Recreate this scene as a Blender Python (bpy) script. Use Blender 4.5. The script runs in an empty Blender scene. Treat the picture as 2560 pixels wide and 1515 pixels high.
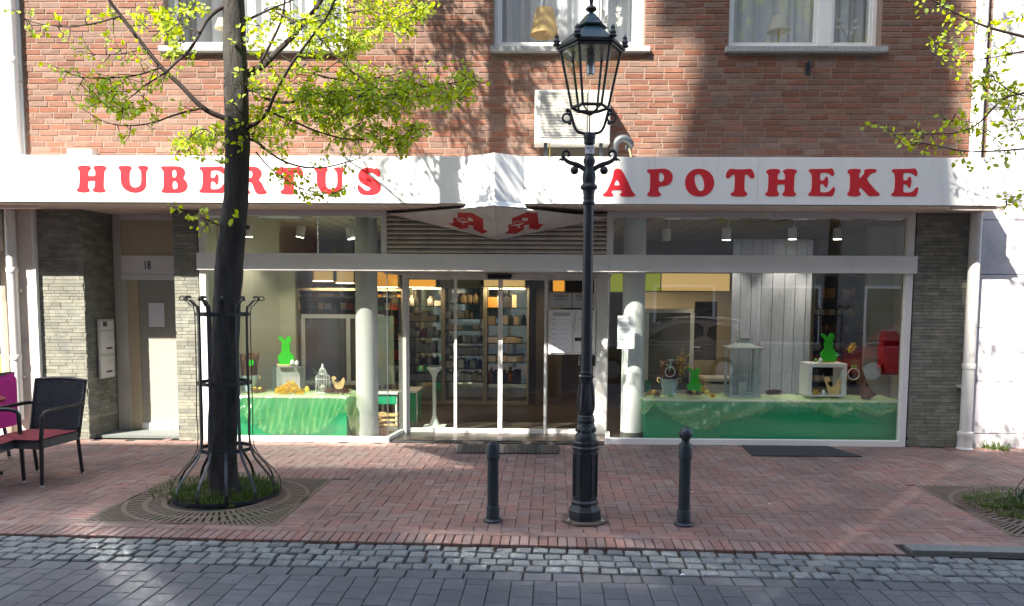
import bpy, bmesh, math, random
from mathutils import Vector, Matrix
random.seed(7)
R = math.radians
S = bpy.context.scene
COL = S.collection

# ------------------------------------------------------------------ camera
F, CX, CY = 1900.0, 1280.0, 895.0            # focal length and principal point in photo pixels (2560 x 1515)
CAM = Vector((0.0, -8.76, 1.69))
PITCH, YAW, ROLL = R(4.5), R(0.87), R(0.33)
fw = Vector((-math.sin(YAW)*math.cos(PITCH), math.cos(YAW)*math.cos(PITCH), -math.sin(PITCH)))
r0 = Vector((math.cos(YAW), math.sin(YAW), 0)); u0 = r0.cross(fw)
rt = r0*math.cos(ROLL)+u0*math.sin(ROLL); up = rt.cross(fw)
cd = bpy.data.cameras.new('camera'); cam = bpy.data.objects.new('camera', cd); COL.objects.link(cam)
cam.matrix_world = Matrix.Translation(CAM) @ Matrix((rt, up, -fw)).transposed().to_4x4()
cd.sensor_width = 36; cd.lens = F/2560*36; cd.shift_y = (CY-757.5)/2560; cd.clip_end = 500; cd.clip_start = .05
S.camera = cam

# ------------------------------------------------------------------ light
SUN = Vector((0.50, 0.58, -0.80)).normalized()    # the way the light travels
w = bpy.data.worlds.new('World'); S.world = w; w.use_nodes = True
nt = w.node_tree; bg = nt.nodes['Background']
sky = nt.nodes.new('ShaderNodeTexSky'); sky.sky_type = 'NISHITA'; sky.sun_disc = False
sky.sun_elevation = math.asin(-SUN.z); sky.sun_rotation = math.atan2(-SUN.x, -SUN.y)
sky.air_density = 1.0; sky.dust_density = 1.5; sky.ozone_density = 1.0
nt.links.new(sky.outputs[0], bg.inputs[0]); bg.inputs[1].default_value = 0.15
sl = bpy.data.lights.new('sun', 'SUN'); sl.energy = 5.0; sl.angle = R(0.53); sl.color = (1.0, 0.93, 0.82)
so = bpy.data.objects.new('sun', sl); COL.objects.link(so); so.location = (-10, -14, 20)
so.rotation_euler = SUN.to_track_quat('-Z', 'Y').to_euler()
S.view_settings.view_transform = 'Standard'; S.view_settings.look = 'None'
S.view_settings.gamma = 1; S.view_settings.use_curve_mapping = False
S.view_settings.exposure = 1.95
c_ = S.cycles
c_.use_denoising = True; c_.max_bounces = 12; c_.transparent_max_bounces = 24
c_.diffuse_bounces = 4; c_.glossy_bounces = 4; c_.transmission_bounces = 6
c_.sample_clamp_indirect = 0.0; c_.blur_glossy = 0.0; c_.use_guiding = True; c_.guiding_training_samples = 96; c_.caustics_reflective = True; c_.caustics_refractive = False

# ------------------------------------------------------------------ pixel -> place
def ray(px, py): return rt*((px-CX)/F) - up*((py-CY)/F) + fw
def onY(px, py, Y=0.0):
    d = ray(px, py); return CAM + d*((Y-CAM.y)/d.y)
def onZ(px, py, Z=0.0):
    d = ray(px, py); return CAM + d*((Z-CAM.z)/d.z)
def zY(py, Y, px=1280): return onY(px, py, Y).z
def xY(px, Y, py=800): return onY(px, py, Y).x

# ------------------------------------------------------------------ materials
MATS = {}
def mat(name, c1, c2=None, rough=.6, metal=0., scale=8., detail=6., bump=0., bscale=None, vary=0., spec=.5, dirt=None, dscale=1.5,
        dlo=.45, dhi=.7, trans=0., stretch=None, emit=None, estr=1., coat=0., hue=0.):
    m = bpy.data.materials.new(name); MATS[name] = m; m.use_nodes = True
    n = m.node_tree.nodes; l = m.node_tree.links; b = n['Principled BSDF']
    b.inputs['Roughness'].default_value = rough; b.inputs['Metallic'].default_value = metal
    b.inputs['Specular IOR Level'].default_value = spec; b.inputs['Coat Weight'].default_value = coat
    tc = n.new('ShaderNodeTexCoord'); geo = n.new('ShaderNodeNewGeometry')
    if True:
        vec = geo.outputs['Position']
        if stretch:
            mp = n.new('ShaderNodeMapping'); mp.inputs['Scale'].default_value = stretch; l.new(vec, mp.inputs[0]); vec = mp.outputs[0]
    def noise(sc, dt=detail, rg=.6):
        t = n.new('ShaderNodeTexNoise'); t.inputs['Scale'].default_value = sc; t.inputs['Detail'].default_value = dt
        t.inputs['Roughness'].default_value = rg; l.new(vec, t.inputs['Vector']); return t.outputs[0]
    def mix(fac, a, bb, mode='MIX'):
        x = n.new('ShaderNodeMix'); x.data_type = 'RGBA'; x.blend_type = mode
        for i, v in ((0, fac), (6, a), (7, bb)):
            if hasattr(v, 'is_linked'): l.new(v, x.inputs[i])
            else: x.inputs[i].default_value = v if i == 0 else (*v, 1)
        return x.outputs[2]
    col = None
    if c2 is not None:
        mr = n.new('ShaderNodeMapRange'); mr.inputs[1].default_value = .3; mr.inputs[2].default_value = .7
        l.new(noise(scale), mr.inputs[0]); col = mix(mr.outputs[0], c1, c2)
    if vary:
        oi = n.new('ShaderNodeObjectInfo'); a = n.new('ShaderNodeMath'); a.operation = 'ADD'
        l.new(oi.outputs['Random'], a.inputs[0]); l.new(geo.outputs['Random Per Island'], a.inputs[1])
        fr = n.new('ShaderNodeMath'); fr.operation = 'FRACT'; l.new(a.outputs[0], fr.inputs[0])
        hs = n.new('ShaderNodeHueSaturation')
        v = n.new('ShaderNodeMapRange'); v.inputs[3].default_value = 1-vary; v.inputs[4].default_value = 1+vary*.8
        l.new(fr.outputs[0], v.inputs[0]); l.new(v.outputs[0], hs.inputs['Value'])
        if hue:
            m7 = n.new('ShaderNodeMath'); m7.operation = 'MULTIPLY'; m7.inputs[1].default_value = 7.31; l.new(fr.outputs[0], m7.inputs[0])
            f2 = n.new('ShaderNodeMath'); f2.operation = 'FRACT'; l.new(m7.outputs[0], f2.inputs[0])
            h2 = n.new('ShaderNodeMapRange'); h2.inputs[3].default_value = .5-hue; h2.inputs[4].default_value = .5+hue
            l.new(f2.outputs[0], h2.inputs[0]); l.new(h2.outputs[0], hs.inputs['Hue'])
            s2 = n.new('ShaderNodeMapRange'); s2.inputs[3].default_value = 1.15; s2.inputs[4].default_value = .75
            l.new(f2.outputs[0], s2.inputs[0]); l.new(s2.outputs[0], hs.inputs['Saturation'])
        if col is not None: l.new(col, hs.inputs['Color'])
        else: hs.inputs['Color'].default_value = (*c1, 1)
        col = hs.outputs[0]
    if dirt is not None:
        mr = n.new('ShaderNodeMapRange'); mr.inputs[1].default_value = dlo; mr.inputs[2].default_value = dhi
        l.new(noise(dscale, 8, .65), mr.inputs[0]); col = mix(mr.outputs[0], col if col is not None else c1, dirt)
    if col is not None: l.new(col, b.inputs['Base Color'])
    else: b.inputs['Base Color'].default_value = (*c1, 1)
    if bump:
        bp = n.new('ShaderNodeBump'); bp.inputs['Strength'].default_value = 1; bp.inputs['Distance'].default_value = bump
        l.new(noise(bscale or scale*4, 8, .65), bp.inputs['Height']); l.new(bp.outputs[0], b.inputs['Normal'])
    if emit is not None:
        b.inputs['Emission Color'].default_value = (*emit, 1); b.inputs['Emission Strength'].default_value = estr
    if trans:
        t = n.new('ShaderNodeBsdfTranslucent'); mx = n.new('ShaderNodeMixShader'); mx.inputs[0].default_value = trans
        if col is not None: l.new(col, t.inputs[0])
        else: t.inputs[0].default_value = (*c1, 1)
        l.new(b.outputs[0], mx.inputs[1]); l.new(t.outputs[0], mx.inputs[2]); l.new(mx.outputs[0], n['Material Output'].inputs[0])
    return m

def glass_mat(name, refl=.10, tint=(.93, .97, .94), soft=0., srough=.13, wob=0.):
    """window glass: what it does not mirror it lets through; the mirror part grows at grazing angles.
    soft: share of a slightly diffusing second face (double glazing), raised to throw sunlight on the ground"""
    m = bpy.data.materials.new(name); MATS[name] = m; m.use_nodes = True
    n = m.node_tree.nodes; l = m.node_tree.links; n.remove(n['Principled BSDF'])
    lw = n.new('ShaderNodeLayerWeight'); lw.inputs[0].default_value = .5
    pw = n.new('ShaderNodeMath'); pw.operation = 'POWER'; pw.inputs[1].default_value = 4.0; l.new(lw.outputs['Facing'], pw.inputs[0])
    mr = n.new('ShaderNodeMapRange'); mr.inputs[1].default_value = 0; mr.inputs[2].default_value = 1; mr.inputs[3].default_value = refl; mr.inputs[4].default_value = 1
    l.new(pw.outputs[0], mr.inputs[0])
    t = n.new('ShaderNodeBsdfTransparent'); t.inputs[0].default_value = (*tint, 1)
    g = n.new('ShaderNodeBsdfGlossy'); g.inputs['Roughness'].default_value = 0.
    if wob:
        tx = n.new('ShaderNodeTexNoise'); tx.inputs['Scale'].default_value = 1.3; geo = n.new('ShaderNodeNewGeometry'); l.new(geo.outputs['Position'], tx.inputs['Vector'])
        bp = n.new('ShaderNodeBump'); bp.inputs['Distance'].default_value = wob; l.new(tx.outputs[0], bp.inputs['Height']); l.new(bp.outputs[0], g.inputs['Normal'])
    x = n.new('ShaderNodeMixShader'); l.new(mr.outputs[0], x.inputs[0]); l.new(t.outputs[0], x.inputs[1]); l.new(g.outputs[0], x.inputs[2]); out = x
    if soft:
        g2 = n.new('ShaderNodeBsdfGlossy'); g2.inputs['Roughness'].default_value = srough
        out = n.new('ShaderNodeMixShader'); out.inputs[0].default_value = soft; l.new(x.outputs[0], out.inputs[1]); l.new(g2.outputs[0], out.inputs[2])
    l.new(out.outputs[0], n['Material Output'].inputs[0]); return m

def sheer_mat(name, col, alpha, tr=.5):
    """thin gauze: part of the light passes straight between the threads"""
    m = bpy.data.materials.new(name); MATS[name] = m; m.use_nodes = True
    n = m.node_tree.nodes; l = m.node_tree.links; n.remove(n['Principled BSDF'])
    d = n.new('ShaderNodeBsdfDiffuse'); d.inputs[0].default_value = (*col, 1)
    t = n.new('ShaderNodeBsdfTranslucent'); t.inputs[0].default_value = (*col, 1)
    a = n.new('ShaderNodeMixShader'); a.inputs[0].default_value = tr; l.new(d.outputs[0], a.inputs[1]); l.new(t.outputs[0], a.inputs[2])
    g = n.new('ShaderNodeBsdfGlossy'); g.inputs[0].default_value = (1, 1, 1, 1); g.inputs['Roughness'].default_value = .25
    a2 = n.new('ShaderNodeMixShader'); a2.inputs[0].default_value = .20; l.new(a.outputs[0], a2.inputs[1]); l.new(g.outputs[0], a2.inputs[2])
    tp = n.new('ShaderNodeBsdfTransparent')
    lw = n.new('ShaderNodeLayerWeight'); lw.inputs[0].default_value = .35
    mr = n.new('ShaderNodeMapRange'); mr.inputs[3].default_value = alpha; mr.inputs[4].default_value = min(1, alpha+.5); l.new(lw.outputs['Facing'], mr.inputs[0])
    x = n.new('ShaderNodeMixShader'); l.new(mr.outputs[0], x.inputs[0]); l.new(tp.outputs[0], x.inputs[1]); l.new(a2.outputs[0], x.inputs[2])
    l.new(x.outputs[0], n['Material Output'].inputs[0]); return m

M = MATS
mat('brick', (.215, .105, .067), (.155, .075, .050), .88, scale=11, bump=.007, bscale=38, vary=.20, hue=.008, dirt=(.09, .055, .05), dscale=2.2, dlo=.56, dhi=.86)
mat('mortar', (.265, .19, .145), (.20, .145, .112), .95, scale=20, bump=.004)
mat('stone', (.255, .25, .195), (.165, .17, .14), .8, scale=10, bump=.003, bscale=30, vary=.24, hue=.02, dirt=(.10, .10, .095), dscale=1.6, dlo=.5, dhi=.8)
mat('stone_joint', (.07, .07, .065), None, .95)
mat('sign_white', (.78, .78, .77), (.74, .74, .73), .35, scale=2, stretch=(5, 5, .5), dirt=(.50, .49, .46), dscale=2.2, dlo=.56, dhi=.9)
mat('sign_red', (.62, .018, .03), (.52, .016, .026), .4, scale=4)
mat('logo_red', (.50, .012, .016), None, .45)
mat('frame_white', (.76, .75, .73), (.70, .69, .66), .35, scale=3, dirt=(.55, .53, .49), dscale=4, dlo=.6, dhi=.95)
mat('frame_old', (.70, .68, .64), (.62, .60, .56), .45, scale=5, dirt=(.44, .40, .35), dscale=5, dlo=.55, dhi=.9)
mat('soffit', (.78, .66, .57), (.70, .59, .50), .6, scale=5, dirt=(.4, .32, .27), dscale=3, dlo=.55, dhi=.9)
mat('groove', (.03, .022, .018), None, .9)
mat('louvre', (.62, .54, .46), (.54, .46, .39), .55, scale=6, dirt=(.33, .28, .23), dscale=6, dlo=.5, dhi=.85)
mat('dark', (.012, .012, .013), None, .6)
mat('rubber', (.022, .023, .025), (.03, .031, .033), .85, scale=30, bump=.002, bscale=120)
mat('iron', (.012, .016, .021), (.022, .028, .034), .42, scale=25, bump=.0012, bscale=60, spec=.5, dirt=(.035, .04, .042), dscale=9, dlo=.5, dhi=.85)
mat('iron_roof', (.02, .055, .06), (.03, .07, .075), .4, scale=12)
mat('bollard', (.018, .028, .036), (.025, .036, .045), .38, scale=20, bump=.0006, bscale=60, dirt=(.045, .05, .055), dscale=7, dlo=.55, dhi=.9)
mat('paving', (.285, .168, .135), (.215, .130, .107), .8, scale=9, bump=.0025, bscale=110, vary=.13, hue=.008, dirt=(.105, .075, .068), dscale=.9, dlo=.42, dhi=.72)
mat('edging', (.265, .155, .128), (.20, .12, .10), .85, scale=22, bump=.002, bscale=120, vary=.14, hue=.006, dirt=(.10, .075, .068), dscale=2, dlo=.5, dhi=.8)
mat('joint', (.022, .02, .017), (.04, .034, .028), .95, scale=30, bump=.006, bscale=80)
mat('sett', (.19, .208, .205), (.115, .13, .13), .75, scale=30, bump=.007, bscale=55, vary=.26, hue=.01, dirt=(.10, .11, .115), dscale=3, dlo=.5, dhi=.8)
mat('road_block', (.118, .124, .134), (.085, .090, .099), .8, scale=24, bump=.003, bscale=200, vary=.18, hue=.008, dirt=(.06, .063, .07), dscale=1.2, dlo=.42, dhi=.75)
mat('kerb', (.17, .185, .175), (.12, .13, .125), .8, scale=30, bump=.002)
mat('asphalt', (.055, .058, .065), (.07, .073, .08), .9, scale=30, bump=.003)
mat('cast', (.15, .105, .078), (.10, .075, .058), .8, scale=18, bump=.002, bscale=70, dirt=(.08, .09, .04), dscale=2.2, dlo=.5, dhi=.72)
mat('soil', (.03, .022, .014), (.05, .036, .02), .95, scale=25, bump=.015, bscale=40)
mat('bark', (.060, .054, .046), (.016, .0155, .015), .9, scale=14, bump=.04, bscale=26, stretch=(1, 1, .30), dirt=(.05, .055, .046), dscale=4, dlo=.55, dhi=.8)
mat('twig', (.028, .018, .015), None, .8)
mat('leaf', (.56, .66, .015), (.40, .56, .015), .55, scale=3, vary=.32, hue=.018, trans=.62, spec=.3)
mat('grass', (.10, .16, .025), (.06, .11, .02), .6, scale=6, vary=.3, trans=.35)
mat('moss', (.10, .12, .02), (.06, .085, .015), .9, scale=14, bump=.02)
mat('wicker', (.05, .055, .07), (.075, .08, .095), .35, scale=30, vary=.25)
mat('chair_frame', (.014, .014, .017), None, .4)
mat('cushion', (.20, .018, .03), (.16, .014, .024), .85, scale=20)
mat('blanket', (.55, .025, .26), (.45, .02, .22), .95, scale=30, bump=.002)
mat('white_wall', (.66, .64, .66), (.57, .55, .57), .75, scale=4, bump=.003, bscale=30, dirt=(.40, .38, .40), dscale=2.4, dlo=.48, dhi=.72)
mat('left_wall', (.70, .62, .54), (.62, .55, .48), .7, scale=3, dirt=(.45, .38, .32), dscale=3, dlo=.55, dhi=.85)
mat('pipe', (.70, .69, .66), (.62, .61, .58), .45, scale=4, dirt=(.50, .46, .40), dscale=3, dlo=.55, dhi=.85)
mat('sill', (.42, .42, .40), (.22, .22, .21), .85, scale=55, bump=.003, bscale=60)
mat('door_panel', (.50, .43, .29), (.46, .40, .27), .5, scale=3)
mat('steel_box', (.62, .60, .55), (.55, .53, .48), .4, metal=.35, scale=6)
mat('silver', (.55, .57, .58), (.4, .42, .43), .3, metal=.9, scale=9)
mat('ac_white', (.74, .72, .66), (.68, .66, .60), .5, scale=5, dirt=(.5, .45, .38), dscale=5, dlo=.55, dhi=.9)
mat('curtain', (.84, .86, .88), (.78, .80, .83), .9, scale=4, trans=.25)
mat('lamp_yellow', (.85, .66, .28), None, .8, trans=.5)
mat('lamp_cream', (.80, .76, .64), None, .8, trans=.4)
mat('brass', (.75, .50, .14), None, .3, metal=.9)
mat('petal', (.85, .82, .72), None, .6, trans=.3)
mat('stem', (.10, .22, .05), None, .6, trans=.2)
mat('porcelain', (.82, .82, .80), None, .25)
mat('paper', (.80, .82, .85), None, .8)
mat('ink', (.05, .05, .06), None, .8)
mat('ink_grey', (.38, .40, .44), None, .8)
mat('ink_white', (.8, .8, .8), None, .8)
mat('room_wall', (.62, .63, .50), (.58, .59, .46), .8, scale=2)
mat('room_white', (.70, .71, .70), (.66, .67, .66), .8, scale=2)
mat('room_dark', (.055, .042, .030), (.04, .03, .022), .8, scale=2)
mat('room_floor', (.035, .028, .022), (.05, .04, .032), .35, scale=3)
mat('ceiling_board', (.36, .26, .165), (.30, .215, .14), .7, scale=5)
mat('shelf', (.30, .28, .21), (.26, .24, .18), .6, scale=5)
mat('shelf_glass', (.02, .03, .028), None, .1)
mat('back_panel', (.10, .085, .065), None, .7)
mat('board_grey', (.11, .105, .095), (.085, .08, .072), .8, scale=6)
mat('podium', (.012, .43, .19), (.011, .40, .175), .4, scale=2)
mat('shelf_white', (.74, .76, .74), None, .5)
mat('wood_pale', (.78, .56, .26), (.72, .50, .22), .6, scale=12)
mat('straw', (.30, .16, .06), (.20, .10, .035), .9, scale=30, vary=.3)
mat('bark_brown', (.20, .095, .055), (.12, .055, .035), .9, scale=20, bump=.01)
mat('bunny', (.022, .52, .010), None, .5, emit=None)
mat('bunny_line', (.012, .30, .006), None, .6)
mat('egg_white', (.85, .85, .83), None, .4)
mat('egg_yellow', (.86, .70, .06), None, .4)
mat('egg_green', (.20, .50, .10), None, .4)
mat('flower_yellow', (.88, .62, .01), (.80, .52, .01), .6, scale=30, trans=.3)
mat('zinc', (.52, .64, .68), (.46, .58, .62), .4, scale=8, metal=.15)
mat('mint', (.35, .75, .60), None, .4)
mat('driftwood', (.50, .53, .63), (.38, .41, .51), .8, scale=5, stretch=(14, 14, 1.2), bump=.003, bscale=22, dirt=(.055, .05, .05), dscale=4.0, dlo=.60, dhi=.70, vary=.14)
mat('lantern_grey', (.38, .45, .46), (.32, .39, .40), .6, scale=10)
mat('red_box', (.45, .008, .014), None, .35)
mat('glow_orange', (.8, .35, .05), None, .6, emit=(1.0, .42, .05), estr=.22)
mat('glow_cream', (.8, .6, .3), None, .6, emit=(1.0, .62, .22), estr=.15)
mat('glow_lime', (.5, .55, .05), None, .6, emit=(.55, .62, .06), estr=.09)
mat('spot_light', (1, 1, 1), None, .5, emit=(1, .9, .72), estr=6)
mat('spot_white', (.75, .74, .70), None, .4)
for nm, c in dict(prod_white=(.80, .77, .68), prod_cream=(.74, .58, .36), prod_orange=(.72, .32, .07), prod_red=(.45, .04, .03), prod_grey=(.46, .47, .47),
                  prod_dark=(.03, .03, .03), prod_green=(.06, .25, .14), prod_brown=(.32, .14, .06), prod_blue=(.10, .18, .32)).items():
    mat(nm, c, None, .45)
mat('car_paint', (.16, .145, .13), None, .2, metal=.6, coat=.8)
mat('car_red', (.42, .01, .015), None, .25, coat=.8)
mat('car_glass', (.01, .012, .014), None, .05)
mat('tyre', (.015, .015, .015), None, .85)
mat('tail_red', (.5, .01, .015), None, .2)
mat('chrome', (.7, .7, .7), None, .12, metal=1)
mat('opp_brick', (.22, .10, .07), (.17, .08, .055), .85, scale=3)
mat('opp_plaster', (.30, .27, .23), (.26, .235, .20), .85, scale=2)
mat('roof_tile', (.09, .045, .035), (.06, .035, .03), .8, scale=6)
glass_mat('glass', refl=.17, soft=.01, wob=.0004)
glass_mat('glass_left', refl=.06, soft=.34, srough=.10)  # soft share set high so the mirrored sun brightens the paving
glass_mat('glass_side', refl=.06, soft=.05, srough=.11)
glass_mat('glass_upper', refl=.10, tint=(.93, .96, .98), soft=.14, srough=.10)
glass_mat('glass_lamp', refl=.06, tint=(.93, .93, .90))
glass_mat('acrylic', refl=.05, tint=(.86, .92, .90))
mat('glass_dim', (.44, .43, .37), (.28, .275, .24), .35, scale=160, bump=.006, bscale=170)
sheer_mat('gauze', (.68, .90, .42), .24)
sheer_mat('net', (.66, .67, .68), .80)

mat('duct_foil', (.17, .18, .19), (.10, .11, .12), .42, metal=.5, scale=14)

# ------------------------------------------------------------------ building blocks
ORG = {}                                            # world place of every object's own origin
def world_of(o): return ORG.get(o.name, Vector((0, 0, 0)))
def tag(o, label=None, cat=None, group=None, kind=None):
    if label: o['label'] = label
    if cat: o['category'] = cat
    if group: o['group'] = group
    if kind: o['kind'] = kind
    return o
def thing(name, label, cat, loc=(0, 0, 0), group=None, kind=None):
    o = bpy.data.objects.new(name, None); o.empty_display_size = .1; COL.objects.link(o)
    o.location = loc; ORG[o.name] = Vector(loc); return tag(o, label, cat, group, kind)

class MB:
    def __init__(s): s.v = []; s.f = []
    def add(s, vs, fs):
        k = len(s.v); s.v += [Vector(v) for v in vs]; s.f += [tuple(i+k for i in f) for f in fs]; return s
    def box(s, x0, x1, y0, y1, z0, z1):
        return s.add([(x0, y0, z0), (x1, y0, z0), (x1, y1, z0), (x0, y1, z0), (x0, y0, z1), (x1, y0, z1), (x1, y1, z1), (x0, y1, z1)],
                     [(0, 3, 2, 1), (4, 5, 6, 7), (0, 1, 5, 4), (1, 2, 6, 5), (2, 3, 7, 6), (3, 0, 4, 7)])
    def bbox(s, x0, x1, y0, y1, z0, z1, b=.004):
        """box with its front (low y) and top edges chamfered"""
        b = min(b, (x1-x0)*.3, (z1-z0)*.3, (y1-y0)*.9)
        vs = [(x0+b, y0, z0+b), (x1-b, y0, z0+b), (x1-b, y0, z1-b), (x0+b, y0, z1-b), (x0, y0+b, z0), (x1, y0+b, z0), (x1, y0+b, z1), (x0, y0+b, z1),
              (x0, y1, z0), (x1, y1, z0), (x1, y1, z1), (x0, y1, z1)]
        fs = [(0, 1, 2, 3)]
        for a in ((0, 1, 5, 4), (1, 2, 6, 5), (2, 3, 7, 6), (3, 0, 4, 7), (4, 5, 9, 8), (5, 6, 10, 9), (6, 7, 11, 10), (7, 4, 8, 11), (8, 9, 10, 11)): fs.append(tuple(reversed(a)))
        return s.add(vs, [fs[0]]+[tuple(f) for f in fs[1:]])
    def prism(s, poly, a, b, axis='y'):
        """poly of 2-D points pushed from a to b along an axis (y: poly is x,z; z: poly is x,y; x: poly is y,z)"""
        n = len(poly)
        def P(p, t): return {'y': (p[0], t, p[1]), 'z': (p[0], p[1], t), 'x': (t, p[0], p[1])}[axis]
        vs = [P(p, a) for p in poly]+[P(p, b) for p in poly]
        return s.add(vs, [tuple(range(n)), tuple(range(2*n-1, n-1, -1))]+[(i, i+n, (i+1) % n+n, (i+1) % n) for i in range(n)])
    def lathe(s, prof, c=(0, 0, 0), n=20, rot=0., caps=True, flat=1.0):
        """prof: (radius, z) from bottom to top"""
        c = Vector(c); vs = []; m = len(prof)
        for r, z in prof:
            for i in range(n):
                a = rot+2*math.pi*i/n; vs.append(c+Vector((r*math.cos(a), r*math.sin(a)*flat, z)))
        fs = [(j*n+i, j*n+(i+1) % n, (j+1)*n+(i+1) % n, (j+1)*n+i) for j in range(m-1) for i in range(n)]
        if caps: fs += [tuple(range(n-1, -1, -1)), tuple(range((m-1)*n, m*n))]
        return s.add(vs, fs)
    def tube(s, pts, rad, n=8, caps=True, flat=None):
        pts = [Vector(p) for p in pts]; m = len(pts)
        if not hasattr(rad, '__len__'): rad = [rad]*m
        vs = []; ref = None
        for i, p in enumerate(pts):
            t = (pts[min(i+1, m-1)]-pts[max(i-1, 0)])
            if t.length < 1e-9: t = Vector((0, 0, 1))
            t.normalize()
            if ref is None:
                ref = Vector((0, 1, 0)) if abs(t.y) < .9 else Vector((1, 0, 0))
            a = (ref-t*ref.dot(t))
            if a.length < 1e-6: a = t.orthogonal()
            a.normalize(); b = t.cross(a); ref = a
            for k in range(n):
                q = 2*math.pi*(k+.5)/n
                vs.append(p+(a*math.cos(q)*(flat or 1.0)+b*math.sin(q))*rad[i])
        fs = [(j*n+i, (j+1)*n+i, (j+1)*n+(i+1) % n, j*n+(i+1) % n) for j in range(m-1) for i in range(n)]
        if caps: fs += [tuple(range(n)), tuple(range(m*n-1, (m-1)*n-1, -1))]
        return s.add(vs, fs)
    def strap(s, pts, side, wd, th):
        """flat bar swept along pts; side: unit vector (or a list) across the bar"""
        pts = [Vector(p) for p in pts]; m = len(pts); vs = []
        for i, p in enumerate(pts):
            t = (pts[min(i+1, m-1)]-pts[max(i-1, 0)]).normalized(); sd = Vector(side[i] if isinstance(side, list) else side); nn = t.cross(sd).normalized()
            for a, b in ((-1, -1), (1, -1), (1, 1), (-1, 1)): vs.append(p+sd*(a*wd/2)+nn*(b*th/2))
        fs = [(j*4+i, j*4+(i+1) % 4, (j+1)*4+(i+1) % 4, (j+1)*4+i) for j in range(m-1) for i in range(4)]+[(3, 2, 1, 0), ((m-1)*4, (m-1)*4+1, (m-1)*4+2, (m-1)*4+3)]
        return s.add(vs, fs)
    def ball(s, c, r, n=12, m=8, sz=1., taper=0.):
        prof = []
        for j in range(m+1):
            a = -math.pi/2+math.pi*j/m; z = math.sin(a); prof.append((max(1e-4, r*math.cos(a)*(1-taper*z)), r*z*sz))
        return s.lathe(prof, c, n)
    def grid(s, fn, nu, nv):
        vs = [fn(i/nu, j/nv) for j in range(nv+1) for i in range(nu+1)]
        return s.add(vs, [(j*(nu+1)+i, j*(nu+1)+i+1, (j+1)*(nu+1)+i+1, (j+1)*(nu+1)+i) for j in range(nv) for i in range(nu)])
    def move(s, mtx): s.v = [mtx @ v for v in s.v]; return s
    def build(s, name, material, parent=None, smooth=False, label=None, cat=None, group=None, kind=None, loc=None):
        """one mesh object. Vertices are given in world coordinates; the object's origin is its parent's (or loc)"""
        o_ = Vector(loc) if loc is not None else (world_of(parent) if parent else base_of(s.v))
        me = bpy.data.meshes.new(name); me.from_pydata([v-o_ for v in s.v], [], s.f); me.validate(); me.update()
        bm = bmesh.new(); bm.from_mesh(me); bmesh.ops.recalc_face_normals(bm, faces=bm.faces); bm.to_mesh(me); bm.free()
        if smooth:
            me.polygons.foreach_set('use_smooth', [True]*len(me.polygons))
            try: me.set_sharp_from_angle(angle=R(38))
            except Exception: pass
        me.materials.append(M[material] if isinstance(material, str) else material)
        return place(name, me, o_, parent, label, cat, group, kind)
def base_of(vs):
    xs = [v.x for v in vs]; ys = [v.y for v in vs]; zs = [v.z for v in vs]
    return Vector(((min(xs)+max(xs))/2, (min(ys)+max(ys))/2, min(zs)))
def place(name, me, loc, parent=None, label=None, cat=None, group=None, kind=None, rot=None):
    o = bpy.data.objects.new(name, me); COL.objects.link(o); loc = Vector(loc)
    if parent: o.parent = parent; o.location = loc-world_of(parent)
    else: o.location = loc
    if rot: o.rotation_euler = rot
    ORG[o.name] = loc; return tag(o, label, cat, group, kind)
def box(name, material, parent, x0, x1, y0, y1, z0, z1, **k): return MB().box(x0, x1, y0, y1, z0, z1).build(name, material, parent, **k)
def clone(o, loc, label=None, group=None):
    c = o.copy(); COL.objects.link(c); c.location = loc; ORG[c.name] = Vector(loc)
    if label: c['label'] = label
    if group: c['group'] = group
    def kids(a, b):
        for ch in list(a.children):
            if ch is b: continue
            d = ch.copy(); COL.objects.link(d); d.parent = b; kids(ch, d)
    kids(o, c); return c
def shared(name, mb, material, smooth=False):
    me = bpy.data.meshes.new(name); me.from_pydata(mb.v, [], mb.f); me.validate()
    bm = bmesh.new(); bm.from_mesh(me); bmesh.ops.recalc_face_normals(bm, faces=bm.faces); bm.to_mesh(me); bm.free()
    if smooth: me.polygons.foreach_set('use_smooth', [True]*len(me.polygons))
    me.materials.append(M[material]); return me
def chaikin(p, it=2, closed=True):
    for _ in range(it):
        q = []
        n = len(p)
        for i in range(n if closed else n-1):
            a, b = p[i], p[(i+1) % n]
            q += [(a[0]*.75+b[0]*.25, a[1]*.75+b[1]*.25), (a[0]*.25+b[0]*.75, a[1]*.25+b[1]*.75)]
        p = q if closed else [p[0]]+q+[p[-1]]
    return p
def smooth_path(pts, k=4):
    """Catmull-Rom through 3-D points"""
    pts = [Vector(p) for p in pts]; out = []
    for i in range(len(pts)-1):
        a, b, c, d = pts[max(i-1, 0)], pts[i], pts[i+1], pts[min(i+2, len(pts)-1)]
        for j in range(k):
            t = j/k; out.append(.5*((2*b)+(c-a)*t+(2*a-5*b+4*c-d)*t*t+(3*b-a-3*c+d)*t**3))
    return out+[pts[-1]]
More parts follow.
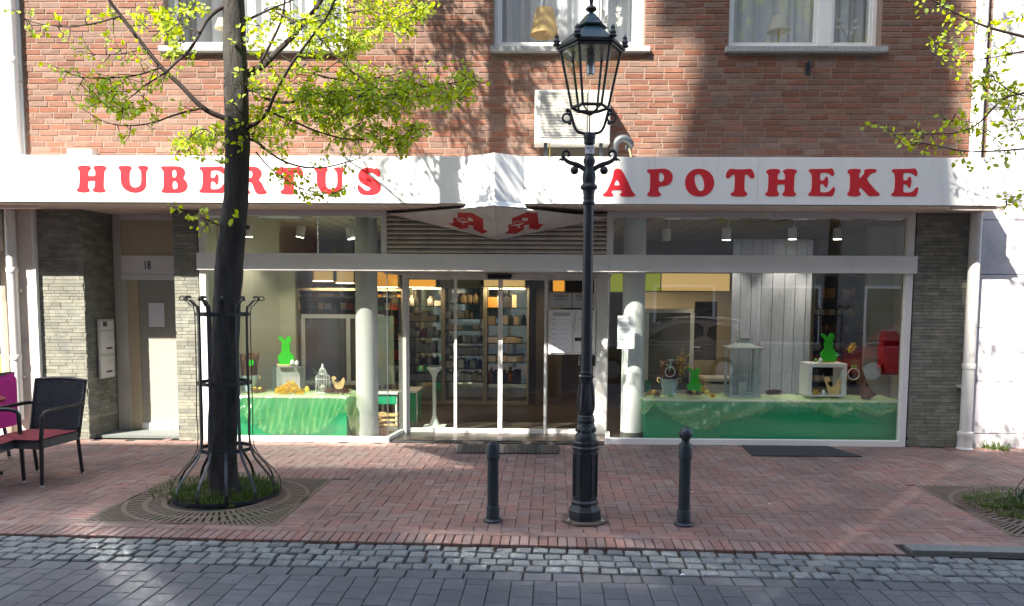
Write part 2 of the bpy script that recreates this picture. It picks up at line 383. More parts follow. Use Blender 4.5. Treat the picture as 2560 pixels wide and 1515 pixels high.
def shape(name, material, parent, loops, to3d, depth, nrm, **k):
    """flat shape with holes: loops of 2-D points, filled; to3d maps a point; pushed out by depth along nrm"""
    cu = bpy.data.curves.new(name, 'CURVE'); cu.dimensions = '2D'; cu.fill_mode = 'FRONT'
    for lp in loops:
        sp = cu.splines.new('POLY'); sp.points.add(len(lp)-1); sp.use_cyclic_u = True
        for q, p in zip(sp.points, lp): q.co = (p[0]*.01, p[1]*.01, 0, 1)
    ob = bpy.data.objects.new(name, cu); COL.objects.link(ob); dg = bpy.context.evaluated_depsgraph_get()
    me = ob.evaluated_get(dg).to_mesh(); vs = [(v.co.x*100, v.co.y*100) for v in me.vertices]; fs = [tuple(p.vertices) for p in me.polygons]
    ob.evaluated_get(dg).to_mesh_clear(); bpy.data.objects.remove(ob); bpy.data.curves.remove(cu)
    mb = MB(); nrm = Vector(nrm); P = [to3d(*p) for p in vs]; mb.add([p+nrm*depth for p in P], fs)
    for lp in loops:
        L = [to3d(*p) for p in lp]; n = len(L)
        mb.add(L+[p+nrm*depth for p in L], [(i, (i+1) % n, n+(i+1) % n, n+i) for i in range(n)])
    return mb.build(name, material, parent, **k)
def text(name, body, material, parent, size, mtx, ext=.0008, **k):
    cu = bpy.data.curves.new(name, 'FONT'); cu.body = body; cu.size = size; cu.align_x = 'CENTER'; cu.align_y = 'CENTER'; cu.extrude = ext; cu.resolution_u = 3
    ob = bpy.data.objects.new(name, cu); COL.objects.link(ob); dg = bpy.context.evaluated_depsgraph_get(); dg.update()
    me = ob.evaluated_get(dg).to_mesh(); vs = [mtx @ v.co for v in me.vertices]; fs = [tuple(p.vertices) for p in me.polygons]
    ob.evaluated_get(dg).to_mesh_clear(); bpy.data.objects.remove(ob); bpy.data.curves.remove(cu)
    return MB().add(vs, fs).build(name, material, parent, **k)
FRONT = Matrix(((1, 0, 0), (0, 0, -1), (0, 1, 0)))              # text x -> x, text y -> z, facing the street
def facing(loc, yawz=0.): return Matrix.Translation(Vector(loc)) @ Matrix.Rotation(yawz, 4, 'Z') @ FRONT.to_4x4()

# ================================================================== THE GROUND
PA = math.atan2(-3.772+3.536, 2.564+3.708)                       # the paving runs at this angle to the house
PO = Vector((-.07, -3.661, 0))
PM = Matrix.Translation(PO) @ Matrix.Rotation(PA, 4, 'Z')
def pv(u, v, z=0): return PM @ Vector((u, v, z))
g = MB().add([(-150, -150, -.16), (150, -150, -.16), (150, 150, -.16), (-150, 150, -.16)], [(0, 1, 2, 3)]).build('ground', 'asphalt', loc=(0, 0, -.16)); tag(g, kind='structure')
pavement = MB().add([pv(-12, -.0, -.012), pv(14, 0, -.012), Vector((14, 1.2, -.012)), Vector((-12, 1.2, -.012))], [(0, 1, 2, 3)]).build('pavement', 'joint', loc=(0, 0, 0)); tag(pavement, kind='structure')
gutter = MB().add([pv(-12, -.45, -.034), pv(14, -.45, -.034), pv(14, 0, -.03), pv(-12, 0, -.03)], [(0, 1, 2, 3)]).build('gutter', 'joint', loc=(0, 0, 0)); tag(gutter, kind='structure')
road = MB().add([pv(-12, -7.5, -.036), pv(14, -7.5, -.036), pv(14, -.45, -.036), pv(-12, -.45, -.036)], [(0, 1, 2, 3)]).build('road', 'joint', loc=(0, 0, 0)); tag(road, kind='structure')
far_pavement = MB().add([pv(-40, -11, -.02), pv(40, -11, -.02), pv(40, -7.5, -.02), pv(-40, -7.5, -.02)], [(0, 1, 2, 3)]).build('far_pavement', 'edging', loc=(0, 0, 0)); tag(far_pavement, kind='structure')

def slab(lu, lv, th, b, jit=0., rnd=None):
    """one paving piece lying flat, centred, its top at z 0, top edges rounded off"""
    q = rnd or random; a, c = lu/2, lv/2
    def J(x): return x+q.uniform(-jit, jit)
    top = [(J(-a+b), J(-c+b), 0), (J(a-b), J(-c+b), 0), (J(a-b), J(c-b), 0), (J(-a+b), J(c-b), 0)]
    mid = [(J(-a), J(-c), -b), (J(a), J(-c), -b), (J(a), J(c), -b), (J(-a), J(c), -b)]
    bot = [(x, y, -th) for x, y, _ in mid]
    m = MB(); m.add(top+mid+bot, [(0, 1, 2, 3)]+[(i, (i+1) % 4, 4+(i+1) % 4, 4+i) for i in range(4)]+[(4+i, 4+(i+1) % 4, 8+(i+1) % 4, 8+i) for i in range(4)]); return m
def sett_piece(lu, lv, rnd):
    """split granite sett: uneven outline, domed head"""
    n = 8; vs = []; outl = []
    for k in range(n):
        a = 2*math.pi*(k+.5)/n; x = math.copysign(min(abs(math.cos(a))*2.4, 1), math.cos(a)); y = math.copysign(min(abs(math.sin(a))*2.4, 1), math.sin(a))
        outl.append((x*lu/2*rnd.uniform(.88, 1.0), y*lv/2*rnd.uniform(.82, 1.0)))
    top = [(x*.90, y*.87, rnd.uniform(-.003, .003)) for x, y in outl]; mid = [(x, y, -.009+rnd.uniform(-.003, .003)) for x, y in outl]; bot = [(x*.97, y*.97, -.05) for x, y in outl]
    m = MB(); m.add([(0, 0, rnd.uniform(-.001, .003))]+top+mid+bot, [(0, 1+i, 1+(i+1) % n) for i in range(n)]+[(1+i, 1+n+i, 1+n+(i+1) % n, 1+(i+1) % n) for i in range(n)]+[(1+n+i, 1+2*n+i, 1+2*n+(i+1) % n, 1+n+(i+1) % n) for i in range(n)])
    return m
def lay(name, rest_name, pieces, meshes, material, parent, near, limit=300):
    """pieces: (u, v, z, turn, mesh index) in the paving frame. The ones that show largest become objects, the rest one joined part"""
    pieces.sort(key=near); rest = MB(); k = 0
    for u, v, z, t, mi in pieces:
        mtx = PM @ Matrix.Translation((u, v, z)) @ Matrix.Rotation(t, 4, 'Z')
        if k < limit and near((u, v, z, t, mi)) < 1e5:
            o = bpy.data.objects.new(name, meshes[mi][0]); COL.objects.link(o); o.parent = parent; o.matrix_local = Matrix.Translation(-world_of(parent)) @ mtx; k += 1
        else: rest.add([mtx @ p for p in meshes[mi][1].v], meshes[mi][1].f)
    if rest.v: rest.build(rest_name, material, parent, kind='stuff')
def seen(u, v):
    p = pv(u, v); q = p-CAM; z = q.dot(fw)
    if z < .5: return None
    return CX+F*q.dot(rt)/z, CY-F*q.dot(up)/z
def near_key(p):
    s = seen(p[0], p[1])
    if s is None or not (-20 < s[0] < 2580 and s[1] < 1530): return 1e6
    return -s[1]
rq = random.Random(3)
def kit(mk, n, material, nm): 
    out = []
    for _ in range(n):
        m = mk(); out.append((shared(nm, m, material), m))
    return out
# tree pits: centre in the paving frame
def to_uv(x, y):
    p = PM.inverted() @ Vector((x, y, 0)); return p.x, p.y
GU, GV = to_uv(-2.545, -2.53); GS = 1.5
G2U, G2V = to_uv(4.31, -2.62)
def in_pit(u, v, m=0.):
    for a, b in ((GU, GV), (G2U, G2V)):
        if abs(u-a) < GS/2+.2+m and -GS/2+min(m, 0)*-.6 < v-b < GS/2+.2+m: return True
    return False
# herringbone bricks of the pavement
pav = []; A_ = .1005
for i in range(-75, 85):
    for j in range(2, 42):
        d = (i-j) % 4
        if d == 0: u, v, t = (i+1)*A_, (j+.5)*A_, 0
        elif d == 3: u, v, t = (i+.5)*A_, (j+1)*A_, math.pi/2
        else: continue
        if v < .225 or in_pit(u, v, -.09): continue
        p = pv(u, v)
        if p.y > .02 and not (-1.5 < p.x < .95 and p.y < .5): continue
        pav.append((u, v, rq.uniform(-.0022, .0015), t+(math.pi if rq.random() < .5 else 0), rq.randrange(5)))
for k in range(75):
    if not in_pit(-7+k*.2005, .25, -.1): pav.append((-7+k*.2005, .2505, .003, 0, rq.randrange(5)))
lay('paving_brick', 'paving_bricks_beyond', pav, kit(lambda: slab(.197, .0965, .05, .003, .0008, rq), 5, 'paving', 'paving_brick'), 'paving', pavement, near_key)
# a course of bricks on edge along the gutter, and round the tree pits
edge = []; u = -7.5
while u < 2.66:
    edge.append((u, .1, rq.uniform(.001, .004), math.pi/2, rq.randrange(5))); u += .0665
lay('edging_brick', 'edging_bricks_beyond', edge, kit(lambda: slab(.196, .060, .06, .003, .0012, rq), 5, 'edging', 'edging_brick'), 'edging', pavement, near_key)
pit = []
for (a, b) in ((GU, GV), (G2U, G2V)):
    h = GS/2
    n = int((GS+.4)/.0665)
    for k in range(n):
        t = -h-.2+(k+.5)*(GS+.4)/n
        pit.append((a+t, b+h+.1, .003, math.pi/2, rq.randrange(5)))
    for sgn in (-1, 1):
        for k in range(int((GS-.02)/.0665)):
            pit.append((a+sgn*(h+.1), b-h+(k+.5)*.0665, .003, 0, rq.randrange(5)))
lay('border_brick', 'border_bricks_beyond', pit, kit(lambda: slab(.196, .060, .06, .003, .0012, rq), 5, 'edging', 'border_brick'), 'edging', pavement, near_key)
# granite kerb at the right
for k in range(6):
    MB().box(0, 1, 0, .13, -.2, 0).add([], []).move(PM @ Matrix.Translation((2.7+k*1.005, .07-.02, .012))).build('kerb_stone', 'kerb', pavement)
# granite setts in the gutter: four rows
st = []
for row in range(4):
    u = -7.5+rq.uniform(0, .1)
    while u < 8:
        wd = rq.uniform(.095, .125); st.append((u+wd/2, -.055-row*.113+rq.uniform(-.006, .006), -.014-row*.001+rq.uniform(-.004, .004), rq.choice((0, math.pi))+rq.uniform(-.05, .05), rq.randrange(10))); u += wd+.008
lay('granite_sett', 'granite_setts_beyond', st, kit(lambda: sett_piece(.112, .108, rq), 10, 'sett', 'granite_sett'), 'sett', gutter, near_key)
# concrete blocks of the road
rb = []; u = -7.5
while u < 8:
    rb.append((u, -.518, -.024+rq.uniform(-.0015, .0015), 0, rq.randrange(4))); u += .183
col_ = 0; u = -7.0
while u < 8:
    v = -.588-(.0 if col_ % 2 else .085)-.085
    if not col_ % 2: rb.append((u, -.588-.0415, -.024, math.pi/2, 4+rq.randrange(2)))
    while v > -2.2:
        rb.append((u, v, -.024+rq.uniform(-.002, .002), math.pi/2, rq.randrange(4))); v -= .174
    u += .1365; col_ += 1
rbk = kit(lambda: slab(.1705, .1325, .08, .0035, .0012, rq), 4, 'road_block', 'road_block')+kit(lambda: slab(.081, .1325, .08, .0035, .0012, rq), 2, 'road_block', 'road_block')
for i in range(0): pass
lay('road_block', 'road_blocks_beyond', rb, rbk, 'road_block', road, near_key)
MB().add([pv(-12, -7.5, -.026), pv(14, -7.5, -.026), pv(14, -2.15, -.026), pv(-12, -2.15, -.026)], [(0, 1, 2, 3)]).build('road_surface', 'road_block', road)

# ================================================================== THE HOUSE
house = thing('pharmacy_house', 'red brick house with a pharmacy on the ground floor and white fascia', 'building', (-.3, .2, 0))
XL, XR = -5.70, 5.165                                             # the brick front
ZS = 3.19; ZT = 6.4
wins = [(xY(408, 0, 60), xY(866, 0, 60)), (xY(1235, 0, 60), xY(1612, 0, 60)), (xY(1823, 0, 60), xY(2204, 0, 60))]
SILL = zY(118, 0)
# the wall behind the bricks, with the window openings left free
wm = MB(); y0, y1 = .0045, .35
xs = [XL]+[x for w_ in wins for x in w_]+[XR]
wm.box(XL, XR, y0, y1, 2.76, SILL)
for i in range(0, len(xs), 2): wm.box(xs[i], xs[i+1], y0, y1, SILL, ZT)
bw = wm.build('brick_wall', 'mortar', house)
bl, bh = .2195, .0640
bkit = []
for k in range(6):
    q = random.Random(50+k); m = MB().bbox(-.1045+q.uniform(0, .002), .1045-q.uniform(0, .002), 0, .03, 0, .0545-q.uniform(0, .003), .004); 
    for v in m.v[:4]: v.y += q.uniform(-.003, .001)
    bkit.append((shared('brick', m, 'brick'), m))
half = []
for k in range(3):
    m = MB().bbox(-.0495, .0495, 0, .03, 0, .0535, .004); half.append((shared('brick', m, 'brick'), m))
bricks = []; row = 0; z = 3.13
while z < 5.75:
    off = (0, .5, .25, .75)[row % 4]*bl+rq.uniform(-.01, .01); x = XL-bl+off
    free = [XL]+[a for w_ in wins for a in w_]+[XR] if z+bh > SILL-.075 else [XL, XR]
    for i in range(0, len(free), 2):
        a, b = free[i], free[i+1]; x = a-rq.choice((0, .25, .5, .75))*bl if i else XL-off
        x = a-off if i == 0 else a-((row % 2)*.5)*bl
        while x < b-.03:
            l0, l1 = max(x, a), min(x+bl, b)
            if l1-l0 > .045: bricks.append((l0, l1, z))
            x = x+bl if rq.random() > .07 or l1-l0 < .15 else x+bl*.5
    z += bh; row += 1
# the ones lowest on the wall show largest; keep the 300 in view that do
rest = MB(); k = 0
bricks.sort(key=lambda b: (b[2]+ .12*abs((b[0]+b[1])/2)))
lastx = {}
for l0, l1, z in bricks:
    w_ = l1-l0; full = w_ > .2; src = rq.choice(bkit if w_ > .13 else half); sx = (w_-.0105)/(.209 if w_ > .13 else .099)
    mtx = Matrix.Translation(((l0+l1)/2, -.0+rq.uniform(-.002, .002), z)) @ Matrix.Diagonal((sx, 1, 1, 1))
    if z < 5.15 and k < 300 and -5.6 < l0 and z > 3.19:
        o = bpy.data.objects.new('brick', src[0]); COL.objects.link(o); o.parent = bw; o.matrix_local = Matrix.Translation(-world_of(bw)) @ mtx; k += 1
    else: rest.add([mtx @ v for v in src[1].v], src[1].f)
rest.build('bricks_beyond', 'brick', bw, kind='stuff')
# house body behind and above, so that light stays out and the street has a real wall
MB().box(XL, XR, .36, 6.0, 2.80, 2.86).build('floor_slab', 'room_white', house)
MB().box(XL, XR, 5.0, 5.2, 2.86, ZT).build('rear_wall', 'room_white', house)
MB().box(XL, XR, -.01, 5.2, ZT, 10.5).build('upper_storeys', 'mortar', house)

# stone cladding: split-stone pieces on the piers
def cladding(name, ax0, ax1, z0, z1, put, seed, individual):
    """put(a, z) -> world point and outward normal along the wall coordinate a"""
    q = random.Random(seed); back = MB(); p0, n0 = put(ax0, z0); p1, _ = put(ax1, z0)
    back.add([p0-n0*.004, p1-n0*.004, p1-n0*.004+Vector((0, 0, z1-z0)), p0-n0*.004+Vector((0, 0, z1-z0))], [(0, 1, 2, 3)])
    bk = back.build(name, 'stone_joint', house); rest = MB(); z = z0
    lst = []
    while z < z1-.005:
        h = min(q.choice((.034, .040, .046)), z1-z); a = ax0-q.uniform(0, .12)
        while a < ax1-.01:
            ln = q.uniform(.10, .26); s0, s1 = max(a, ax0), min(a+ln, ax1)
            if s1-s0 > .015: lst.append((s0, s1, z, h, q.uniform(.001, .006)))
            a += ln
        z += h
    lst.sort(key=lambda t: -(t[1]-t[0])*t[3]); 
    for i, (s0, s1, z, h, d) in enumerate(lst):
        m = MB(); b = .0022; P = []
        for (aa, zz) in ((s0+b, z+b), (s1-b, z+b), (s1-b, z+h-b), (s0+b, z+h-b)):
            p, n = put(aa, zz); P.append(p+n*(d+q.uniform(-.001, .001)))
        Q = []
        for (aa, zz) in ((s0, z), (s1, z), (s1, z+h-.001), (s0, z+h-.001)):
            p, n = put(aa, zz); Q.append(p-n*.003)
        m.add(P+Q, [(0, 1, 2, 3)]+[(i_, (i_+1) % 4, 4+(i_+1) % 4, 4+i_) for i_ in range(4)])
        if i < individual: m.build('stone_slip', 'stone', bk)
        else: rest.add(m.v, m.f)
    if rest.v: rest.build('stone_slips_beyond', 'stone', bk, kind='stuff')
ZSOF = 2.685
def flat_put(x0, y): return lambda a, z: (Vector((a, y, z)), Vector((0, -1, 0)))
XA = xY(86, 0, 700); XB = xY(211, 0, 800); XC = xY(437, 0, 800); XD = -3.765; XE = 4.452; XF = 5.17; YD = .56
cladding('stone_pier', XE, XF, 0, ZSOF, flat_put(0, .03), 11, 150)
cladding('stone_pier', XC, XD, 0, ZSOF, flat_put(0, .02), 12, 60)
cladding('stone_pier', -5.66, XB, 0, ZSOF, flat_put(0, .02), 13, 110)
def rev_put(a, z): return Vector((XB+a*.12, .02+a, z)), Vector((1, -.12, 0)).normalized()
cladding('stone_reveal', 0, YD+.1, 0, ZSOF, rev_put, 14, 80)
for a, b, c, d in ((XE, XF, .034, .6), (XC, XD, .024, .9), (-5.72, XB-.004, .024, .9)): box('pier_core', 'stone_joint', house, a, b, c, min(d, .3) if a > 0 else d, 0, 2.76)

# ================================================================== FASCIA AND SIGN
YS = -.55; SZ0, SZ1 = 2.695, 3.19; SXR = 4.985
sign = thing('fascia_sign', 'long white fascia with red serif letters above the shop front', 'sign', (-.3, YS, SZ0))
bxl, bxc, bxr = xY(1167, YS, 450), xY(1237, -.76, 450), xY(1310, YS, 450)
seams = [-7.2, -4.9, -2.6, bxl, None, bxr, xY(1895, YS, 450), xY(2421, YS, 450), SXR]
for a, b in ((-7.2, -4.9), (-4.9, -2.6), (-2.6, bxl), (bxr, seams[6]), (seams[6], seams[7]), (seams[7], SXR)):
    MB().bbox(a+.0012, b-.0012, YS, YS+.02, SZ0, SZ1, .002).build('fascia_panel', 'sign_white', sign)
YP = -.76
for a, b in (((bxl+.0015, YS), (bxc, YP)), ((bxc+.001, YP), (bxr-.0015, YS))):
    MB().prism([a, b, (b[0], b[1]+.02), (a[0], a[1]+.02)], SZ0, SZ1, 'z').build('bay_panel', 'sign_white', sign)
    n_ = Vector((b[1]-a[1], -(b[0]-a[0]), 0)).normalized(); n_ = n_ if n_.y < 0 else -n_
    A, B = Vector((*a, SZ0+.002)), Vector((*b, SZ0+.002))         # the lip below, kicked outwards
    d = Vector((0, -.035, -.052)); e = Vector((-.03 if a[0] < bxc-.05 else 0, 0, 0)); e2 = Vector((.03 if b[0] > bxc+.05 else 0, 0, 0))
    MB().add([A+n_*.003, B+n_*.003, B+d+e2, A+d+e, A-n_*.004, B-n_*.004, B+d+e2+Vector((0, .008, 0)), A+d+e+Vector((0, .008, 0))], [(0, 1, 2, 3), (7, 6, 5, 4), (2, 3, 7, 6), (0, 3, 7, 4), (1, 2, 6, 5)]).build('bay_lip', 'sign_white', sign)
MB().prism([(-7.2, .0), (-7.2, YS+.022), (bxl, YS+.022), (bxc, YP+.022), (bxr, YS+.022), (SXR-.003, YS+.022), (SXR-.003, .0)], SZ1-.02, SZ1-.004, 'z').build('top_cover', 'sign_white', sign)
MB().box(SXR-.02, SXR-.001, YS+.021, -.005, SZ0-.004, SZ1-.021).build('end_panel', 'sign_white', sign)
MB().box(4.55, SXR+.10, YS+.03, YS+.09, SZ0-.045, SZ0-.006).build('trim_board', 'soffit', sign)
MB().box(-7.0, -5.35, YS+.16, YS+.24, SZ0-.05, SZ0-.012).build('trim_board', 'soffit', sign)
for xx in (bxl, bxr):
    for zz in (SZ0+.015, SZ1-.015, SZ0+.16): MB().ball((xx+.012, YS-.001, zz), .005, 6, 4).build('screw', 'iron', sign)
# letters: outlines read off the photograph, each glyph in its own crop's pixels
GL = {
 'A': [[(38,545),(60,515),(95,500),(130,430),(185,310),(208,230),(212,175),(235,140),(275,132),(320,140),(355,180),(400,260),(455,380),(500,480),(520,510),(550,535),(548,560),(520,572),(420,572),(340,570),(308,550),(312,525),(345,505),(335,478),(300,466),(210,466),(180,485),(180,510),(210,535),(205,562),(170,572),(75,570),(45,560)],
       [(262,303),(280,320),(312,385),(302,396),(228,396),(218,385),(245,320)]],
 'P': [[(735,175),(750,152),(800,152),(880,150),(960,142),(1030,143),(1100,175),(1138,230),(1142,285),(1125,345),(1080,390),(1020,410),(918,412),(916,500),(955,525),(958,550),(930,570),(850,574),(765,568),(738,545),(745,515),(778,500),(785,400),(790,230),(775,208),(745,200)],
       [(925,208),(960,206),(995,230),(1008,280),(995,325),(965,347),(925,346)]],
 'O': [[(1560,136),(1640,148),(1720,195),(1775,270),(1792,360),(1775,440),(1720,520),(1640,566),(1550,577),(1460,562),(1385,508),(1342,440),(1330,350),(1345,270),(1395,195),(1470,148)],
       [(1540,223),(1580,232),(1615,290),(1635,380),(1630,450),(1605,485),(1575,492),(1535,470),(1500,400),(1480,310),(1485,255),(1510,228)]],
 'T': [[(1990,295),(1972,265),(1985,200),(2020,150),(2055,138),(2110,146),(2200,150),(2290,146),(2345,137),(2380,155),(2412,215),(2415,270),(2395,294),(2355,290),(2320,245),(2295,225),(2268,235),(2262,300),(2258,470),(2275,500),(2308,525),(2300,560),(2250,573),(2170,576),(2090,570),(2045,550),(2048,522),(2095,500),(2108,460),(2114,300),(2112,235),(2090,225),(2060,245),(2030,285)]],
 'H': [[(88,170),(120,140),(200,130),(275,136),(302,160),(295,190),(262,215),(258,280),(270,294),(360,294),(372,280),(370,215),(340,180),(345,148),(400,132),(480,132),(545,152),(548,180),(512,210),(505,330),(500,465),(515,485),(535,505),(525,535),(460,544),(380,542),(328,525),(330,498),(362,470),(368,375),(355,364),(270,364),(255,378),(252,460),(285,500),(280,530),(220,544),(130,542),(75,522),(72,500),(108,478),(118,440),(125,300),(125,215),(95,190)]],
 'E': [[(728,160),(740,138),(800,136),(980,134),(1060,124),(1085,134),(1105,190),(1102,232),(1075,244),(1040,210),(1000,190),(915,190),(898,205),(895,295),(910,306),(955,302),(970,265),(985,243),(1008,255),(1018,310),(1010,370),(995,412),(975,416),(960,380),(930,358),(905,362),(898,380),(896,465),(910,483),(1000,483),(1050,455),(1080,408),(1105,404),(1120,430),(1105,490),(1080,543),(1040,540),(900,538),(740,537),(720,520),(728,495),(758,478),(772,420),(778,300),(772,215),(755,188),(733,178)]],
 'K': [[(1305,165),(1325,138),(1400,130),(1490,135),(1508,160),(1480,205),(1476,265),(1492,272),(1545,215),(1555,190),(1550,160),(1570,136),(1650,132),(1720,134),(1742,158),(1725,186),(1670,194),(1620,240),(1595,280),(1610,315),(1680,405),(1745,475),(1782,500),(1780,528),(1750,537),(1680,538),(1615,537),(1580,490),(1500,410),(1478,420),(1475,465),(1505,500),(1498,530),(1440,544),(1350,542),(1298,520),(1305,495),(1332,470),(1342,400),(1345,260),(1340,215),(1310,190)]],
 'U': [[(722,120),(740,95),(820,86),(910,90),(942,112),(930,145),(905,165),(902,330),(915,385),(955,425),(1010,430),(1060,410),(1085,365),(1088,300),(1085,190),(1070,155),(1032,120),(1040,95),(1110,86),(1185,94),(1205,120),(1190,145),(1165,165),(1166,300),(1165,400),(1140,455),(1085,495),(1000,514),(900,500),(820,455),(775,385),(765,300),(765,190),(755,160)]],
 'B': [[(1390,120),(1405,98),(1480,96),(1600,94),(1690,100),(1755,130),(1775,185),(1765,240),(1738,285),(1790,325),(1815,385),(1805,440),(1765,490),(1700,512),(1600,513),(1420,511),(1400,492),(1408,470),(1432,455),(1440,360),(1440,240),(1435,165),(1410,148)],
       [(1580,152),(1610,150),(1635,175),(1640,230),(1630,268),(1595,276),(1572,250),(1568,190)], [(1580,330),(1615,325),(1645,350),(1660,400),(1650,440),(1615,458),(1585,445),(1574,400)]],
 'R': [[(60,125),(75,104),(150,103),(270,100),(380,104),(440,140),(468,200),(460,250),(415,310),(465,350),(490,410),(515,465),(548,490),(540,520),(480,536),(410,537),(370,510),(345,450),(320,380),(290,345),(255,345),(240,370),(238,440),(255,470),(290,495),(280,522),(210,534),(120,532),(70,510),(75,485),(110,465),(120,380),(120,200),(112,165),(75,150)],
       [(250,165),(290,163),(318,190),(322,240),(305,275),(265,287),(240,275),(238,190)]],
 'S': [[(2318,262),(2280,262),(2230,220),(2190,196),(2150,198),(2132,215),(2150,245),(2210,285),(2290,330),(2330,390),(2335,450),(2300,510),(2230,545),(2140,552),(2040,540),(1990,510),(1968,440),(1968,390),(1985,388),(2010,400),(2060,450),(2110,480),(2155,475),(2175,450),(2150,420),(2050,375),(2000,335),(1975,270),(1985,200),(2030,145),(2100,120),(2180,122),(2230,135),(2270,128),(2305,150),(2326,200)]],
}
def glyph(ch, px0, px1, py0, py1):
    lo = GL[ch]; xs_ = [p[0] for p in lo[0]]; ys_ = [p[1] for p in lo[0]]; a, b, c, d = min(xs_), max(xs_), min(ys_), max(ys_)
    loops = [[(px0+(x-a)/(b-a)*(px1-px0), py0+(y-c)/(d-c)*(py1-py0)) for x, y in chaikin(l_, 2)] for l_ in lo]
    o = shape('letter', 'sign_red', sign, loops, lambda x, y: onY(x, y, YS), .004, (0, -1, 0)); o['label'] = 'red letter '+ch
for ch, a, b in (('A', 1506, 1588), ('P', 1617, 1682), ('O', 1712, 1786), ('T', 1814, 1886)): glyph(ch, a, b, 421.5, 491.6)
for ch, a, b, c, d in (('H', 1912, 1992.5, 421.8, 491.2), ('E', 2020, 2088, 420.6, 491), ('K', 2117, 2199, 421.8, 491.2), ('E', 2227.5, 2296, 420.6, 491.5)): glyph(ch, a, b, c, d)
for ch, a, b, c, d in (('H', 191, 266.5, 413, 481), ('U', 295, 372, 413.7, 482), ('B', 401.5, 469.5, 415, 482), ('E', 497.5, 564, 415, 482.5),
                       ('R', 589.5, 667.5, 416, 485.7), ('T', 689, 758, 417, 486), ('U', 785, 862, 417.5, 486.5), ('S', 893.5, 952.5, 419, 488)): glyph(ch, a, b, c, d)
# soffit boards
k = 0; x = -7.1
while x < 5.1:
    front = YS+.022
    rear = .03 if x > XC-.02 else (.56 if x > XB-.05 else .03)
    if bxl-.02 < x < bxr-.07: front = YS+.03
    MB().box(x, x+.0955, front, rear, SZ0-.014, SZ0-.004).build('soffit_board', 'soffit', sign); x += .1005
MB().box(-7.15, 5.1, YS+.022, .6, SZ0-.003, SZ0+.003).build('soffit_backing', 'groove', sign)
# the hanging wedge with two logos
P0 = onY(1236, 516, -.735); P0.z = min(P0.z, SZ0-.05); PL = onY(974.6, 536, -.03); PR = onY(1518, 546, -.03); PB = onY(1244, 600, -.03); PM_ = Vector((PB.x, -.03, SZ0-.02))
def wedge(a, b, c):
    n_ = (b-a).cross(c-a).normalized(); n_ = n_ if n_.y < 0 else -n_
    MB().add([a, b, c, a-n_*.012, b-n_*.012, c-n_*.012], [(0, 1, 2), (5, 4, 3), (0, 1, 4, 3), (1, 2, 5, 4), (2, 0, 3, 5)]).build('wedge_panel', 'frame_old', sign)
    def hit(px, py):
        d = ray(px, py); t = (a-CAM).dot(n_)/d.dot(n_); return CAM+d*t
    return hit, n_
hl, nl = wedge(P0+Vector((-.002, 0, 0)), PL, PB+Vector((-.002, 0, 0))); hr, nr = wedge(P0+Vector((.002, 0, 0)), PR, PB+Vector((.002, 0, 0)))
cr = lambda pts: [(1100+x*.18341, 360+y*.18341) for x, y in pts]
LA = [cr([(240,933),(435,938),(588,1022),(590,1160),(652,1192),(578,1222),(460,1160),(455,1110),(385,1105),(385,1145),(283,1157),(120,1085),(185,1078),(183,1045),(178,1000),(243,1015)]), cr([(380,990),(452,1022),(448,1058),(380,1045)])]
RA = [cr([(1182,930),(1330,942),(1345,1085),(1412,1098),(1335,1165),(1215,1148),(1213,1092),(1143,1105),(1140,1165),(1040,1220),(883,1218),(940,1172),(935,1150),(925,1105),(985,1085),(980,1012)]), cr([(1120,1003),(1200,1008),(1200,1048),(1128,1055)])]
shape('logo_letter', 'logo_red', sign, LA, hl, .003, nl, label='red gothic pharmacy letter on the left of the wedge'); shape('logo_letter', 'logo_red', sign, RA, hr, .003, nr, label='red gothic pharmacy letter on the right of the wedge')
for pts, h_, n_ in ((cr([(222,1016),(300,1046),(404,1054),(345,1066),(290,1062),(245,1042)]), hl, nl), (cr([(290,1066),(318,1068),(312,1084),(345,1092),(300,1092),(303,1080)]), hl, nl),
                    (cr([(952,1106),(1050,1090),(1152,1068),(1110,1094),(1060,1106),(1000,1112)]), hr, nr), (cr([(1045,1110),(1085,1104),(1080,1122),(1105,1138),(1050,1140),(1068,1124)]), hr, nr),
                    (cr([(255,1024),(262,1006),(300,1000),(360,1028),(356,1034),(300,1010),(268,1012),(262,1028)]), hl, nl), (cr([(1000,1078),(1020,1054),(1070,1046),(1112,1056),(1108,1062),(1068,1053),(1026,1062),(1008,1082)]), hr, nr)):
    shape('logo_bowl', 'frame_old', sign, [pts], lambda x, y, h_=h_, n_=n_: h_(x, y)+n_*.0032, .0012, n_)

# ================================================================== SHOP FRONT
shop = thing('shop_front', 'white framed shop front with two show windows and glass doors', 'shop front', (0, .03, 0))
def bar(nm, mt, a, b, c, d, e, f, par=shop, bev=.003): return MB().bbox(a, b, c, d, e, f, bev).build(nm, mt, par)
BZ0, BZ1 = 1.993, 2.190
xs1 = xY(1524, -.04, 660)
bar('cross_beam', 'frame_white', -3.757, xs1-.001, -.045, .05, BZ0, BZ1); bar('cross_beam', 'frame_white', xs1+.001, 4.446, -.045, .05, BZ0, BZ1)
WL0, WL1 = -3.742, -1.566; WR0, WR1 = .957, 4.421
# left window
bar('post', 'frame_white', WL0, WL0+.072, -.01, .06, .0, BZ0); bar('plinth_rail', 'frame_white', WL0+.073, WL1, -.012, .06, .0, .060)
bar('post', 'frame_white', WR1-.078, WR1, -.01, .06, .0, BZ0); bar('plinth_rail', 'frame_white', WR0, WR1-.079, -.012, .06, .0, .070)
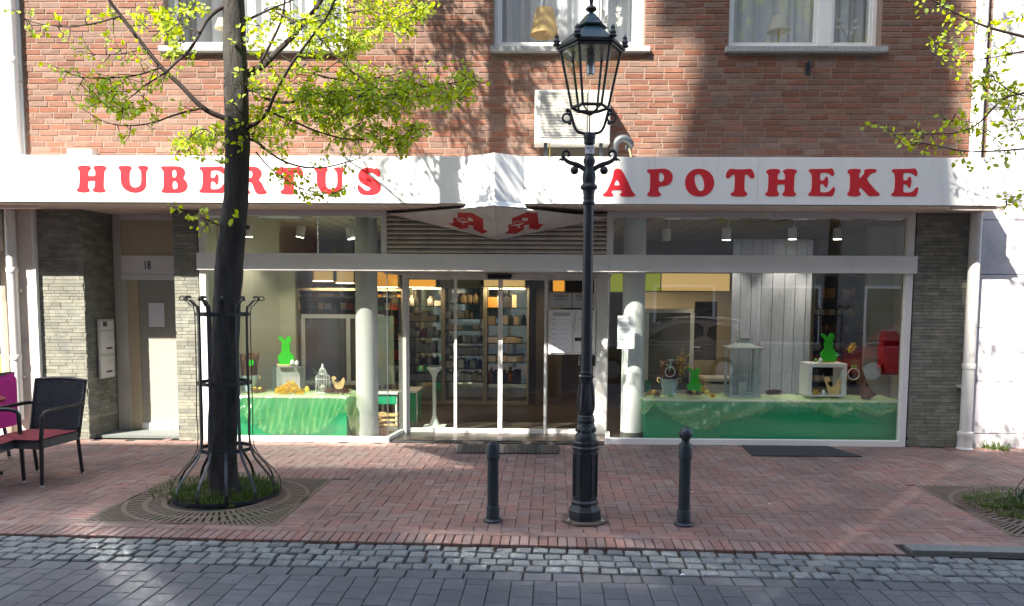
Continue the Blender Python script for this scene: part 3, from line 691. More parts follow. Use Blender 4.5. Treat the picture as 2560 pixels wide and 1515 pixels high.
# transoms
TZ1 = 2.68
bar('post', 'frame_old', WL0, WL0+.07, -.01, .06, BZ1+.001, TZ1); bar('top_rail', 'frame_old', WL0+.071, -1.64, -.01, .06, 2.615, TZ1); bar('post', 'frame_old', -1.639, -1.575, -.012, .06, BZ1+.001, TZ1)
xl1 = xY(1517, 0, 590); bar('post', 'frame_old', xl1, xl1+.075, -.012, .06, BZ1+.001, TZ1); bar('top_rail', 'frame_old', xl1+.076, WR1-.08, -.01, .06, 2.615, TZ1); bar('post', 'frame_old', WR1-.079, WR1+.0, -.01, .06, BZ1+.001, TZ1)
def pane(nm, mt, p, q, z0, z1, th=.008, tilt=0.):
    p, q = Vector((*p, 0)), Vector((*q, 0)); n_ = Vector((q.y-p.y, -(q.x-p.x), 0)).normalized(); n_ = -n_ if n_.y > 0 else n_
    t = -n_*tilt*(z1-z0)
    return MB().add([p+Vector((0, 0, z0)), q+Vector((0, 0, z0)), q+Vector((0, 0, z1))+t, p+Vector((0, 0, z1))+t], [(0, 1, 2, 3)]).build(nm, mt, shop)
pane('window_pane', 'glass_left', (WL0+.07, .028), (WL1, .028), .058, BZ0+.002)
pane('window_pane', 'glass', (WR0, .022), (WR1-.076, .022), .068, BZ0+.002, tilt=.0155)
pane('transom_pane', 'glass', (WL0+.068, .028), (-1.637, .028), BZ1-.002, 2.617); pane('transom_pane', 'glass', (xl1+.073, .028), (WR1-.077, .028), BZ1-.002, 2.617)
XDL, XDR = -1.455, 1.000; YDR = .55
bar('window_reveal_sill', 'frame_white', 0, 1, 0, 1, 0, 1)
bpy.data.objects.remove(bpy.data.objects['window_reveal_sill'])
for a, b in (((WL1, .0), (XDL-.02, YDR)), ((WR0, .0), (XDR+.02, YDR))):
    s_ = 1 if a[0] < 0 else -1
    MB().prism([a, b, (b[0]-s_*.05, b[1]), (a[0]-s_*.05, a[1])], 0, .062, 'z').build('side_rail', 'frame_white', shop)
    pane('side_pane', 'glass_side', (a[0]-s_*.012, .03), (b[0]-s_*.012, YDR), .06, BZ0+.002)
    MB().prism([a, b, (b[0]-s_*.05, b[1]), (a[0]-s_*.05, a[1])], BZ0-.03, BZ0-.001, 'z').build('side_rail', 'frame_old', shop)
    MB().box(a[0]-s_*.016-.004, a[0]-s_*.016+.004, .024, .034, .062, BZ0-.03).build('corner_seal', 'silver', shop)
# ceiling of the porch, floor of the porch
MB().prism([(WL1, .05), (WR0, .05), (XDR+.02, YDR+.05), (XDL-.02, YDR+.05)], BZ0+.002, BZ0+.02, 'z').build('porch_ceiling', 'frame_old', shop)
# doors
DX = [XDL-.03, xY(1016, YDR), xY(1136.5, YDR), xY(1142, YDR), xY(1251, YDR), xY(1255.5, YDR), xY(1363.5, YDR), xY(1369.5, YDR), xY(1491, YDR), XDR+.03]
DZ = zY(694, YDR); 
bar('door_post', 'frame_white', DX[0], DX[1], YDR-.02, YDR+.08, 0, BZ0); bar('door_post', 'frame_white', DX[8], DX[9], YDR-.02, YDR+.08, 0, BZ0)
bar('header', 'frame_old', DX[1]+.001, DX[8]-.001, YDR-.03, YDR+.08, DZ-.012, BZ0)
for i, (a, b, nm) in enumerate(((DX[1]+.001, DX[3]-.012, 'fixed_leaf'), (DX[2]+.002, DX[4]-.001, 'sliding_leaf'), (DX[4]+.002, DX[6]+.014, 'sliding_leaf'), (DX[6]+.004, DX[8]-.001, 'fixed_leaf'))):
    yy = YDR+(.03 if 'fixed' in nm else .0); f_ = MB()
    lf = MB().bbox(a, b, yy, yy+.035, .008, .075, .002).build(nm, 'frame_white', shop)
    for u0_, u1_ in ((a, a+.026), (b-.026, b)): MB().bbox(u0_, u1_, yy, yy+.035, .076, DZ-.013, .002).build('stile', 'frame_white', lf)
    MB().add([(a+.02, yy+.018, .07), (b-.02, yy+.018, .07), (b-.02, yy+.018, DZ-.01), (a+.02, yy+.018, DZ-.01)], [(0, 1, 2, 3)]).build('leaf_pane', 'glass_side', lf)
    MB().bbox(a+.027, b-.027, yy, yy+.035, DZ-.03, DZ-.0125, .002).build('top_bar', 'frame_old', lf)
sx0, sx1 = xY(1218, YDR-.06), xY(1279, YDR-.06)
MB().prism([(sx0, DZ+.035), (sx1, DZ+.035), (sx1-.012, DZ-.018), (sx0+.012, DZ-.018)], YDR-.10, YDR-.032, 'y').build('motion_sensor', 'dark', shop)
# louvre above the doors
lv = MB().box(-1.573, xl1-.001, .03, .06, BZ1+.001, TZ1).build('louvre_backing', 'dark', shop)
z = BZ1+.012
while z < TZ1-.03:
    MB().add([(-1.573, -.012, z), (xl1-.002, -.012, z), (xl1-.002, .028, z+.034), (-1.573, .028, z+.034), (-1.573, -.012, z+.016), (xl1-.002, -.012, z+.016), (xl1-.002, .028, z+.046), (-1.573, .028, z+.046)],
             [(0, 1, 2, 3), (7, 6, 5, 4), (0, 1, 5, 4), (1, 2, 6, 5), (3, 0, 4, 7)]).build('louvre_slat', 'louvre', lv); z += .0515
MB().bbox(-1.636, -1.585, -.03, -.013, BZ1+.012, BZ1+.075, .003).build('lock_box', 'frame_old', shop)
# opening-hours board and posters on the right fixed leaf
hb = thing('opening_hours_board', 'white opening-hours board with seven weekday fields beside the glass door', 'notice board', (xY(1420, YDR-.03), YDR-.03, .9))
Yh = YDR-.035
def hx(px): return xY(px, Yh, 830)
def hz(py): return zY(py, Yh, 1400)
MB().bbox(hx(1371), hx(1489), Yh, Yh+.04, hz(886), hz(774), .003).build('case', 'frame_white', hb)
MB().bbox(hx(1376), hx(1430), Yh-.012, Yh-.001, hz(882), hz(778), .002).build('panel', 'frame_white', hb); MB().bbox(hx(1433), hx(1485), Yh-.012, Yh-.001, hz(882), hz(778), .002).build('panel', 'frame_white', hb)
sc6 = 220/1166
fld = lambda x0, x1, ya, yb, mt: MB().box(hx(1340+x0*sc6), hx(1340+x1*sc6), Yh-.0135, Yh-.0125, hz(680+yb*sc6), hz(680+ya*sc6)).build('field', mt, hb)
fld(220, 445, 535, 583, 'ink_grey')
for i, dn in enumerate(('Mo.', 'Di.', 'Mi.', 'Do.', 'Fr.', 'Sa.', 'So.')):
    yc = 625+i*65.4
    a = fld(215, 270, yc-25, yc+25, 'paper'); fld(285, 443, yc-25, yc+25, 'paper')
    text('weekday', dn, 'ink', hb, .034, facing((hx(1340+242*sc6), Yh-.0142, hz(680+yc*sc6))))
    for t_ in (-8, 6): MB().box(hx(1340+300*sc6), hx(1340+430*sc6), Yh-.0140, Yh-.0136, hz(680+(yc+t_+2)*sc6), hz(680+(yc+t_-2)*sc6)).build('print_line', 'ink_grey', hb)
fld(512, 640, 867, 913, 'dark'); MB().ball((hx(1340+565*sc6), Yh-.016, hz(680+902*sc6)), .006, 8, 6).build('lock_knob', 'chrome', hb)
MB().box(hx(1340+565*sc6), hx(1340+640*sc6), Yh-.0135, Yh-.0125, hz(680+622*sc6), hz(680+616*sc6)).build('slot', 'ink', hb)
MB().tube([(hx(1340+(515+6*math.sin(t/3))*sc6), Yh-.015, hz(680+(540+t*15)*sc6)) for t in range(18)], .0016, 5).build('cable', 'ink', hb)
for i, (x0, x1) in enumerate(((178, 468), (478, 765))):
    ps = thing('certificate_sheet', ('left' if i == 0 else 'right')+' of two pale certificate sheets above the opening-hours board', 'poster', (hx(1340+(x0+x1)/2*sc6), YDR+.02, hz(765)), group='certificates on the door')
    Yq = YDR+.026
    MB().box(xY(1340+x0*sc6, Yq), xY(1340+x1*sc6, Yq), Yq, Yq+.002, zY(680+475*sc6, Yq, 1400), zY(680+275*sc6, Yq, 1400)).build('sheet', 'prod_grey', ps)
    cx_ = (x0+x1)/2
    for j, (wd, yy) in enumerate(((235, 292), (190, 312), (210, 326), (90, 340), (180, 356), (170, 370), (60, 445))):
        MB().box(xY(1340+(cx_-wd/2)*sc6, Yq), xY(1340+(cx_+wd/2)*sc6, Yq), Yq-.0012, Yq-.0004, zY(680+(yy+3)*sc6, Yq, 1400), zY(680+(yy-3)*sc6, Yq, 1400)).build('print_line', 'logo_red' if j == 0 else 'ink', ps)
bs = thing('phone_number_sign', 'small black sign with white digits low on the door behind the lamp post', 'sign', (xY(1465, YDR+.02), YDR+.02, zY(915, YDR, 1465)))
MB().box(xY(1444, YDR+.02), xY(1489, YDR+.02), YDR+.022, YDR+.026, zY(915, YDR, 1465), zY(890, YDR, 1465)).build('plate', 'dark', bs)
for i in range(4):
    for px_, tx in ((1449, '20'), (1480, 'A')): text('digits', '20' if px_ == 1449 else '-%d' % (4-i), 'ink_white', bs, .026, facing((xY(px_, YDR+.02), YDR+.0212, zY(893.5+i*6.1, YDR, 1465))))
# mats
mat_ = thing('entrance_mat', 'dark rubber mat filling the floor of the shop entrance porch', 'mat', (-.25, .25, 0))
MB().prism([(WL1+.02, -.03), (WR0-.02, -.05), (XDR-.0, YDR-.02), (XDL+.0, YDR-.02)], .002, .012, 'z').build('mat_sheet', 'rubber', mat_)
for nm, lab, q in (('foot_grating', 'dark metal foot grating let into the paving before the entrance', [(1142, 1112), (1398, 1114), (1398, 1136), (1138, 1134)]), ('floor_mat', 'dark flat mat lying before the right show window', [(1862, 1121), (2085, 1125), (2156, 1143), (1880, 1141)])):
    P = [onZ(*p) for p in q]
    if nm == 'floor_mat': P[0].y = P[1].y = -.03
    t_ = thing(nm, lab, 'mat', P[3]); MB().prism([(p.x, p.y) for p in P], .003, .011, 'z').build('sheet', 'bollard' if nm[0] == 'f' and nm[2] == 'o' and 'grat' in nm else 'rubber', t_)
    if 'grat' in nm:
        fr_ = MB()
        for i in range(24):
            t = (i+.5)/24; a = P[0].lerp(P[1], t); b = P[3].lerp(P[2], t)
            MB().strap([a+Vector((0, -.01, .014)), b+Vector((0, .01, .014))], (1, 0, 0), .012, .006).build('grating_bar', 'iron', t_)
# notice on the right window
nt_ = thing('window_notice', 'pale blue printed notice stuck inside the right show window', 'poster', (xY(1565, .05), .05, zY(872, .05, 1565)))
MB().box(xY(1544, .05), xY(1587, .05), .045, .047, zY(872, .05, 1565), zY(789, .05, 1565)).build('sheet', 'paper', nt_)
for i in range(17):
    y_ = 796+i*4.4
    if i in (1, 5, 9, 13): continue
    MB().box(xY(1547, .05), xY(1547+random.uniform(22, 37), .05), .0435, .0445, zY(y_+1, .05, 1565), zY(y_-.6, .05, 1565)).build('print_line', 'ink_grey', nt_)

# ------------------------------------------------------------------ the house door, number 18
hd = thing('house_door', 'recessed house door with number 18, textured glass and white kick panel', 'door', (xY(380, YD), YD, 0))
def dx(px): return xY(px, YD+.0, 850)
def dz(py): return zY(py, YD, 370)
MB().bbox(dx(293), dx(312), YD-.03, YD+.05, 0, SZ0-.015, .003).build('jamb', 'steel_box', hd)
MB().bbox(dx(312)+.001, XC-.0+.12, YD-.03, YD+.05, dz(550), SZ0-.015, .003).build('head_rail', 'frame_old', hd)
MB().box(dx(312)+.001, XC+.12, YD+.01, YD+.03, dz(639), dz(550)-.001).build('upper_panel', 'door_panel', hd)
MB().bbox(dx(312)+.001, XC+.12, YD-.03, YD+.04, dz(686), dz(639)-.001, .003).build('number_rail', 'frame_white', hd)
MB().bbox(dx(312)+.001, XC+.12, YD-.035, YD+.04, dz(700), dz(686)-.001, .003).build('number_rail', 'frame_white', hd)
text('house_number', '18', 'ink', hd, .15, facing((dx(377), YD-.0335, dz(664))) @ Matrix.Diagonal((.62, 1, 1, 1)), .003)
lf = MB().bbox(dx(325), dx(351), YD-.02, YD+.03, .04, dz(700)-.001, .003).build('leaf', 'door_panel', hd)
MB().bbox(dx(351)+.001, XC+.12, YD-.0, YD+.02, dz(1056), dz(700)-.001, .002).build('textured_pane', 'glass_dim', lf)
kp = MB().bbox(dx(350)+.001, XC+.12, YD-.02, YD+.03, .03, dz(1056)-.001, .003).build('kick_panel', 'frame_white', hd)
MB().bbox(dx(375), dx(422), YD-.03, YD-.0205, dz(1088), dz(1071), .003).build('letter_slot', 'steel_box', kp)
MB().bbox(dx(312)+.001, dx(325)-.001, YD-.03, YD+.05, 0, dz(700)-.001, .003).build('jamb', 'steel_box', hd)
MB().box(XB+.0, XC+.1, .12, YD+.06, .003, .035).build('threshold', 'kerb', hd)
ps = MB().box(dx(375), dx(414), YD-.012, YD-.008, dz(817), dz(757)).build('paper_sheet', 'paper', loc=None); tag(ps, 'blank white sheet taped to the house door below number 18', 'poster')
# letterboxes on the stone reveal
lb = thing('letterbox_panel', 'pale metal panel with intercom and two letterboxes on the stone reveal', 'letterbox', (XB, .35, .8))
rn = Vector((1, -.12, 0)).normalized(); rp = Vector((XB, .02, 0))+rn*.018
def rhit(px, py):
    d = ray(px, py); return CAM+d*((rp-CAM).dot(rn)/d.dot(rn))
def rplate(nm, mt, px0, px1, py0, py1, off, th, par=lb):
    a = rhit(px0, (py0+py1)/2); b = rhit(px1, (py0+py1)/2); zt = rhit((px0+px1)/2, py0).z; zb = rhit((px0+px1)/2, py1).z
    return MB().add([Vector((p.x, p.y, z_))+rn*o for o in (off, off+th) for p, z_ in ((a, zb), (b, zb), (b, zt), (a, zt))], [(0, 1, 2, 3), (7, 6, 5, 4), (0, 1, 5, 4), (1, 2, 6, 5), (2, 3, 7, 6), (3, 0, 4, 7)]).build(nm, mt, par)
rplate('case', 'steel_box', 244, 283, 798, 945, 0, .02)
ic = rplate('intercom', 'frame_white', 248, 279, 802, 824, .02, .006); rplate('speaker_grille', 'board_grey', 252, 262, 804, 816, .027, .002, ic)
for y0_, y1_ in ((828, 884), (890, 942)):
    bx_ = rplate('letterbox', 'frame_white', 248, 279.5, y0_, y1_, .02, .007); rplate('slot', 'dark', 261, 276, y1_-16, y1_-12, .0275, .001, bx_); rplate('name_plate', 'frame_old', 264, 276, y0_+12, y0_+18, .0275, .001, bx_)
# rear of the recess
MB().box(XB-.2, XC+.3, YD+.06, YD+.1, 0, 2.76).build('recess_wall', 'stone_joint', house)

# ================================================================== UPPER WINDOWS
def upper_window(i, x0, x1, mull):
    lab = ('upstairs white window behind the tree crown', 'upstairs white window behind the street lantern, with a yellow lamp', 'upstairs white window in shade with a cream lamp')[i]
    wdw = thing('upstairs_window', lab, 'window', ((x0+x1)/2, .1, SILL), group='upstairs windows')
    yf = .12; zt = 6.3
    MB().bbox(x0-.04, x1+.06, -.06, .14, SILL-.062, SILL-.002, .004).build('stone_sill', 'sill', wdw)
    MB().bbox(x0, x0+.05, yf, yf+.06, SILL, zt).build('frame_post', 'frame_white', wdw); MB().bbox(x1-.05, x1, yf, yf+.06, SILL, zt).build('frame_post', 'frame_white', wdw)
    MB().bbox(x0+.051, x1-.051, yf, yf+.06, SILL, SILL+.05).build('frame_rail', 'frame_white', wdw)
    m0, m1 = mull; MB().bbox(m0, m1, yf-.01, yf+.06, SILL+.051, zt).build('mullion', 'frame_white', wdw)
    for a, b in ((x0+.051, m0-.001), (m1+.001, x1-.051)):
        sa = MB().bbox(a, b, yf+.01, yf+.05, SILL+.051, SILL+.095).build('casement_rail', 'frame_white', wdw)
        for c, d in ((a, a+.03), (b-.03, b)): MB().bbox(c, d, yf+.01, yf+.05, SILL+.096, zt).build('casement_stile', 'frame_white', sa)
        MB().add([(a+.02, yf+.03, SILL+.09), (b-.02, yf+.03, SILL+.09), (b-.02, yf+.03, zt), (a+.02, yf+.03, zt)], [(0, 1, 2, 3)]).build('pane', 'glass_upper', sa)
    for c in (x0, x1): MB().box(min(c, c+.02*(1 if c == x0 else -1)), max(c, c+.02*(1 if c == x0 else -1)), .3, .36, SILL, zt).build('reveal_strip', 'room_white', wdw)
    MB().box(x0-.05, x1+.05, .185, .50, SILL-.02, SILL+.03).build('inner_sill', 'frame_white', wdw)
    q = random.Random(i*7+1); ph = q.uniform(0, 6)
    def cf(u, v):
        x = x0-.05+(x1-x0+.1)*u; s_ = math.sin(x*34+ph+1.4*math.sin(x*7))+.5*math.sin(x*71+ph)
        return Vector((x, .58+.030*s_, SILL+.03+1.5*v))
    cu = MB().grid(cf, 150, 2).build('curtain', 'curtain', smooth=True); tag(cu, ('net curtain in the window behind the tree', 'pale pleated curtain in the window behind the lantern', 'pleated curtain in the shaded window at the right')[i], 'curtain', 'curtains upstairs')
    return wdw
mul = [(xY(690, .12, 40), xY(725, .12, 40)), (xY(1459, .12, 40), xY(1497, .12, 40)), (xY(2044, .12, 40), xY(2081, .12, 40))]
for i, (a, b) in enumerate(wins): upper_window(i, a, b, mul[i])
MB().box(XL, XR, .95, .97, 2.87, ZT).build('room_partition', 'room_white', house)
def table_lamp(px, pyt, pyb, pxw0, pxw1, mt, lab, Y=.33):
    c = onY(px, 100, Y); zt, zb = zY(pyt, Y, px), zY(pyb, Y, px); rw = (xY(pxw1, Y, 80)-xY(pxw0, Y, 80))/2
    t = thing('table_lamp', lab, 'lamp', (c.x, Y, SILL+.03))
    MB().lathe([(rw, zb), (rw*.62, zt), (rw*.60, zt), (rw*.98, zb)], (c.x, Y, 0), 24, caps=False).build('lamp_shade', mt, t, smooth=True)
    MB().lathe([(.05, SILL+.03), (.05, SILL+.04), (.012, SILL+.055), (.010, zb+.0), (.018, zb+.01), (.012, zb+.03), (.012, zb+.06)], (c.x, Y, 0), 12).build('lamp_foot', 'brass', t, smooth=True)
table_lamp(1361, 23, 88, 1326, 1397, 'lamp_yellow', 'table lamp with a yellow shade on the upstairs sill behind the lantern')
table_lamp(1946, 41, 79, 1919, 1976, 'lamp_cream', 'table lamp with a cream cone shade in the shaded upstairs window')
table_lamp(560, 48, 73, 538, 582, 'lamp_cream', 'table lamp with a pale shade half hidden behind the tree trunk')
def orchid(px, py0, lab, Y=.30, pot=True, sc=1.):
    c = onY(px, 100, Y); t = thing('orchid', lab, 'plant', (c.x, Y, SILL+.03)); q = random.Random(px)
    MB().lathe([(.03, SILL+.03), (.055*sc, SILL+.09), (.045*sc, SILL+.03+.10*sc)], (c.x, Y, 0), 16).build('pot', 'porcelain', t, smooth=True)
    zt = zY(py0, Y, px)
    for k in range(2):
        pts = smooth_path([(c.x, Y, SILL+.1), (c.x+(.03-.08*k), Y, (SILL+zt)/2+.06), (c.x+.06-.20*k, Y-.01, zt)], 4); MB().tube(pts, .004, 5).build('stem', 'stem', t)
        for p in pts[5:]:
            fl = MB(); o = p+Vector((q.uniform(-.03, .03), q.uniform(-.03, 0), q.uniform(-.02, .03)))
            for j in range(5):
                a = j*1.257+q.random(); d = Vector((math.cos(a), -.35, math.sin(a))); e = Vector((-math.sin(a), 0, math.cos(a))); s_ = .034*sc
                fl.add([o, o+d*s_*.6+e*s_*.45, o+d*s_*1.15, o+d*s_*.6-e*s_*.45], [(0, 1, 2, 3)])
            fl.build('blossom', 'petal', t)
    for j in range(4):
        a = j*1.6+.3; d = Vector((math.cos(a), math.sin(a)*.6, .2)); e = Vector((-math.sin(a), math.cos(a), 0)); o = Vector((c.x, Y, SILL+.1))
        MB().add([o, o+d*.06+e*.02, o+d*.13-Vector((0, 0, .01)), o+d*.06-e*.02], [(0, 1, 2, 3)]).build('leaf', 'stem', t)
orchid(1532, 30, 'white orchid in a pale pot right of the lantern upstairs'); orchid(2124, 60, 'white orchid with dark leaves in the shaded upstairs window', sc=.85)

# ------------------------------------------------------------------ things fixed to the brick front
ac = thing('air_conditioner', 'white outdoor air-conditioning unit on the brick wall behind the lantern', 'air conditioner', (xY(1430, -.2, 300), -.2, 3.3))
Ya = -.34; ax0, ax1 = xY(1337, Ya, 300), xY(1526, Ya, 300); az0, az1 = zY(356, Ya, 1430), zY(224, Ya, 1430)
MB().bbox(ax0, ax1, Ya, -.06, az0, az1, .015).build('casing', 'ac_white', ac)
gx0, gx1 = xY(1350, Ya, 300), xY(1466, Ya, 300); gz0, gz1 = zY(343, Ya, 1430), zY(230, Ya, 1430)
MB().box(gx0, gx1, Ya-.003, Ya-.001, gz0, gz1).build('grille_backing', 'board_grey', ac)
gm = MB()
for i in range(30):
    z_ = gz0+(i+.5)/30*(gz1-gz0); gm.box(gx0, gx1, Ya-.012, Ya-.0035, z_-.0042, z_+.0042)
gm.build('grille', 'ac_white', ac, kind='stuff')
MB().bbox(xY(1468, Ya, 300), xY(1471, Ya, 300), Ya-.002, Ya, az0+.02, az1-.01, .001).build('casing_seam', 'board_grey', ac)
for px_ in (1364, 1502):
    x_ = xY(px_, Ya+.05, 370); MB().box(x_-.018, x_+.018, Ya+.03, Ya+.07, 3.195, az0-.001).build('bracket', 'iron', ac)
x_ = xY(1374, Ya+.05, 370); MB().tube([(x_, Ya+.05, az0), (x_, Ya+.05, 3.2)], .006, 5).build('chain', 'brass', ac)
box('shade_sheet', 'back_panel', ac, ax0+.1, ax1+.02, -.04, -.02, 3.2, az0)  # dark sheet put in for the shade under the unit
Yd = -.22
dp = smooth_path([onY(1530, 408, Yd), onY(1534, 380, Yd), onY(1540, 358, Yd-.02), onY(1552, 347, Yd-.02), onY(1566, 348, Yd), onY(1576, 360, Yd+.06), onY(1570, 372, Yd+.14)], 6)
duct = thing('flexible_duct', 'silver flexible duct bent over the fascia beside the air-conditioning unit', 'duct', dp[0])
MB().tube(dp, [.038+.004*(i % 2) for i in range(len(dp))], 14).build('hose', 'duct_foil', duct, smooth=True)
MB().lathe([(.052, 3.2), (.055, 3.25), (.05, 3.29)], (dp[0].x, dp[0].y, 0), 14).build('collar', 'duct_foil', duct)
MB().tube(smooth_path([onY(1573, 372, Yd), onY(1577, 390, Yd), onY(1578, 405, Yd)], 4), .008, 6).build('cable', 'wood_pale', duct)
jb = MB().bbox(xY(167, -.12, 380), xY(230, -.12, 380), -.12, -.02, 3.19, zY(372, -.12, 200), .004); jb = jb.build('junction_box', 'steel_box', loc=None); tag(jb, 'small grey metal box standing on the fascia at the left of the brick wall', 'junction box')
wb = thing('wall_bracket', 'small rusty metal bracket fixed to the shaded brick wall', 'bracket', onY(2020, 186, -.01))
MB().bbox(xY(2013, 0, 170), xY(2026, 0, 170), -.012, -.003, zY(187, 0, 2020), zY(157, 0, 2020), .002).build('plate', 'iron', wb); MB().strap([(xY(2020, 0, 170), -.014, zY(160, 0, 2020)), (xY(2021, 0, 170), -.06, zY(157, 0, 2020)), (xY(2021, 0, 170), -.07, zY(170, 0, 2020))], (1, 0, 0), .03, .006).build('hook', 'iron', wb)

# ================================================================== DRAINPIPES AND NEIGHBOURS
def downpipe(lab, x0, ztop, zb, r_, Y, segs, shoe=True, xt=None):
    t = thing('downpipe', lab, 'pipe', (x0, Y, zb)); xt = x0 if xt is None else xt
    MB().lathe([(r_, zb), (r_, ztop)], (x0, Y, 0), 20).build('pipe', 'pipe', t, smooth=True)
    for z_ in segs: 
        MB().lathe([(r_*1.12, z_), (r_*1.14, z_+.012), (r_*1.12, z_+.05), (r_*1.01, z_+.06)], (x0, Y, 0), 20).build('sleeve', 'pipe', t, smooth=True)
        MB().box(x0-r_*1.3, x0+r_*1.3, Y+r_*.2, Y+r_+.06, z_-.22, z_-.19).build('clamp', 'steel_box', t)
    if shoe: MB().lathe([(r_*1.45, zb), (r_*1.4, zb+.01), (r_*1.25, zb+.02), (r_*1.25, zb+.14), (r_*1.35, zb+.15), (r_*1.35, zb+.19), (r_*1.05, zb+.2)], (x0, Y, 0), 20).build('standpipe_shoe', 'pipe', t, smooth=True)
    return t
downpipe('pale downpipe standing on the paving at the right stone pier', xY(2428, -.07, 800), SZ0-.02, .0, .062, -.07, (.92,))
downpipe('pale downpipe rising above the right end of the fascia', xY(2447, -.06, 200), 9.5, SZ1-.02, .062, -.06, (4.4,), False)
downpipe('white downpipe at the left neighbour beside the magenta chair', xY(36, -.09, 800), SZ0-.02, .25, .055, -.09, (1.95, .95), False)
downpipe('pale downpipe above the fascia at the left neighbour', xY(36, -.05, 200), 9.5, SZ1-.02, .05, -.06, (4.3,), False)
rh = thing('white_house', 'white house with wide horizontal panels at the right edge', 'building', (7.2, .1, 0))
box('wall_core', 'stone_joint', rh, 5.182, 10.5, .05, 5, 0, 10.4)
z = 0.0; k = 0
for j in range(17):
    z0_ = 0 if j == 0 else .165+(j-1)*.61; z1_ = .165+j*.61-.008
    MB().bbox(5.178, 10.5, .0+.004*math.sin(j*3.1), .05, z0_, z1_, .003).build('wall_panel', 'white_wall', rh)
lh = thing('left_house', 'cream neighbour house with white shop frame at the left edge', 'building', (-7, .1, 0))
box('wall', 'left_wall', lh, -9.5, -6.42, .02, 4, 0, 2.72); box('upper_wall', 'sign_white', lh, -9.5, -5.712, .0, 4, 3.0, 10.4)
box('corner_pilaster', 'left_wall', lh, -5.9, -5.665, -.03, .25, 0, SZ0-.02); box('corner_strip', 'frame_white', lh, -5.664, -5.63, -.035, .02, 0, SZ0-.02)
box('inner_wall', 'left_wall', lh, -6.42, -5.9, .10, .25, 0, SZ0-.02)
MB().bbox(-6.42, -6.06, -.02, .06, 0, .75, .004).build('shop_plinth', 'frame_white', lh); MB().bbox(-6.42, -6.06, -.02, .06, 1.62, 1.80, .004).build('shop_rail', 'frame_white', lh); MB().bbox(-6.42, -6.06, -.02, .06, 2.2, SZ0-.02, .004).build('shop_rail', 'frame_white', lh)
MB().bbox(-6.09, -6.05, -.021, .06, .751, 1.619, .003).build('shop_post', 'frame_white', lh)
MB().add([(-6.42, .03, .75), (-6.09, .03, .75), (-6.09, .03, 2.2), (-6.42, .03, 2.2)], [(0, 1, 2, 3)]).build('shop_pane', 'car_glass', lh)
MB().bbox(-6.40, -6.1, .00, .03, .78, 1.0, .004).build('menu_board', 'prod_orange', lh)
MB().bbox(xY(-60, 0, 100), xY(9, 0, 100), -.02, -.001, 3.2, 9, .004).build('window_strip', 'glass_upper', lh)
MB().bbox(xY(9.5, 0, 100), xY(24, 0, 100), -.03, -.001, 3.2, 9, .004).build('pilaster', 'frame_white', lh)

# ================================================================== STREET LAMP
LB = onZ(1461, 1300); LX, LY = LB.x, LB.y
def lz(py): return zY(py, LY, 1465)
lamp = thing('street_lamp', 'black cast-iron street lamp with a glass lantern before the shop', 'street lamp', (LX, LY, 0))
def lc(z): return (LX, LY, 0)
O8 = math.pi/8
MB().prism([(LX+.19*math.cos(O8+i*math.pi/4)*1.0, LY+.19*math.sin(O8+i*math.pi/4)) for i in range(8)], .003, .018, 'z').build('base_plate', 'cast', lamp)
for dx_, dy_ in ((-.125, -.10), (.125, -.10)): MB().lathe([(.018, .018), (.018, .03), (.009, .036), (.009, .045)], (LX+dx_, LY+dy_, 0), 8).build('bolt', 'silver', lamp)
z0 = .018
MB().lathe([(.127, z0), (.127, lz(1272)), (.122, lz(1271)), (.104, lz(1262)), (.098, lz(1258))], (LX, LY, 0), 8, O8).build('plinth', 'iron', lamp)
MB().lathe([(.098, lz(1258)), (.110, lz(1255)), (.110, lz(1251)), (.096, lz(1247))], (LX, LY, 0), 8, O8).build('plinth_moulding', 'iron', lamp)
sh = MB().lathe([(.094, lz(1247)), (.094, lz(1124))], (LX, LY, 0), 8, O8).build('octagonal_shaft', 'iron', lamp)
for i in range(8):                                               # raised fields round the shaft
    a = i*math.pi/4-math.pi/2; n_ = Vector((math.cos(a), math.sin(a), 0)); e_ = Vector((-math.sin(a), math.cos(a), 0)); c = Vector((LX, LY, 0))+n_*(.094*math.cos(O8)+.001)
    w2 = .024; zb, zt = lz(1240), lz(1131)
    fr_ = MB()
    for (a0, a1, b0, b1) in ((-w2-.006, -w2, zb, zt), (w2, w2+.006, zb, zt), (-w2, w2, zb, zb+.012), (-w2, w2, zt-.012, zt)):
        P = [c+e_*a0+Vector((0, 0, b0)), c+e_*a1+Vector((0, 0, b0)), c+e_*a1+Vector((0, 0, b1)), c+e_*a0+Vector((0, 0, b1))]
        fr_.add(P+[p+n_*.006 for p in P], [(4, 5, 6, 7), (0, 1, 5, 4), (1, 2, 6, 5), (2, 3, 7, 6), (3, 0, 4, 7)])
    fr_.build('shaft_panel', 'iron', sh)
MB().lathe([(.094, lz(1124)), (.104, lz(1121)), (.106, lz(1117)), (.098, lz(1113)), (.106, lz(1107)), (.106, lz(1103)), (.09, lz(1101))], (LX, LY, 0), 8, O8).build('shaft_moulding', 'iron', lamp)
MB().lathe([(.080, lz(1101)), (.080, lz(1090)), (.072, lz(1083)), (.066, lz(1080)), (.066, lz(1060)), (.062, lz(1057)), (.066, lz(1054)), (.068, lz(1049)), (.062, lz(1045)), (.064, lz(1042)), (.060, lz(1038)), (.052, lz(1036))], (LX, LY, 0), 24).build('turned_foot', 'iron', lamp, smooth=True)
for i in range(10):
    a = i*math.pi/5; MB().ball((LX+.066*math.cos(a), LY+.066*math.sin(a), lz(1073)), .014, 8, 6, 1.5, .3).build('leaf_ornament', 'iron', lamp, smooth=True)
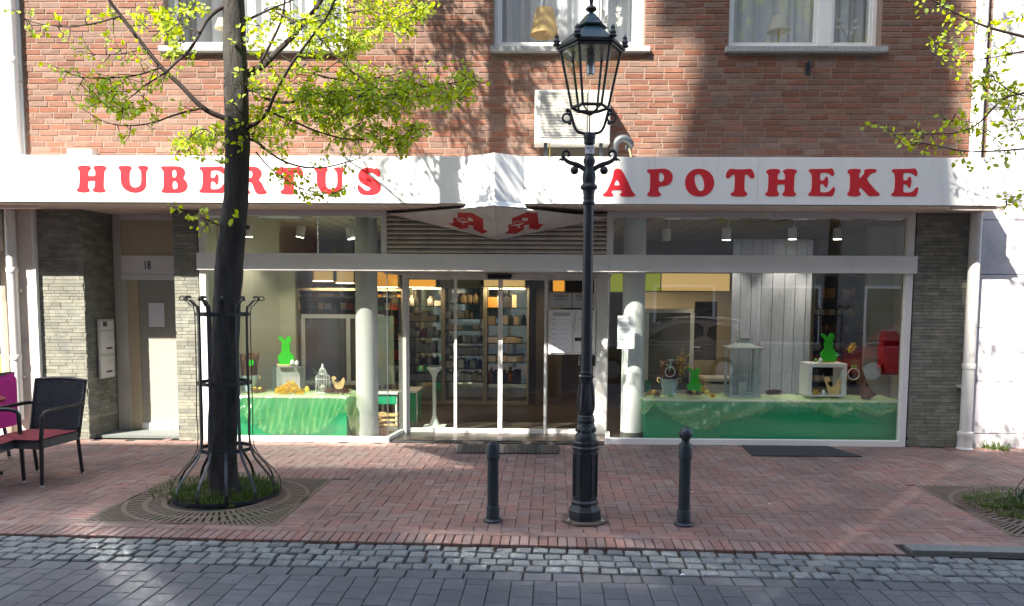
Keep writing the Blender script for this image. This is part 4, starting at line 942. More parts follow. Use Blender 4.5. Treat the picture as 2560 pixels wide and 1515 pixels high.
MB().lathe([(.052, lz(1036)), (.060, lz(1033)), (.064, lz(1022)), (.060, lz(1000)), (.050, lz(968)), (.046, lz(952)), (.058, lz(943)), (.060, lz(940)), (.048, lz(937)), (.050, lz(934)), (.051, lz(930)), (.046, lz(927))], (LX, LY, 0), 24).build('vase', 'iron', lamp, smooth=True)
for i in range(8):                                               # ribbed leaves on the vase
    a = i*math.pi/4+.2; pts = [Vector((LX, LY, 0))+Vector((math.cos(a), math.sin(a), 0))*(r_+.001)+Vector((0, 0, lz(p_))) for r_, p_ in ((.062, 1028), (.061, 1010), (.056, 990), (.051, 970), (.048, 956))]
    MB().tube(pts, [.004, .010, .012, .010, .004], 6).build('vase_leaf', 'iron', lamp, smooth=True)
MB().lathe([(.043, lz(927)), (.037, lz(513))], (LX, LY, 0), 20).build('pole', 'iron', lamp, smooth=True)
MB().lathe([(.037, lz(513)), (.046, lz(509)), (.046, lz(506)), (.040, lz(503)), (.040, lz(498)), (.043, lz(495)), (.040, lz(491)), (.046, lz(476)), (.063, lz(471)), (.065, lz(468)), (.060, lz(464)), (.044, lz(459)), (.048, lz(452)), (.051, lz(445)), (.048, lz(435)), (.038, lz(425)), (.034, lz(415)), (.045, lz(405)), (.043, lz(400)), (.040, lz(396)), (.030, lz(390))], (LX, LY, 0), 24).build('turned_neck', 'iron', lamp, smooth=True)
MB().lathe([(.030, lz(392)), (.030, lz(362)), (.040, lz(359)), (.042, lz(354)), (.040, lz(350)), (.044, lz(347)), (.046, lz(338)), (.040, lz(333))], (LX, LY, 0), 20).build('lantern_socket', 'iron', lamp, smooth=True)
LYF = LY-.05
for s_ in (-1, 1):                                               # scrolled arms
    def ap(px, py): 
        p = onY(1473+s_*(px-1473), py, LY); return p
    pts = smooth_path([ap(1482, 425), ap(1492, 418), ap(1506, 411), ap(1520, 407), ap(1532, 400), ap(1539, 391), ap(1538, 381), ap(1531, 377), ap(1524, 381), ap(1523, 388), ap(1528, 391)], 4)
    MB().tube(pts, [.020-.012*i/(len(pts)-1) for i in range(len(pts))], 8).build('scroll_arm', 'iron', lamp, smooth=True)
    MB().ball(ap(1510, 426), .031, 12, 8).build('scroll_boss', 'iron', lamp, smooth=True)
    MB().tube(smooth_path([ap(1489, 420), ap(1498, 416), ap(1506, 418), ap(1511, 425)], 3), .011, 7).build('scroll_curl', 'iron', lamp, smooth=True)
    MB().tube([ap(1538, 400), ap(1545, 398), ap(1550, 402)], [.012, .009, .003], 6).build('leaf_tip', 'iron', lamp, smooth=True)
    # cradle
    pts = smooth_path([ap(1478, 334), ap(1492, 333), ap(1503, 328), ap(1510, 316), ap(1514, 304), ap(1517, 292), ap(1520, 281), ap(1522, 274)], 4)
    MB().tube(pts, .011, 8).build('cradle_arm', 'iron', lamp, smooth=True)
    c = ap(1529, 295); MB().tube([c+Vector((.031*math.cos(t*math.pi/8), 0, .031*math.sin(t*math.pi/8))) for t in range(17)], .0085, 7).build('cradle_ring', 'iron', lamp, smooth=True)
    MB().ball(ap(1527, 276), .016, 8, 6).build('cradle_knob', 'iron', lamp, smooth=True); MB().ball(ap(1522, 308), .014, 8, 6).build('cradle_knob', 'iron', lamp, smooth=True)
MB().tube([(LX, LY, lz(334)), (LX, LY, lz(276))], .0065, 8).build('gas_rod', 'iron', lamp)
sk = MB().box(LX-.034, LX+.034, LY-.0345, LY-.0335, lz(386), lz(366)).build('number_sticker', 'paper', lamp)
text('sticker_text', '0634', 'ink', sk, .026, facing((LX, LY-.0352, lz(372.5)))); text('sticker_text', '10', 'ink', sk, .026, facing((LX+.005, LY-.0352, lz(381))))
# lantern: six sides, flat side to the street
H6 = 0.0; Rt, Rb = .220, .134; zt, zb = lz(130), lz(270); H0 = R(3)
def hx6(i, r_, z_): a = H0+i*math.pi/3; return Vector((LX+r_*math.cos(a), LY+r_*math.sin(a), z_))
lan = MB()
for i in range(6):
    MB().tube([hx6(i, Rb, zb), hx6(i, Rt, zt)], .0095, 6).build('lantern_bar', 'iron', lamp)
    MB().tube([hx6(i, Rb, zb), hx6(i+1, Rb, zb)], .0125, 6).build('bottom_rim', 'iron', lamp)
    a, b, c, d = hx6(i, Rb, zb+.004), hx6(i+1, Rb, zb+.004), hx6(i+1, Rt, zt), hx6(i, Rt, zt)
    MB().add([a, b, c, d], [(0, 1, 2, 3)]).build('lantern_pane', 'glass_lamp', lamp)
    MB().tube([hx6(i, .02, lz(284)), hx6(i, Rb, zb-.004)], .006, 5).build('bottom_spoke', 'iron', lamp)
MB().lathe([(.02, lz(288)), (.028, lz(283)), (.02, lz(279))], (LX, LY, 0), 12).build('bottom_hub', 'iron', lamp)
zr = lz(125)
for k, (ra, rb_, za, zb_) in enumerate(((.222, .242, zt-.008, zt+.012), (.236, .256, zt+.012, zt+.026), (.242, .250, zt+.026, zt+.042))):
    MB().lathe([(ra, za), (rb_, za+.003), (rb_, zb_-.003), (ra, zb_)], (LX, LY, 0), 6, H0).build('eaves_ring', 'iron', lamp)
MB().lathe([(.216, zt+.002), (.212, zt+.012)], (LX, LY, 0), 6, H0).build('reflector', 'frame_old', lamp)
zr0, zr1 = zt+.04, lz(70)
for i in range(6):
    a, b, c, d = hx6(i, .243, zr0), hx6(i+1, .243, zr0), hx6(i+1, .085, zr1), hx6(i, .085, zr1)
    n_ = (b-a).cross(d-a).normalized(); n_ = n_ if n_.z > 0 else -n_
    MB().add([a, b, c, d, a-n_*.004, b-n_*.004, c-n_*.004, d-n_*.004], [(0, 1, 2, 3), (7, 6, 5, 4)]).build('roof_panel', 'iron_roof', lamp)
    p = hx6(i, .250, zt+.035)                                    # crown ornament on each corner
    MB().lathe([(.020, 0), (.030, .010), (.020, .022), (.024, .035), (.013, .055), (.016, .068), (.004, .09)], p, 8).build('corner_crown', 'iron', lamp, smooth=True)
MB().lathe([(.090, zr1-.004), (.120, zr1-.002), (.122, zr1+.006), (.100, zr1+.020), (.086, zr1+.030), (.070, lz(50)), (.052, lz(42)), (.034, lz(36)), (.020, lz(34))], (LX, LY, 0), 6, H0).build('hood', 'iron_roof', lamp)
MB().lathe([(.012, lz(34)), (.016, lz(31)), (.030, lz(28)), (.042, lz(24)), (.036, lz(19)), (.020, lz(16)), (.012, lz(12)), (.014, lz(6)), (.017, lz(0)), (.010, lz(-8)), (.003, lz(-22))], (LX, LY, 0), 14).build('finial', 'iron', lamp, smooth=True)
MB().lathe([(.03, lz(142)), (.034, lz(140)), (.022, lz(133)), (.022, lz(128))], (LX, LY, 0), 14).build('lamp_holder', 'board_grey', lamp)
MB().lathe([(.024, lz(188)), (.030, lz(186)), (.030, lz(150)), (.024, lz(146))], (LX, LY, 0), 16).build('lamp_tube', 'silver', lamp, smooth=True)

# ================================================================== BOLLARDS
def bollard(px, pyb, pyt, ball, lab):
    b = onZ(px, pyb); t = thing('bollard', lab, 'bollard', (b.x, b.y, 0), 'bollards at the kerb'); zt_ = zY(pyt, b.y, px); c = (b.x, b.y, 0)
    MB().lathe([(.073, .002), (.073, .012), (.066, .02), (.052, .024)], c, 28).build('foot_ring', 'bollard', t, smooth=True)
    MB().lathe([(.050, .02), (.050, .110), (.047, .118), (.043, .120)], c, 28).build('foot_sleeve', 'bollard', t, smooth=True)
    top = zt_ if not ball else zY(1110, b.y, px)
    MB().lathe([(.043, .12), (.042, top-.115)], c, 28).build('post', 'bollard', t, smooth=True)
    MB().lathe([(.044, top-.117), (.051, top-.110), (.051, top-.012), (.047, top-.002), (.036, top)], c, 28).build('head_sleeve', 'bollard', t, smooth=True)
    if ball:
        MB().lathe([(.034, top), (.029, top+.02), (.031, top+.05)], c, 20).build('ball_neck', 'bollard', t, smooth=True); MB().ball((b.x, b.y, zt_-.050), .051, 20, 14).build('ball', 'bollard', t, smooth=True)
    else: MB().lathe([(.037, top), (.037, top+.004), (.026, top+.006), (.024, top+.014), (.0, top+.014)], c, 20).build('cap', 'bollard', t, smooth=True)
bollard(1232, 1302, 1108, False, 'flat topped dark bollard left of the street lamp'); bollard(1709, 1312, 1068, True, 'dark bollard with a ball on top, right of the lamp')

# ================================================================== TREE GRATES, GUARDS, TREES
def grate(cu, cv, lab):
    c = pv(cu, cv); t = thing('tree_grate', lab, 'tree grate', c, 'tree grates in the pavement')
    h = GS/2; L = lambda u, v, z: PM @ Vector((cu+u, cv+v, z))
    MB().add([L(-h, -h, -.03), L(h, -h, -.03), L(h, h, -.03), L(-h, h, -.03)], [(0, 1, 2, 3)]).build('pit_floor', 'dark', t)
    def pie(r0_, r1_, a0, a1, mb, zt=.004, zb=-.016, sq=False):
        def P(r_, a):
            x, y = r_*math.cos(a), r_*math.sin(a)
            if sq: 
                m = max(abs(math.cos(a)), abs(math.sin(a))); x, y = h/m*math.cos(a), h/m*math.sin(a)
            return x, y
        def Q(r_, a, z, s): x, y = (P(r_, a) if s else (r_*math.cos(a), r_*math.sin(a))); return L(x, y, z)
        mb.add([Q(r0_, a0, zt, 0), Q(r1_, a0, zt, sq), Q(r1_, a1, zt, sq), Q(r0_, a1, zt, 0), Q(r0_, a0, zb, 0), Q(r1_, a0, zb, sq), Q(r1_, a1, zb, sq), Q(r0_, a1, zb, 0)],
               [(0, 1, 2, 3), (0, 1, 5, 4), (1, 2, 6, 5), (2, 3, 7, 6), (3, 0, 4, 7)])
    N = 72
    for r0_, r1_ in ((.40, .445), (.545, .585), (.70, .735)):
        m = MB(); [pie(r0_, r1_, 2*math.pi*i/N, 2*math.pi*(i+1)/N, m) for i in range(N)]; m.build('grate_ring', 'cast', t)
    m = MB()
    for s_ in range(4):                                          # outer frame
        a = s_*math.pi/2; rot = Matrix.Rotation(a, 4, 'Z')
        P = [rot @ Vector(p) for p in ((-h, -h, 0), (h, -h, 0), (h-.035, -h+.035, 0), (-h+.035, -h+.035, 0))]
        m.add([L(p.x, p.y, .004) for p in P]+[L(p.x, p.y, -.03) for p in P], [(0, 1, 2, 3), (0, 1, 5, 4), (2, 3, 7, 6)])
    m.build('grate_frame', 'cast', t)
    for i in range(N):
        a = 2*math.pi*i/N
        for r0_, r1_, w_ in ((.44, .55, .62), (.58, .705, .62)):
            m = MB(); pie(r0_, r1_, a, a+w_*2*math.pi/N, m, .0035); m.build('grate_bar', 'cast', t)
    for i in range(N*2):                                         # corner bars outside the last ring
        a = 2*math.pi*i/(N*2); mm = h/max(abs(math.cos(a)), abs(math.sin(a)))-.02
        if mm-.73 > .03:
            m = MB(); pie(.73, mm, a, a+.6*2*math.pi/(N*2), m, .0035); m.build('grate_bar', 'cast', t)
    # solid corner plates beyond the bars
    return t
grate(GU, GV, 'square cast-iron grate round the foot of the left tree'); grate(G2U, G2V, 'square cast-iron grate with weeds at the right edge')
TB = Vector((-2.53, -2.40, 0)); T2 = Vector((4.55, -2.60, 0))
def guard(c, lab):
    t = thing('tree_guard', lab, 'tree guard', c, 'tree guards'); n = 12; zr = [zY(p_, c.y-.2, 575) for p_ in (1132, 963, 787, 748)]; ru = .215; rl = .43
    if c.x > 0: pass
    def ring(r_, z, wd, th, nm):
        m = MB(); K = 36; P = []
        for i in range(K):
            a = 2*math.pi*i/K
            P.append([(c.x+rr*math.cos(a), c.y+rr*math.sin(a), zz) for rr in (r_, r_+th) for zz in (z-wd/2, z+wd/2)])
        vs = [p for q in P for p in q]
        fs = []
        for i in range(K):
            j = (i+1) % K
            for a, b in ((0, 1), (1, 3), (3, 2), (2, 0)): fs.append((i*4+a, i*4+b, j*4+b, j*4+a))
        m.add(vs, fs).build(nm, 'iron', t)
    for z in zr[:3]: ring(ru-.006, z, .03, .006, 'hoop')
    ring(rl, .020, .026, .007, 'base_hoop')
    for i in range(n):
        a = 2*math.pi*(i+.5)/n+.1; d = Vector((math.cos(a), math.sin(a), 0)); e = Vector((-math.sin(a), math.cos(a), 0))
        pts = [c+d*rl+Vector((0, 0, .01)), c+d*(rl+.012)+Vector((0, 0, .09)), c+d*(rl-.04)+Vector((0, 0, .19)), c+d*(ru+.09)+Vector((0, 0, zr[0]-.12)), c+d*(ru+.012)+Vector((0, 0, zr[0]+.0)), c+d*(ru+.004)+Vector((0, 0, zr[0]+.2)),
               c+d*(ru+.006+.006*math.sin(i*2.3))+Vector((0, 0, (zr[0]+zr[1])/2)), c+d*(ru+.004)+Vector((0, 0, zr[1])), c+d*(ru+.003)+Vector((0, 0, zr[2])), c+d*(ru+.03)+Vector((0, 0, zr[2]+.07)), c+d*(ru+.075)+Vector((0, 0, zr[3]-.01))]
        pts += [c+d*(ru+.095+.022*math.sin(k*.9))+Vector((0, 0, zr[3]-.01+.022*(1-math.cos(k*.9))-.01)) for k in range(1, 6)]
        MB().strap(smooth_path(pts, 2), e, .024, .007).build('strip', 'iron', t)
    return t
guard(TB, 'black iron tree guard with curled tops round the left trunk'); guard(T2, 'black iron tree guard at the right edge over the weedy grate')

LEAF = [(0, 0), (.32, .22), (.36, .55), (.16, .82), (0, 1.0), (-.16, .82), (-.36, .55), (-.32, .22)]
def add_leaf(mb, o, d, nrm, s):
    d = d.normalized(); e = d.cross(nrm)
    if e.length < 1e-4: e = d.orthogonal()
    e.normalize(); n_ = e.cross(d)
    k = len(mb.v); fold = .16*s
    mb.v += [o, o+d*.3*s+e*.30*s+n_*fold, o+d*.68*s+e*.30*s+n_*fold, o+d*s, o+d*.68*s-e*.30*s+n_*fold, o+d*.3*s-e*.30*s+n_*fold]
    mb.f += [(k, k+1, k+2, k+3), (k, k+3, k+4, k+5)]
def rv(q): 
    while True:
        v = Vector((q.uniform(-1, 1), q.uniform(-1, 1), q.uniform(-1, 1)))
        if .05 < v.length < 1: return v.normalized()
def spray(lf, tw, q, p0, p1, nleaf, s, droop=.25, bend=.12):
    """a thin twig from p0 to p1 with leaves in two rows"""
    m = (p0+p1)/2+rv(q)*bend*(p1-p0).length; pts = smooth_path([p0, m, p1], 4); tw.tube(pts, [.0042-.003*i/(len(pts)-1) for i in range(len(pts))], 4, False)
    for i in range(nleaf):
        t = .18+.82*(i+q.random()*.6)/nleaf; k = min(int(t*(len(pts)-1)), len(pts)-2); o = pts[k].lerp(pts[k+1], t*(len(pts)-1)-k)
        ax = (pts[k+1]-pts[k]).normalized(); sd = rv(q); sd = (sd-ax*sd.dot(ax)); sd.normalize()
        d = (ax*.5+sd*.8+Vector((0, 0, -droop))).normalized(); o2 = o+d*q.uniform(.006, .02)
        add_leaf(lf, o2, d, (rv(q)+Vector((0, -.4, .7))).normalized(), s*q.uniform(.6, 1.25))
def limb(mb, pts, r0_, r1_, n=8, k=5):
    p = smooth_path(pts, k); m = len(p); mb.tube(p, [r0_+(r1_-r0_)*(i/(m-1))**.8 for i in range(m)], n); return p
q = random.Random(21)
tree = thing('street_tree', 'young lime tree with fresh green leaves left of the entrance', 'tree', TB)
K_ = 1.0207
tp = [(558, 1240, .0), (556, 1180, 0), (560, 1000, 0), (563, 860, 0), (566, 760, 0), (573, 660, 0), (583, 580, .0), (589, 510, 0), (592, 400, 0), (591, 250, 0), (588, 120, 0), (584, 0, 0)]
tpts = [onY(a, b, TB.y) for a, b, _ in tp]; tpts[0] = Vector((TB.x, TB.y, -.02))
tr_r = [.135, .118, .115, .112, .110, .112, .105, .098, .098, .096, .090, .085]
up_ = [Vector((tpts[-1].x-.02, TB.y, 5.6)), Vector((tpts[-1].x+.05, TB.y+.05, 6.6)), Vector((tpts[-1].x+.02, TB.y+.05, 7.8)), Vector((tpts[-1].x+.1, TB.y, 9.2)), Vector((tpts[-1].x+.1, TB.y, 10.2))]
pth = smooth_path(tpts+up_, 4); rr = tr_r+[.084, .082, .074, .048, .015]; rad = []
for i in range(len(pth)):
    f_ = i/4; a = min(int(f_), len(rr)-2); rad.append(rr[a]+(rr[a+1]-rr[a])*(f_-a))
tm = MB(); n_t = 18; tm.tube(pth, rad, n_t)
for i, v in enumerate(tm.v):                                      # uneven trunk
    ring_ = i//n_t
    if ring_ < len(pth):
        c = pth[ring_]; d = v-c; a = math.atan2(d.y, d.x); tm.v[i] = c+d*(1+.05*math.sin(3*a+ring_*.4)+.03*math.sin(7*a+ring_*1.3)+.02*math.sin(ring_*2.1))
trunk = tm.build('trunk', 'bark', tree, smooth=True)
for p_, r_ in (((619, 568), .02), ((598, 470), .02), ((563, 640), .02)):
    o = onY(p_[0], p_[1], TB.y-.08); MB().ball(o, r_, 8, 6).build('knot', 'bark', trunk)
br = MB(); tw = MB(); lf = MB()
def bp(pts, y0, y1):                                             # photo points of a limb -> places, depth running from y0 to y1 off the trunk
    n = len(pts); return [onY(x, y, TB.y+y0+(y1-y0)*(i/(n-1))) for i, (x, y) in enumerate(pts)]
limbs = [
 ([(590, 305), (559, 294), (508, 270), (448, 210), (403, 168), (350, 102), (301, 38), (273, 0), (240, -60), (215, -130)], 0, -.35, .026, .010),
 ([(590, 10), (550, 21), (518, 49), (501, 80), (473, 126), (438, 158), (413, 182), (368, 210), (333, 238)], 0, -.45, .020, .004),
 ([(600, 190), (640, 175), (668, 154), (703, 119), (738, 84), (790, 20), (830, -50), (860, -140)], 0, .35, .034, .014),
 ([(600, 220), (640, 228), (661, 245), (710, 256), (756, 249), (794, 233), (836, 228), (905, 225), (990, 222), (1080, 215), (1150, 205), (1190, 203)], 0, -.3, .016, .003),
 ([(600, 325), (640, 308), (668, 280), (686, 238), (724, 168), (756, 123), (791, 77), (815, 45), (835, 5), (860, -60)], 0, -.5, .018, .006),
 ([(664, 277), (727, 301), (787, 326), (843, 343), (885, 350), (938, 347), (985, 360)], -.1, -.35, .010, .003),
 ([(600, 340), (640, 354), (675, 382), (710, 403), (756, 417), (808, 419), (864, 406), (906, 392), (945, 368)], 0, .3, .013, .003),
 ([(703, 140), (780, 182), (850, 200), (892, 200), (987, 186), (1050, 165)], .1, .45, .010, .003),
 ([(690, 30), (740, 55), (780, 77), (833, 133), (871, 172), (905, 195)], -.1, -.5, .010, .003),
 ([(403, 168), (350, 186), (291, 194), (210, 194), (154, 175)], -.2, -.5, .009, .002),
 ([(505, 270), (438, 287), (378, 308), (315, 314), (263, 305), (214, 277)], -.1, -.3, .009, .002),
 ([(301, 40), (245, 56), (175, 67), (126, 63), (84, 56), (54, 42)], -.3, -.5, .008, .002),
 ([(362, 120), (315, 133), (266, 137), (228, 135)], -.25, -.45, .006, .002),
 ([(590, 330), (540, 335), (504, 322), (470, 350), (440, 385)], 0, .35, .009, .002),
 ([(640, 380), (670, 415), (710, 445), (756, 473), (815, 480)], 0, .1, .007, .002),
 ([(575, 570), (545, 562), (518, 550), (494, 540), (460, 528)], -.05, -.2, .006, .002),
 ([(650, 160), (700, 60), (712, 0), (720, -80)], .0, -.2, .012, .006),
 ([(720, 60), (790, 40), (880, 30), (960, 20), (1050, 10)], .1, .45, .009, .003),
 ([(600, 60), (660, 30), (720, 5), (800, -30)], 0, .3, .012, .004),
 ([(500, 80), (440, 60), (400, 30), (380, -20)], -.2, .0, .007, .003),
]
paths = []
for pts, y0, y1, ra, rb_ in limbs: paths.append((limb(br, bp(pts, y0, y1), ra, rb_), ra))
# leaf clusters as the photograph shows them: (x, y, half width, half height, sprays, depth off the trunk)
clusters = [
 (262, 232, 50, 38, 20, -.45), (330, 262, 45, 25, 10, -.4), (505, 360, 52, 34, 22, .3), (540, 340, 40, 25, 10, .2), (395, 40, 50, 40, 14, -.1), (430, 90, 35, 50, 10, -.1),
 (690, 335, 50, 45, 22, .2), (720, 295, 55, 35, 14, .0), (810, 265, 75, 42, 36, -.2), (880, 240, 85, 48, 46, -.25), (960, 245, 70, 45, 36, -.3), (1040, 228, 60, 34, 26, -.3), (1120, 232, 45, 26, 16, -.3), (1165, 208, 26, 24, 9, -.3),
 (1155, 172, 10, 20, 3, -.3), (860, 310, 60, 30, 16, .1), (930, 320, 50, 22, 12, -.3), (1010, 330, 45, 26, 13, -.3), (1035, 318, 20, 14, 5, -.3), (980, 362, 34, 18, 9, -.3),
 (900, 95, 70, 28, 22, .35), (960, 60, 60, 28, 20, .4), (1010, 30, 55, 24, 18, .4), (930, 15, 70, 20, 14, .4), (1060, 10, 22, 16, 5, .4), (830, 60, 55, 50, 18, .2), (760, 90, 50, 60, 18, -.2), (700, 60, 45, 50, 12, .2), (860, 110, 45, 30, 12, .3), (1000, 70, 26, 22, 6, .3),
 (660, 205, 45, 55, 14, -.1), (740, 210, 55, 50, 16, -.2), (620, 330, 22, 40, 6, -.1), (640, 120, 30, 60, 8, -.1), (570, 380, 30, 14, 5, -.05), (480, 20, 30, 25, 6, .1), (810, 482, 42, 8, 6, .1), (720, 440, 30, 25, 5, .05), (650, 270, 40, 40, 8, 0.), (900, 175, 60, 26, 12, .2)]
for cx_, cy_, rx_, ry_, n_, dy_ in clusters:
    for _ in range(int(n_*1.35)):
        a = q.uniform(0, 6.283); rr_ = math.sqrt(q.random()); x, y = cx_+rx_*rr_*math.cos(a), cy_+ry_*rr_*math.sin(a); Y = TB.y+dy_+q.uniform(-.28, .28)
        p0 = onY(x, y, Y); d = Vector((q.uniform(-.5, 1.) if cx_ > 590 else q.uniform(-1., .5), q.uniform(-.6, .6), q.uniform(-.55, .45))).normalized()
        spray(lf, tw, q, p0-d*.05, p0+d*q.uniform(.06, .13), q.randint(6, 9), .045)
# leafy twigs along the thin limbs
for pth_, ra in paths:
    for i in range(2, len(pth_)-1):
        if ra > .011 and i < len(pth_)*.45: continue
        if q.random() < .50:
            d = (rv(q)+Vector((0, 0, -.25))).normalized(); spray(lf, tw, q, pth_[i], pth_[i]+d*q.uniform(.07, .2), q.randint(3, 6), .044)
    e = pth_[-1]; d = (pth_[-1]-pth_[-3]).normalized(); spray(lf, tw, q, e, e+d*.12, 4, .05)
for (x, y) in ((600, 110), (595, 175), (580, 255), (600, 250), (608, 350), (590, 330), (572, 340), (588, 190), (612, 365), (604, 545), (585, 545)):
    p = onY(x, y, TB.y-.10); spray(lf, tw, q, p, p+Vector((q.uniform(-.06, .06), -.06, q.uniform(-.05, .03))), 3, .05)
# crown above the picture: it throws the dappled shade on the wall
for i in range(40):
    z = 4.5+5.2*i/40; a = i*2.4; k = min(range(len(pth)), key=lambda j: abs(pth[j].z-z)); o = pth[k]; L_ = (1.75 if z < 6.1 else 1.15-.12*(z-6.1))*q.uniform(.65, 1.)
    d = Vector((math.cos(a)*.95, math.sin(a)*.8, q.uniform(.15, .5)))
    pts = limb(br, [o, o+d*L_*.35+Vector((0, 0, .05)), o+d*L_*.7, o+d*L_], .022-.0025*(z-4.5), .004, 6, 5)
    for j in range(3, len(pts)):
        if pts[j].z < 4.35: continue
        for _ in range(2):
            dd = (rv(q)+d*.4+Vector((0, 0, .2))).normalized(); spray(lf, tw, q, pts[j], pts[j]+dd*q.uniform(.12, .34), 6, .056)
br.build('limbs', 'twig', tree, smooth=True, kind='stuff'); tw.build('twigs', 'twig', tree, kind='stuff'); lf.build('foliage', 'leaf', tree, kind='stuff')
# weeds and moss at the foot of the tree
q2 = random.Random(5)
def tuft(name, lab, c, r0_, r1_, n, mossn, hmax=.16):
    t = thing(name, lab, 'grass', c, kind='stuff'); m = MB()
    for _ in range(n):
        a = q2.uniform(0, 6.283); r_ = r0_+(r1_-r0_)*math.sqrt(q2.random()); o = c+Vector((r_*math.cos(a), r_*math.sin(a), .0)); h = q2.uniform(.04, hmax); b = a+q2.uniform(-1, 1)
        d = Vector((math.cos(b), math.sin(b), 0))*h*q2.uniform(.3, 1.1); w_ = Vector((-math.sin(b), math.cos(b), 0))*.0035
        m.add([o-w_, o+w_, o+d*.4+w_*.7+Vector((0, 0, h*.7)), o+d*.4-w_*.7+Vector((0, 0, h*.7)), o+d+Vector((0, 0, h*.75))], [(0, 1, 2, 3), (3, 2, 4)])
    m.build('blades', 'grass', t, kind='stuff')
    ms = MB()
    for _ in range(mossn):
        a = q2.uniform(0, 6.283); r_ = r0_+(r1_-r0_)*math.sqrt(q2.random()); ms.ball(c+Vector((r_*math.cos(a), r_*math.sin(a), .008)), q2.uniform(.015, .045), 7, 5, .55)
    ms.build('moss_cushions', 'moss', t, smooth=True, kind='stuff')
    ms2 = MB()
    for _ in range(int(mossn*14)):
        a = q2.uniform(0, 6.283); r_ = r0_+(r1_-r0_)*math.sqrt(q2.random()); add_leaf(ms2, c+Vector((r_*math.cos(a), r_*math.sin(a), q2.uniform(.01, .045))), rv(q2)+Vector((0, 0, .4)), Vector((0, 0, 1)), q2.uniform(.008, .022))
    ms2.build('moss_leaves', 'grass', t, kind='stuff')
MB().lathe([(.40, .004), (.39, .012), (.0, .02)], TB, 28, caps=False).build('tree_pit_soil', 'soil', tag(thing('tree_soil', 'dark soil inside the left tree guard', 'soil', TB), kind='stuff'))
tuft('tree_foot_weeds', 'grass and yellow-green moss inside the left tree guard', TB, .13, .42, 900, 90)
tuft('outer_weeds', 'sparse grass on the grate beside the left tree guard', TB+Vector((-.25, .1, 0)), .2, .45, 160, 8, .12)
tuft('grate_weeds', 'weeds growing through the grate at the right edge', T2+Vector((-.45, .0, 0)), .0, .42, 520, 26, .12)
tuft('wall_weeds', 'small weeds at the foot of the white house by the pipe', Vector((5.42, -.03, 0)), .0, .16, 150, 4, .16)
# second tree, its trunk just outside the frame on the right
tree2 = thing('street_tree', 'thinly leaved lime tree reaching in from the right edge', 'tree', T2)
p2 = smooth_path([T2+Vector((0, 0, -.02)), T2+Vector((.02, 0, 1.5)), T2+Vector((.05, 0, 3)), T2+Vector((.02, .02, 5)), T2+Vector((.05, 0, 7.5)), T2+Vector((0, 0, 9.5))], 5)
MB().tube(p2, [.12-.11*(i/(len(p2)-1))**1.3 for i in range(len(p2))], 16).build('trunk', 'bark', tree2, smooth=True)
br = MB(); tw = MB(); lf = MB()
def b2(pts, y0, y1):
    n = len(pts); return [onY(x, y, T2.y+y0+(y1-y0)*(i/(n-1))) for i, (x, y) in enumerate(pts)]
for pts, y0, y1, ra, rb_ in (
 ([(2690, 130), (2560, 92), (2470, 68), (2400, 38), (2336, 3), (2300, -20)], 0, -.2, .014, .004),
 ([(2690, 110), (2560, 128), (2500, 140), (2430, 152), (2380, 155)], 0, .2, .010, .002),
 ([(2690, 200), (2560, 232), (2505, 250), (2450, 305), (2400, 330), (2330, 335), (2225, 335)], 0, .1, .011, .002),
 ([(2690, 360), (2560, 372), (2480, 378), (2400, 376), (2330, 362), (2290, 356)], 0, -.2, .009, .002),
 ([(2690, 250), (2560, 240), (2500, 210), (2480, 190), (2452, 170)], 0, -.3, .007, .002),
 ([(2690, 300), (2600, 290), (2520, 300), (2470, 250)], 0, .3, .008, .002),
 ([(2690, 470), (2590, 480), (2530, 495), (2505, 510)], 0, .1, .007, .002)):
    pp = limb(br, b2(pts, y0, y1), ra, rb_, 7)
    for i in range(3, len(pp)):
        if q.random() < .5:
            d = (rv(q)+Vector((-.2, 0, -.3))).normalized(); spray(lf, tw, q, pp[i], pp[i]+d*q.uniform(.06, .18), q.randint(2, 4), .046)
for cx_, cy_, rx_, ry_, n_ in ((2330, 5, 22, 16, 4), (2350, 110, 25, 20, 5), (2390, 125, 30, 22, 7), (2475, 195, 40, 25, 9), (2500, 225, 50, 24, 13), (2540, 265, 22, 50, 12), (2470, 320, 40, 22, 9), (2375, 290, 24, 18, 6), (2440, 210, 20, 14, 4), (2300, 345, 40, 14, 5), (2520, 330, 40, 30, 8), (2430, 345, 24, 14, 4), (2525, 500, 22, 16, 4), (2188, 308, 10, 6, 2), (2240, 335, 24, 10, 3), (2480, 100, 40, 30, 6), (2540, 40, 20, 30, 5), (2420, 60, 30, 30, 4), (2440, 395, 40, 10, 3)):
    for _ in range(n_):
        p0 = onY(cx_+q.uniform(-rx_, rx_), cy_+q.uniform(-ry_, ry_), T2.y+q.uniform(-.3, .3)); d = (rv(q)+Vector((-.3, 0, -.1))).normalized(); spray(lf, tw, q, p0, p0+d*q.uniform(.06, .13), q.randint(3, 5), .046)
for i in range(16):
    z = 5.4+4*i/16; a = i*2.4; o = T2+Vector((0, 0, z)); L_ = (1.6-.2*(z-5.4))*q.uniform(.6, 1); d = Vector((math.cos(a)*.9, math.sin(a)*.9, .4)); pts = limb(br, [o, o+d*L_*.5, o+d*L_], .02, .003, 6, 4)
    for j in range(2, len(pts)):
        for _ in range(3): spray(lf, tw, q, pts[j], pts[j]+rv(q)*q.uniform(.12, .28), 6, .05)
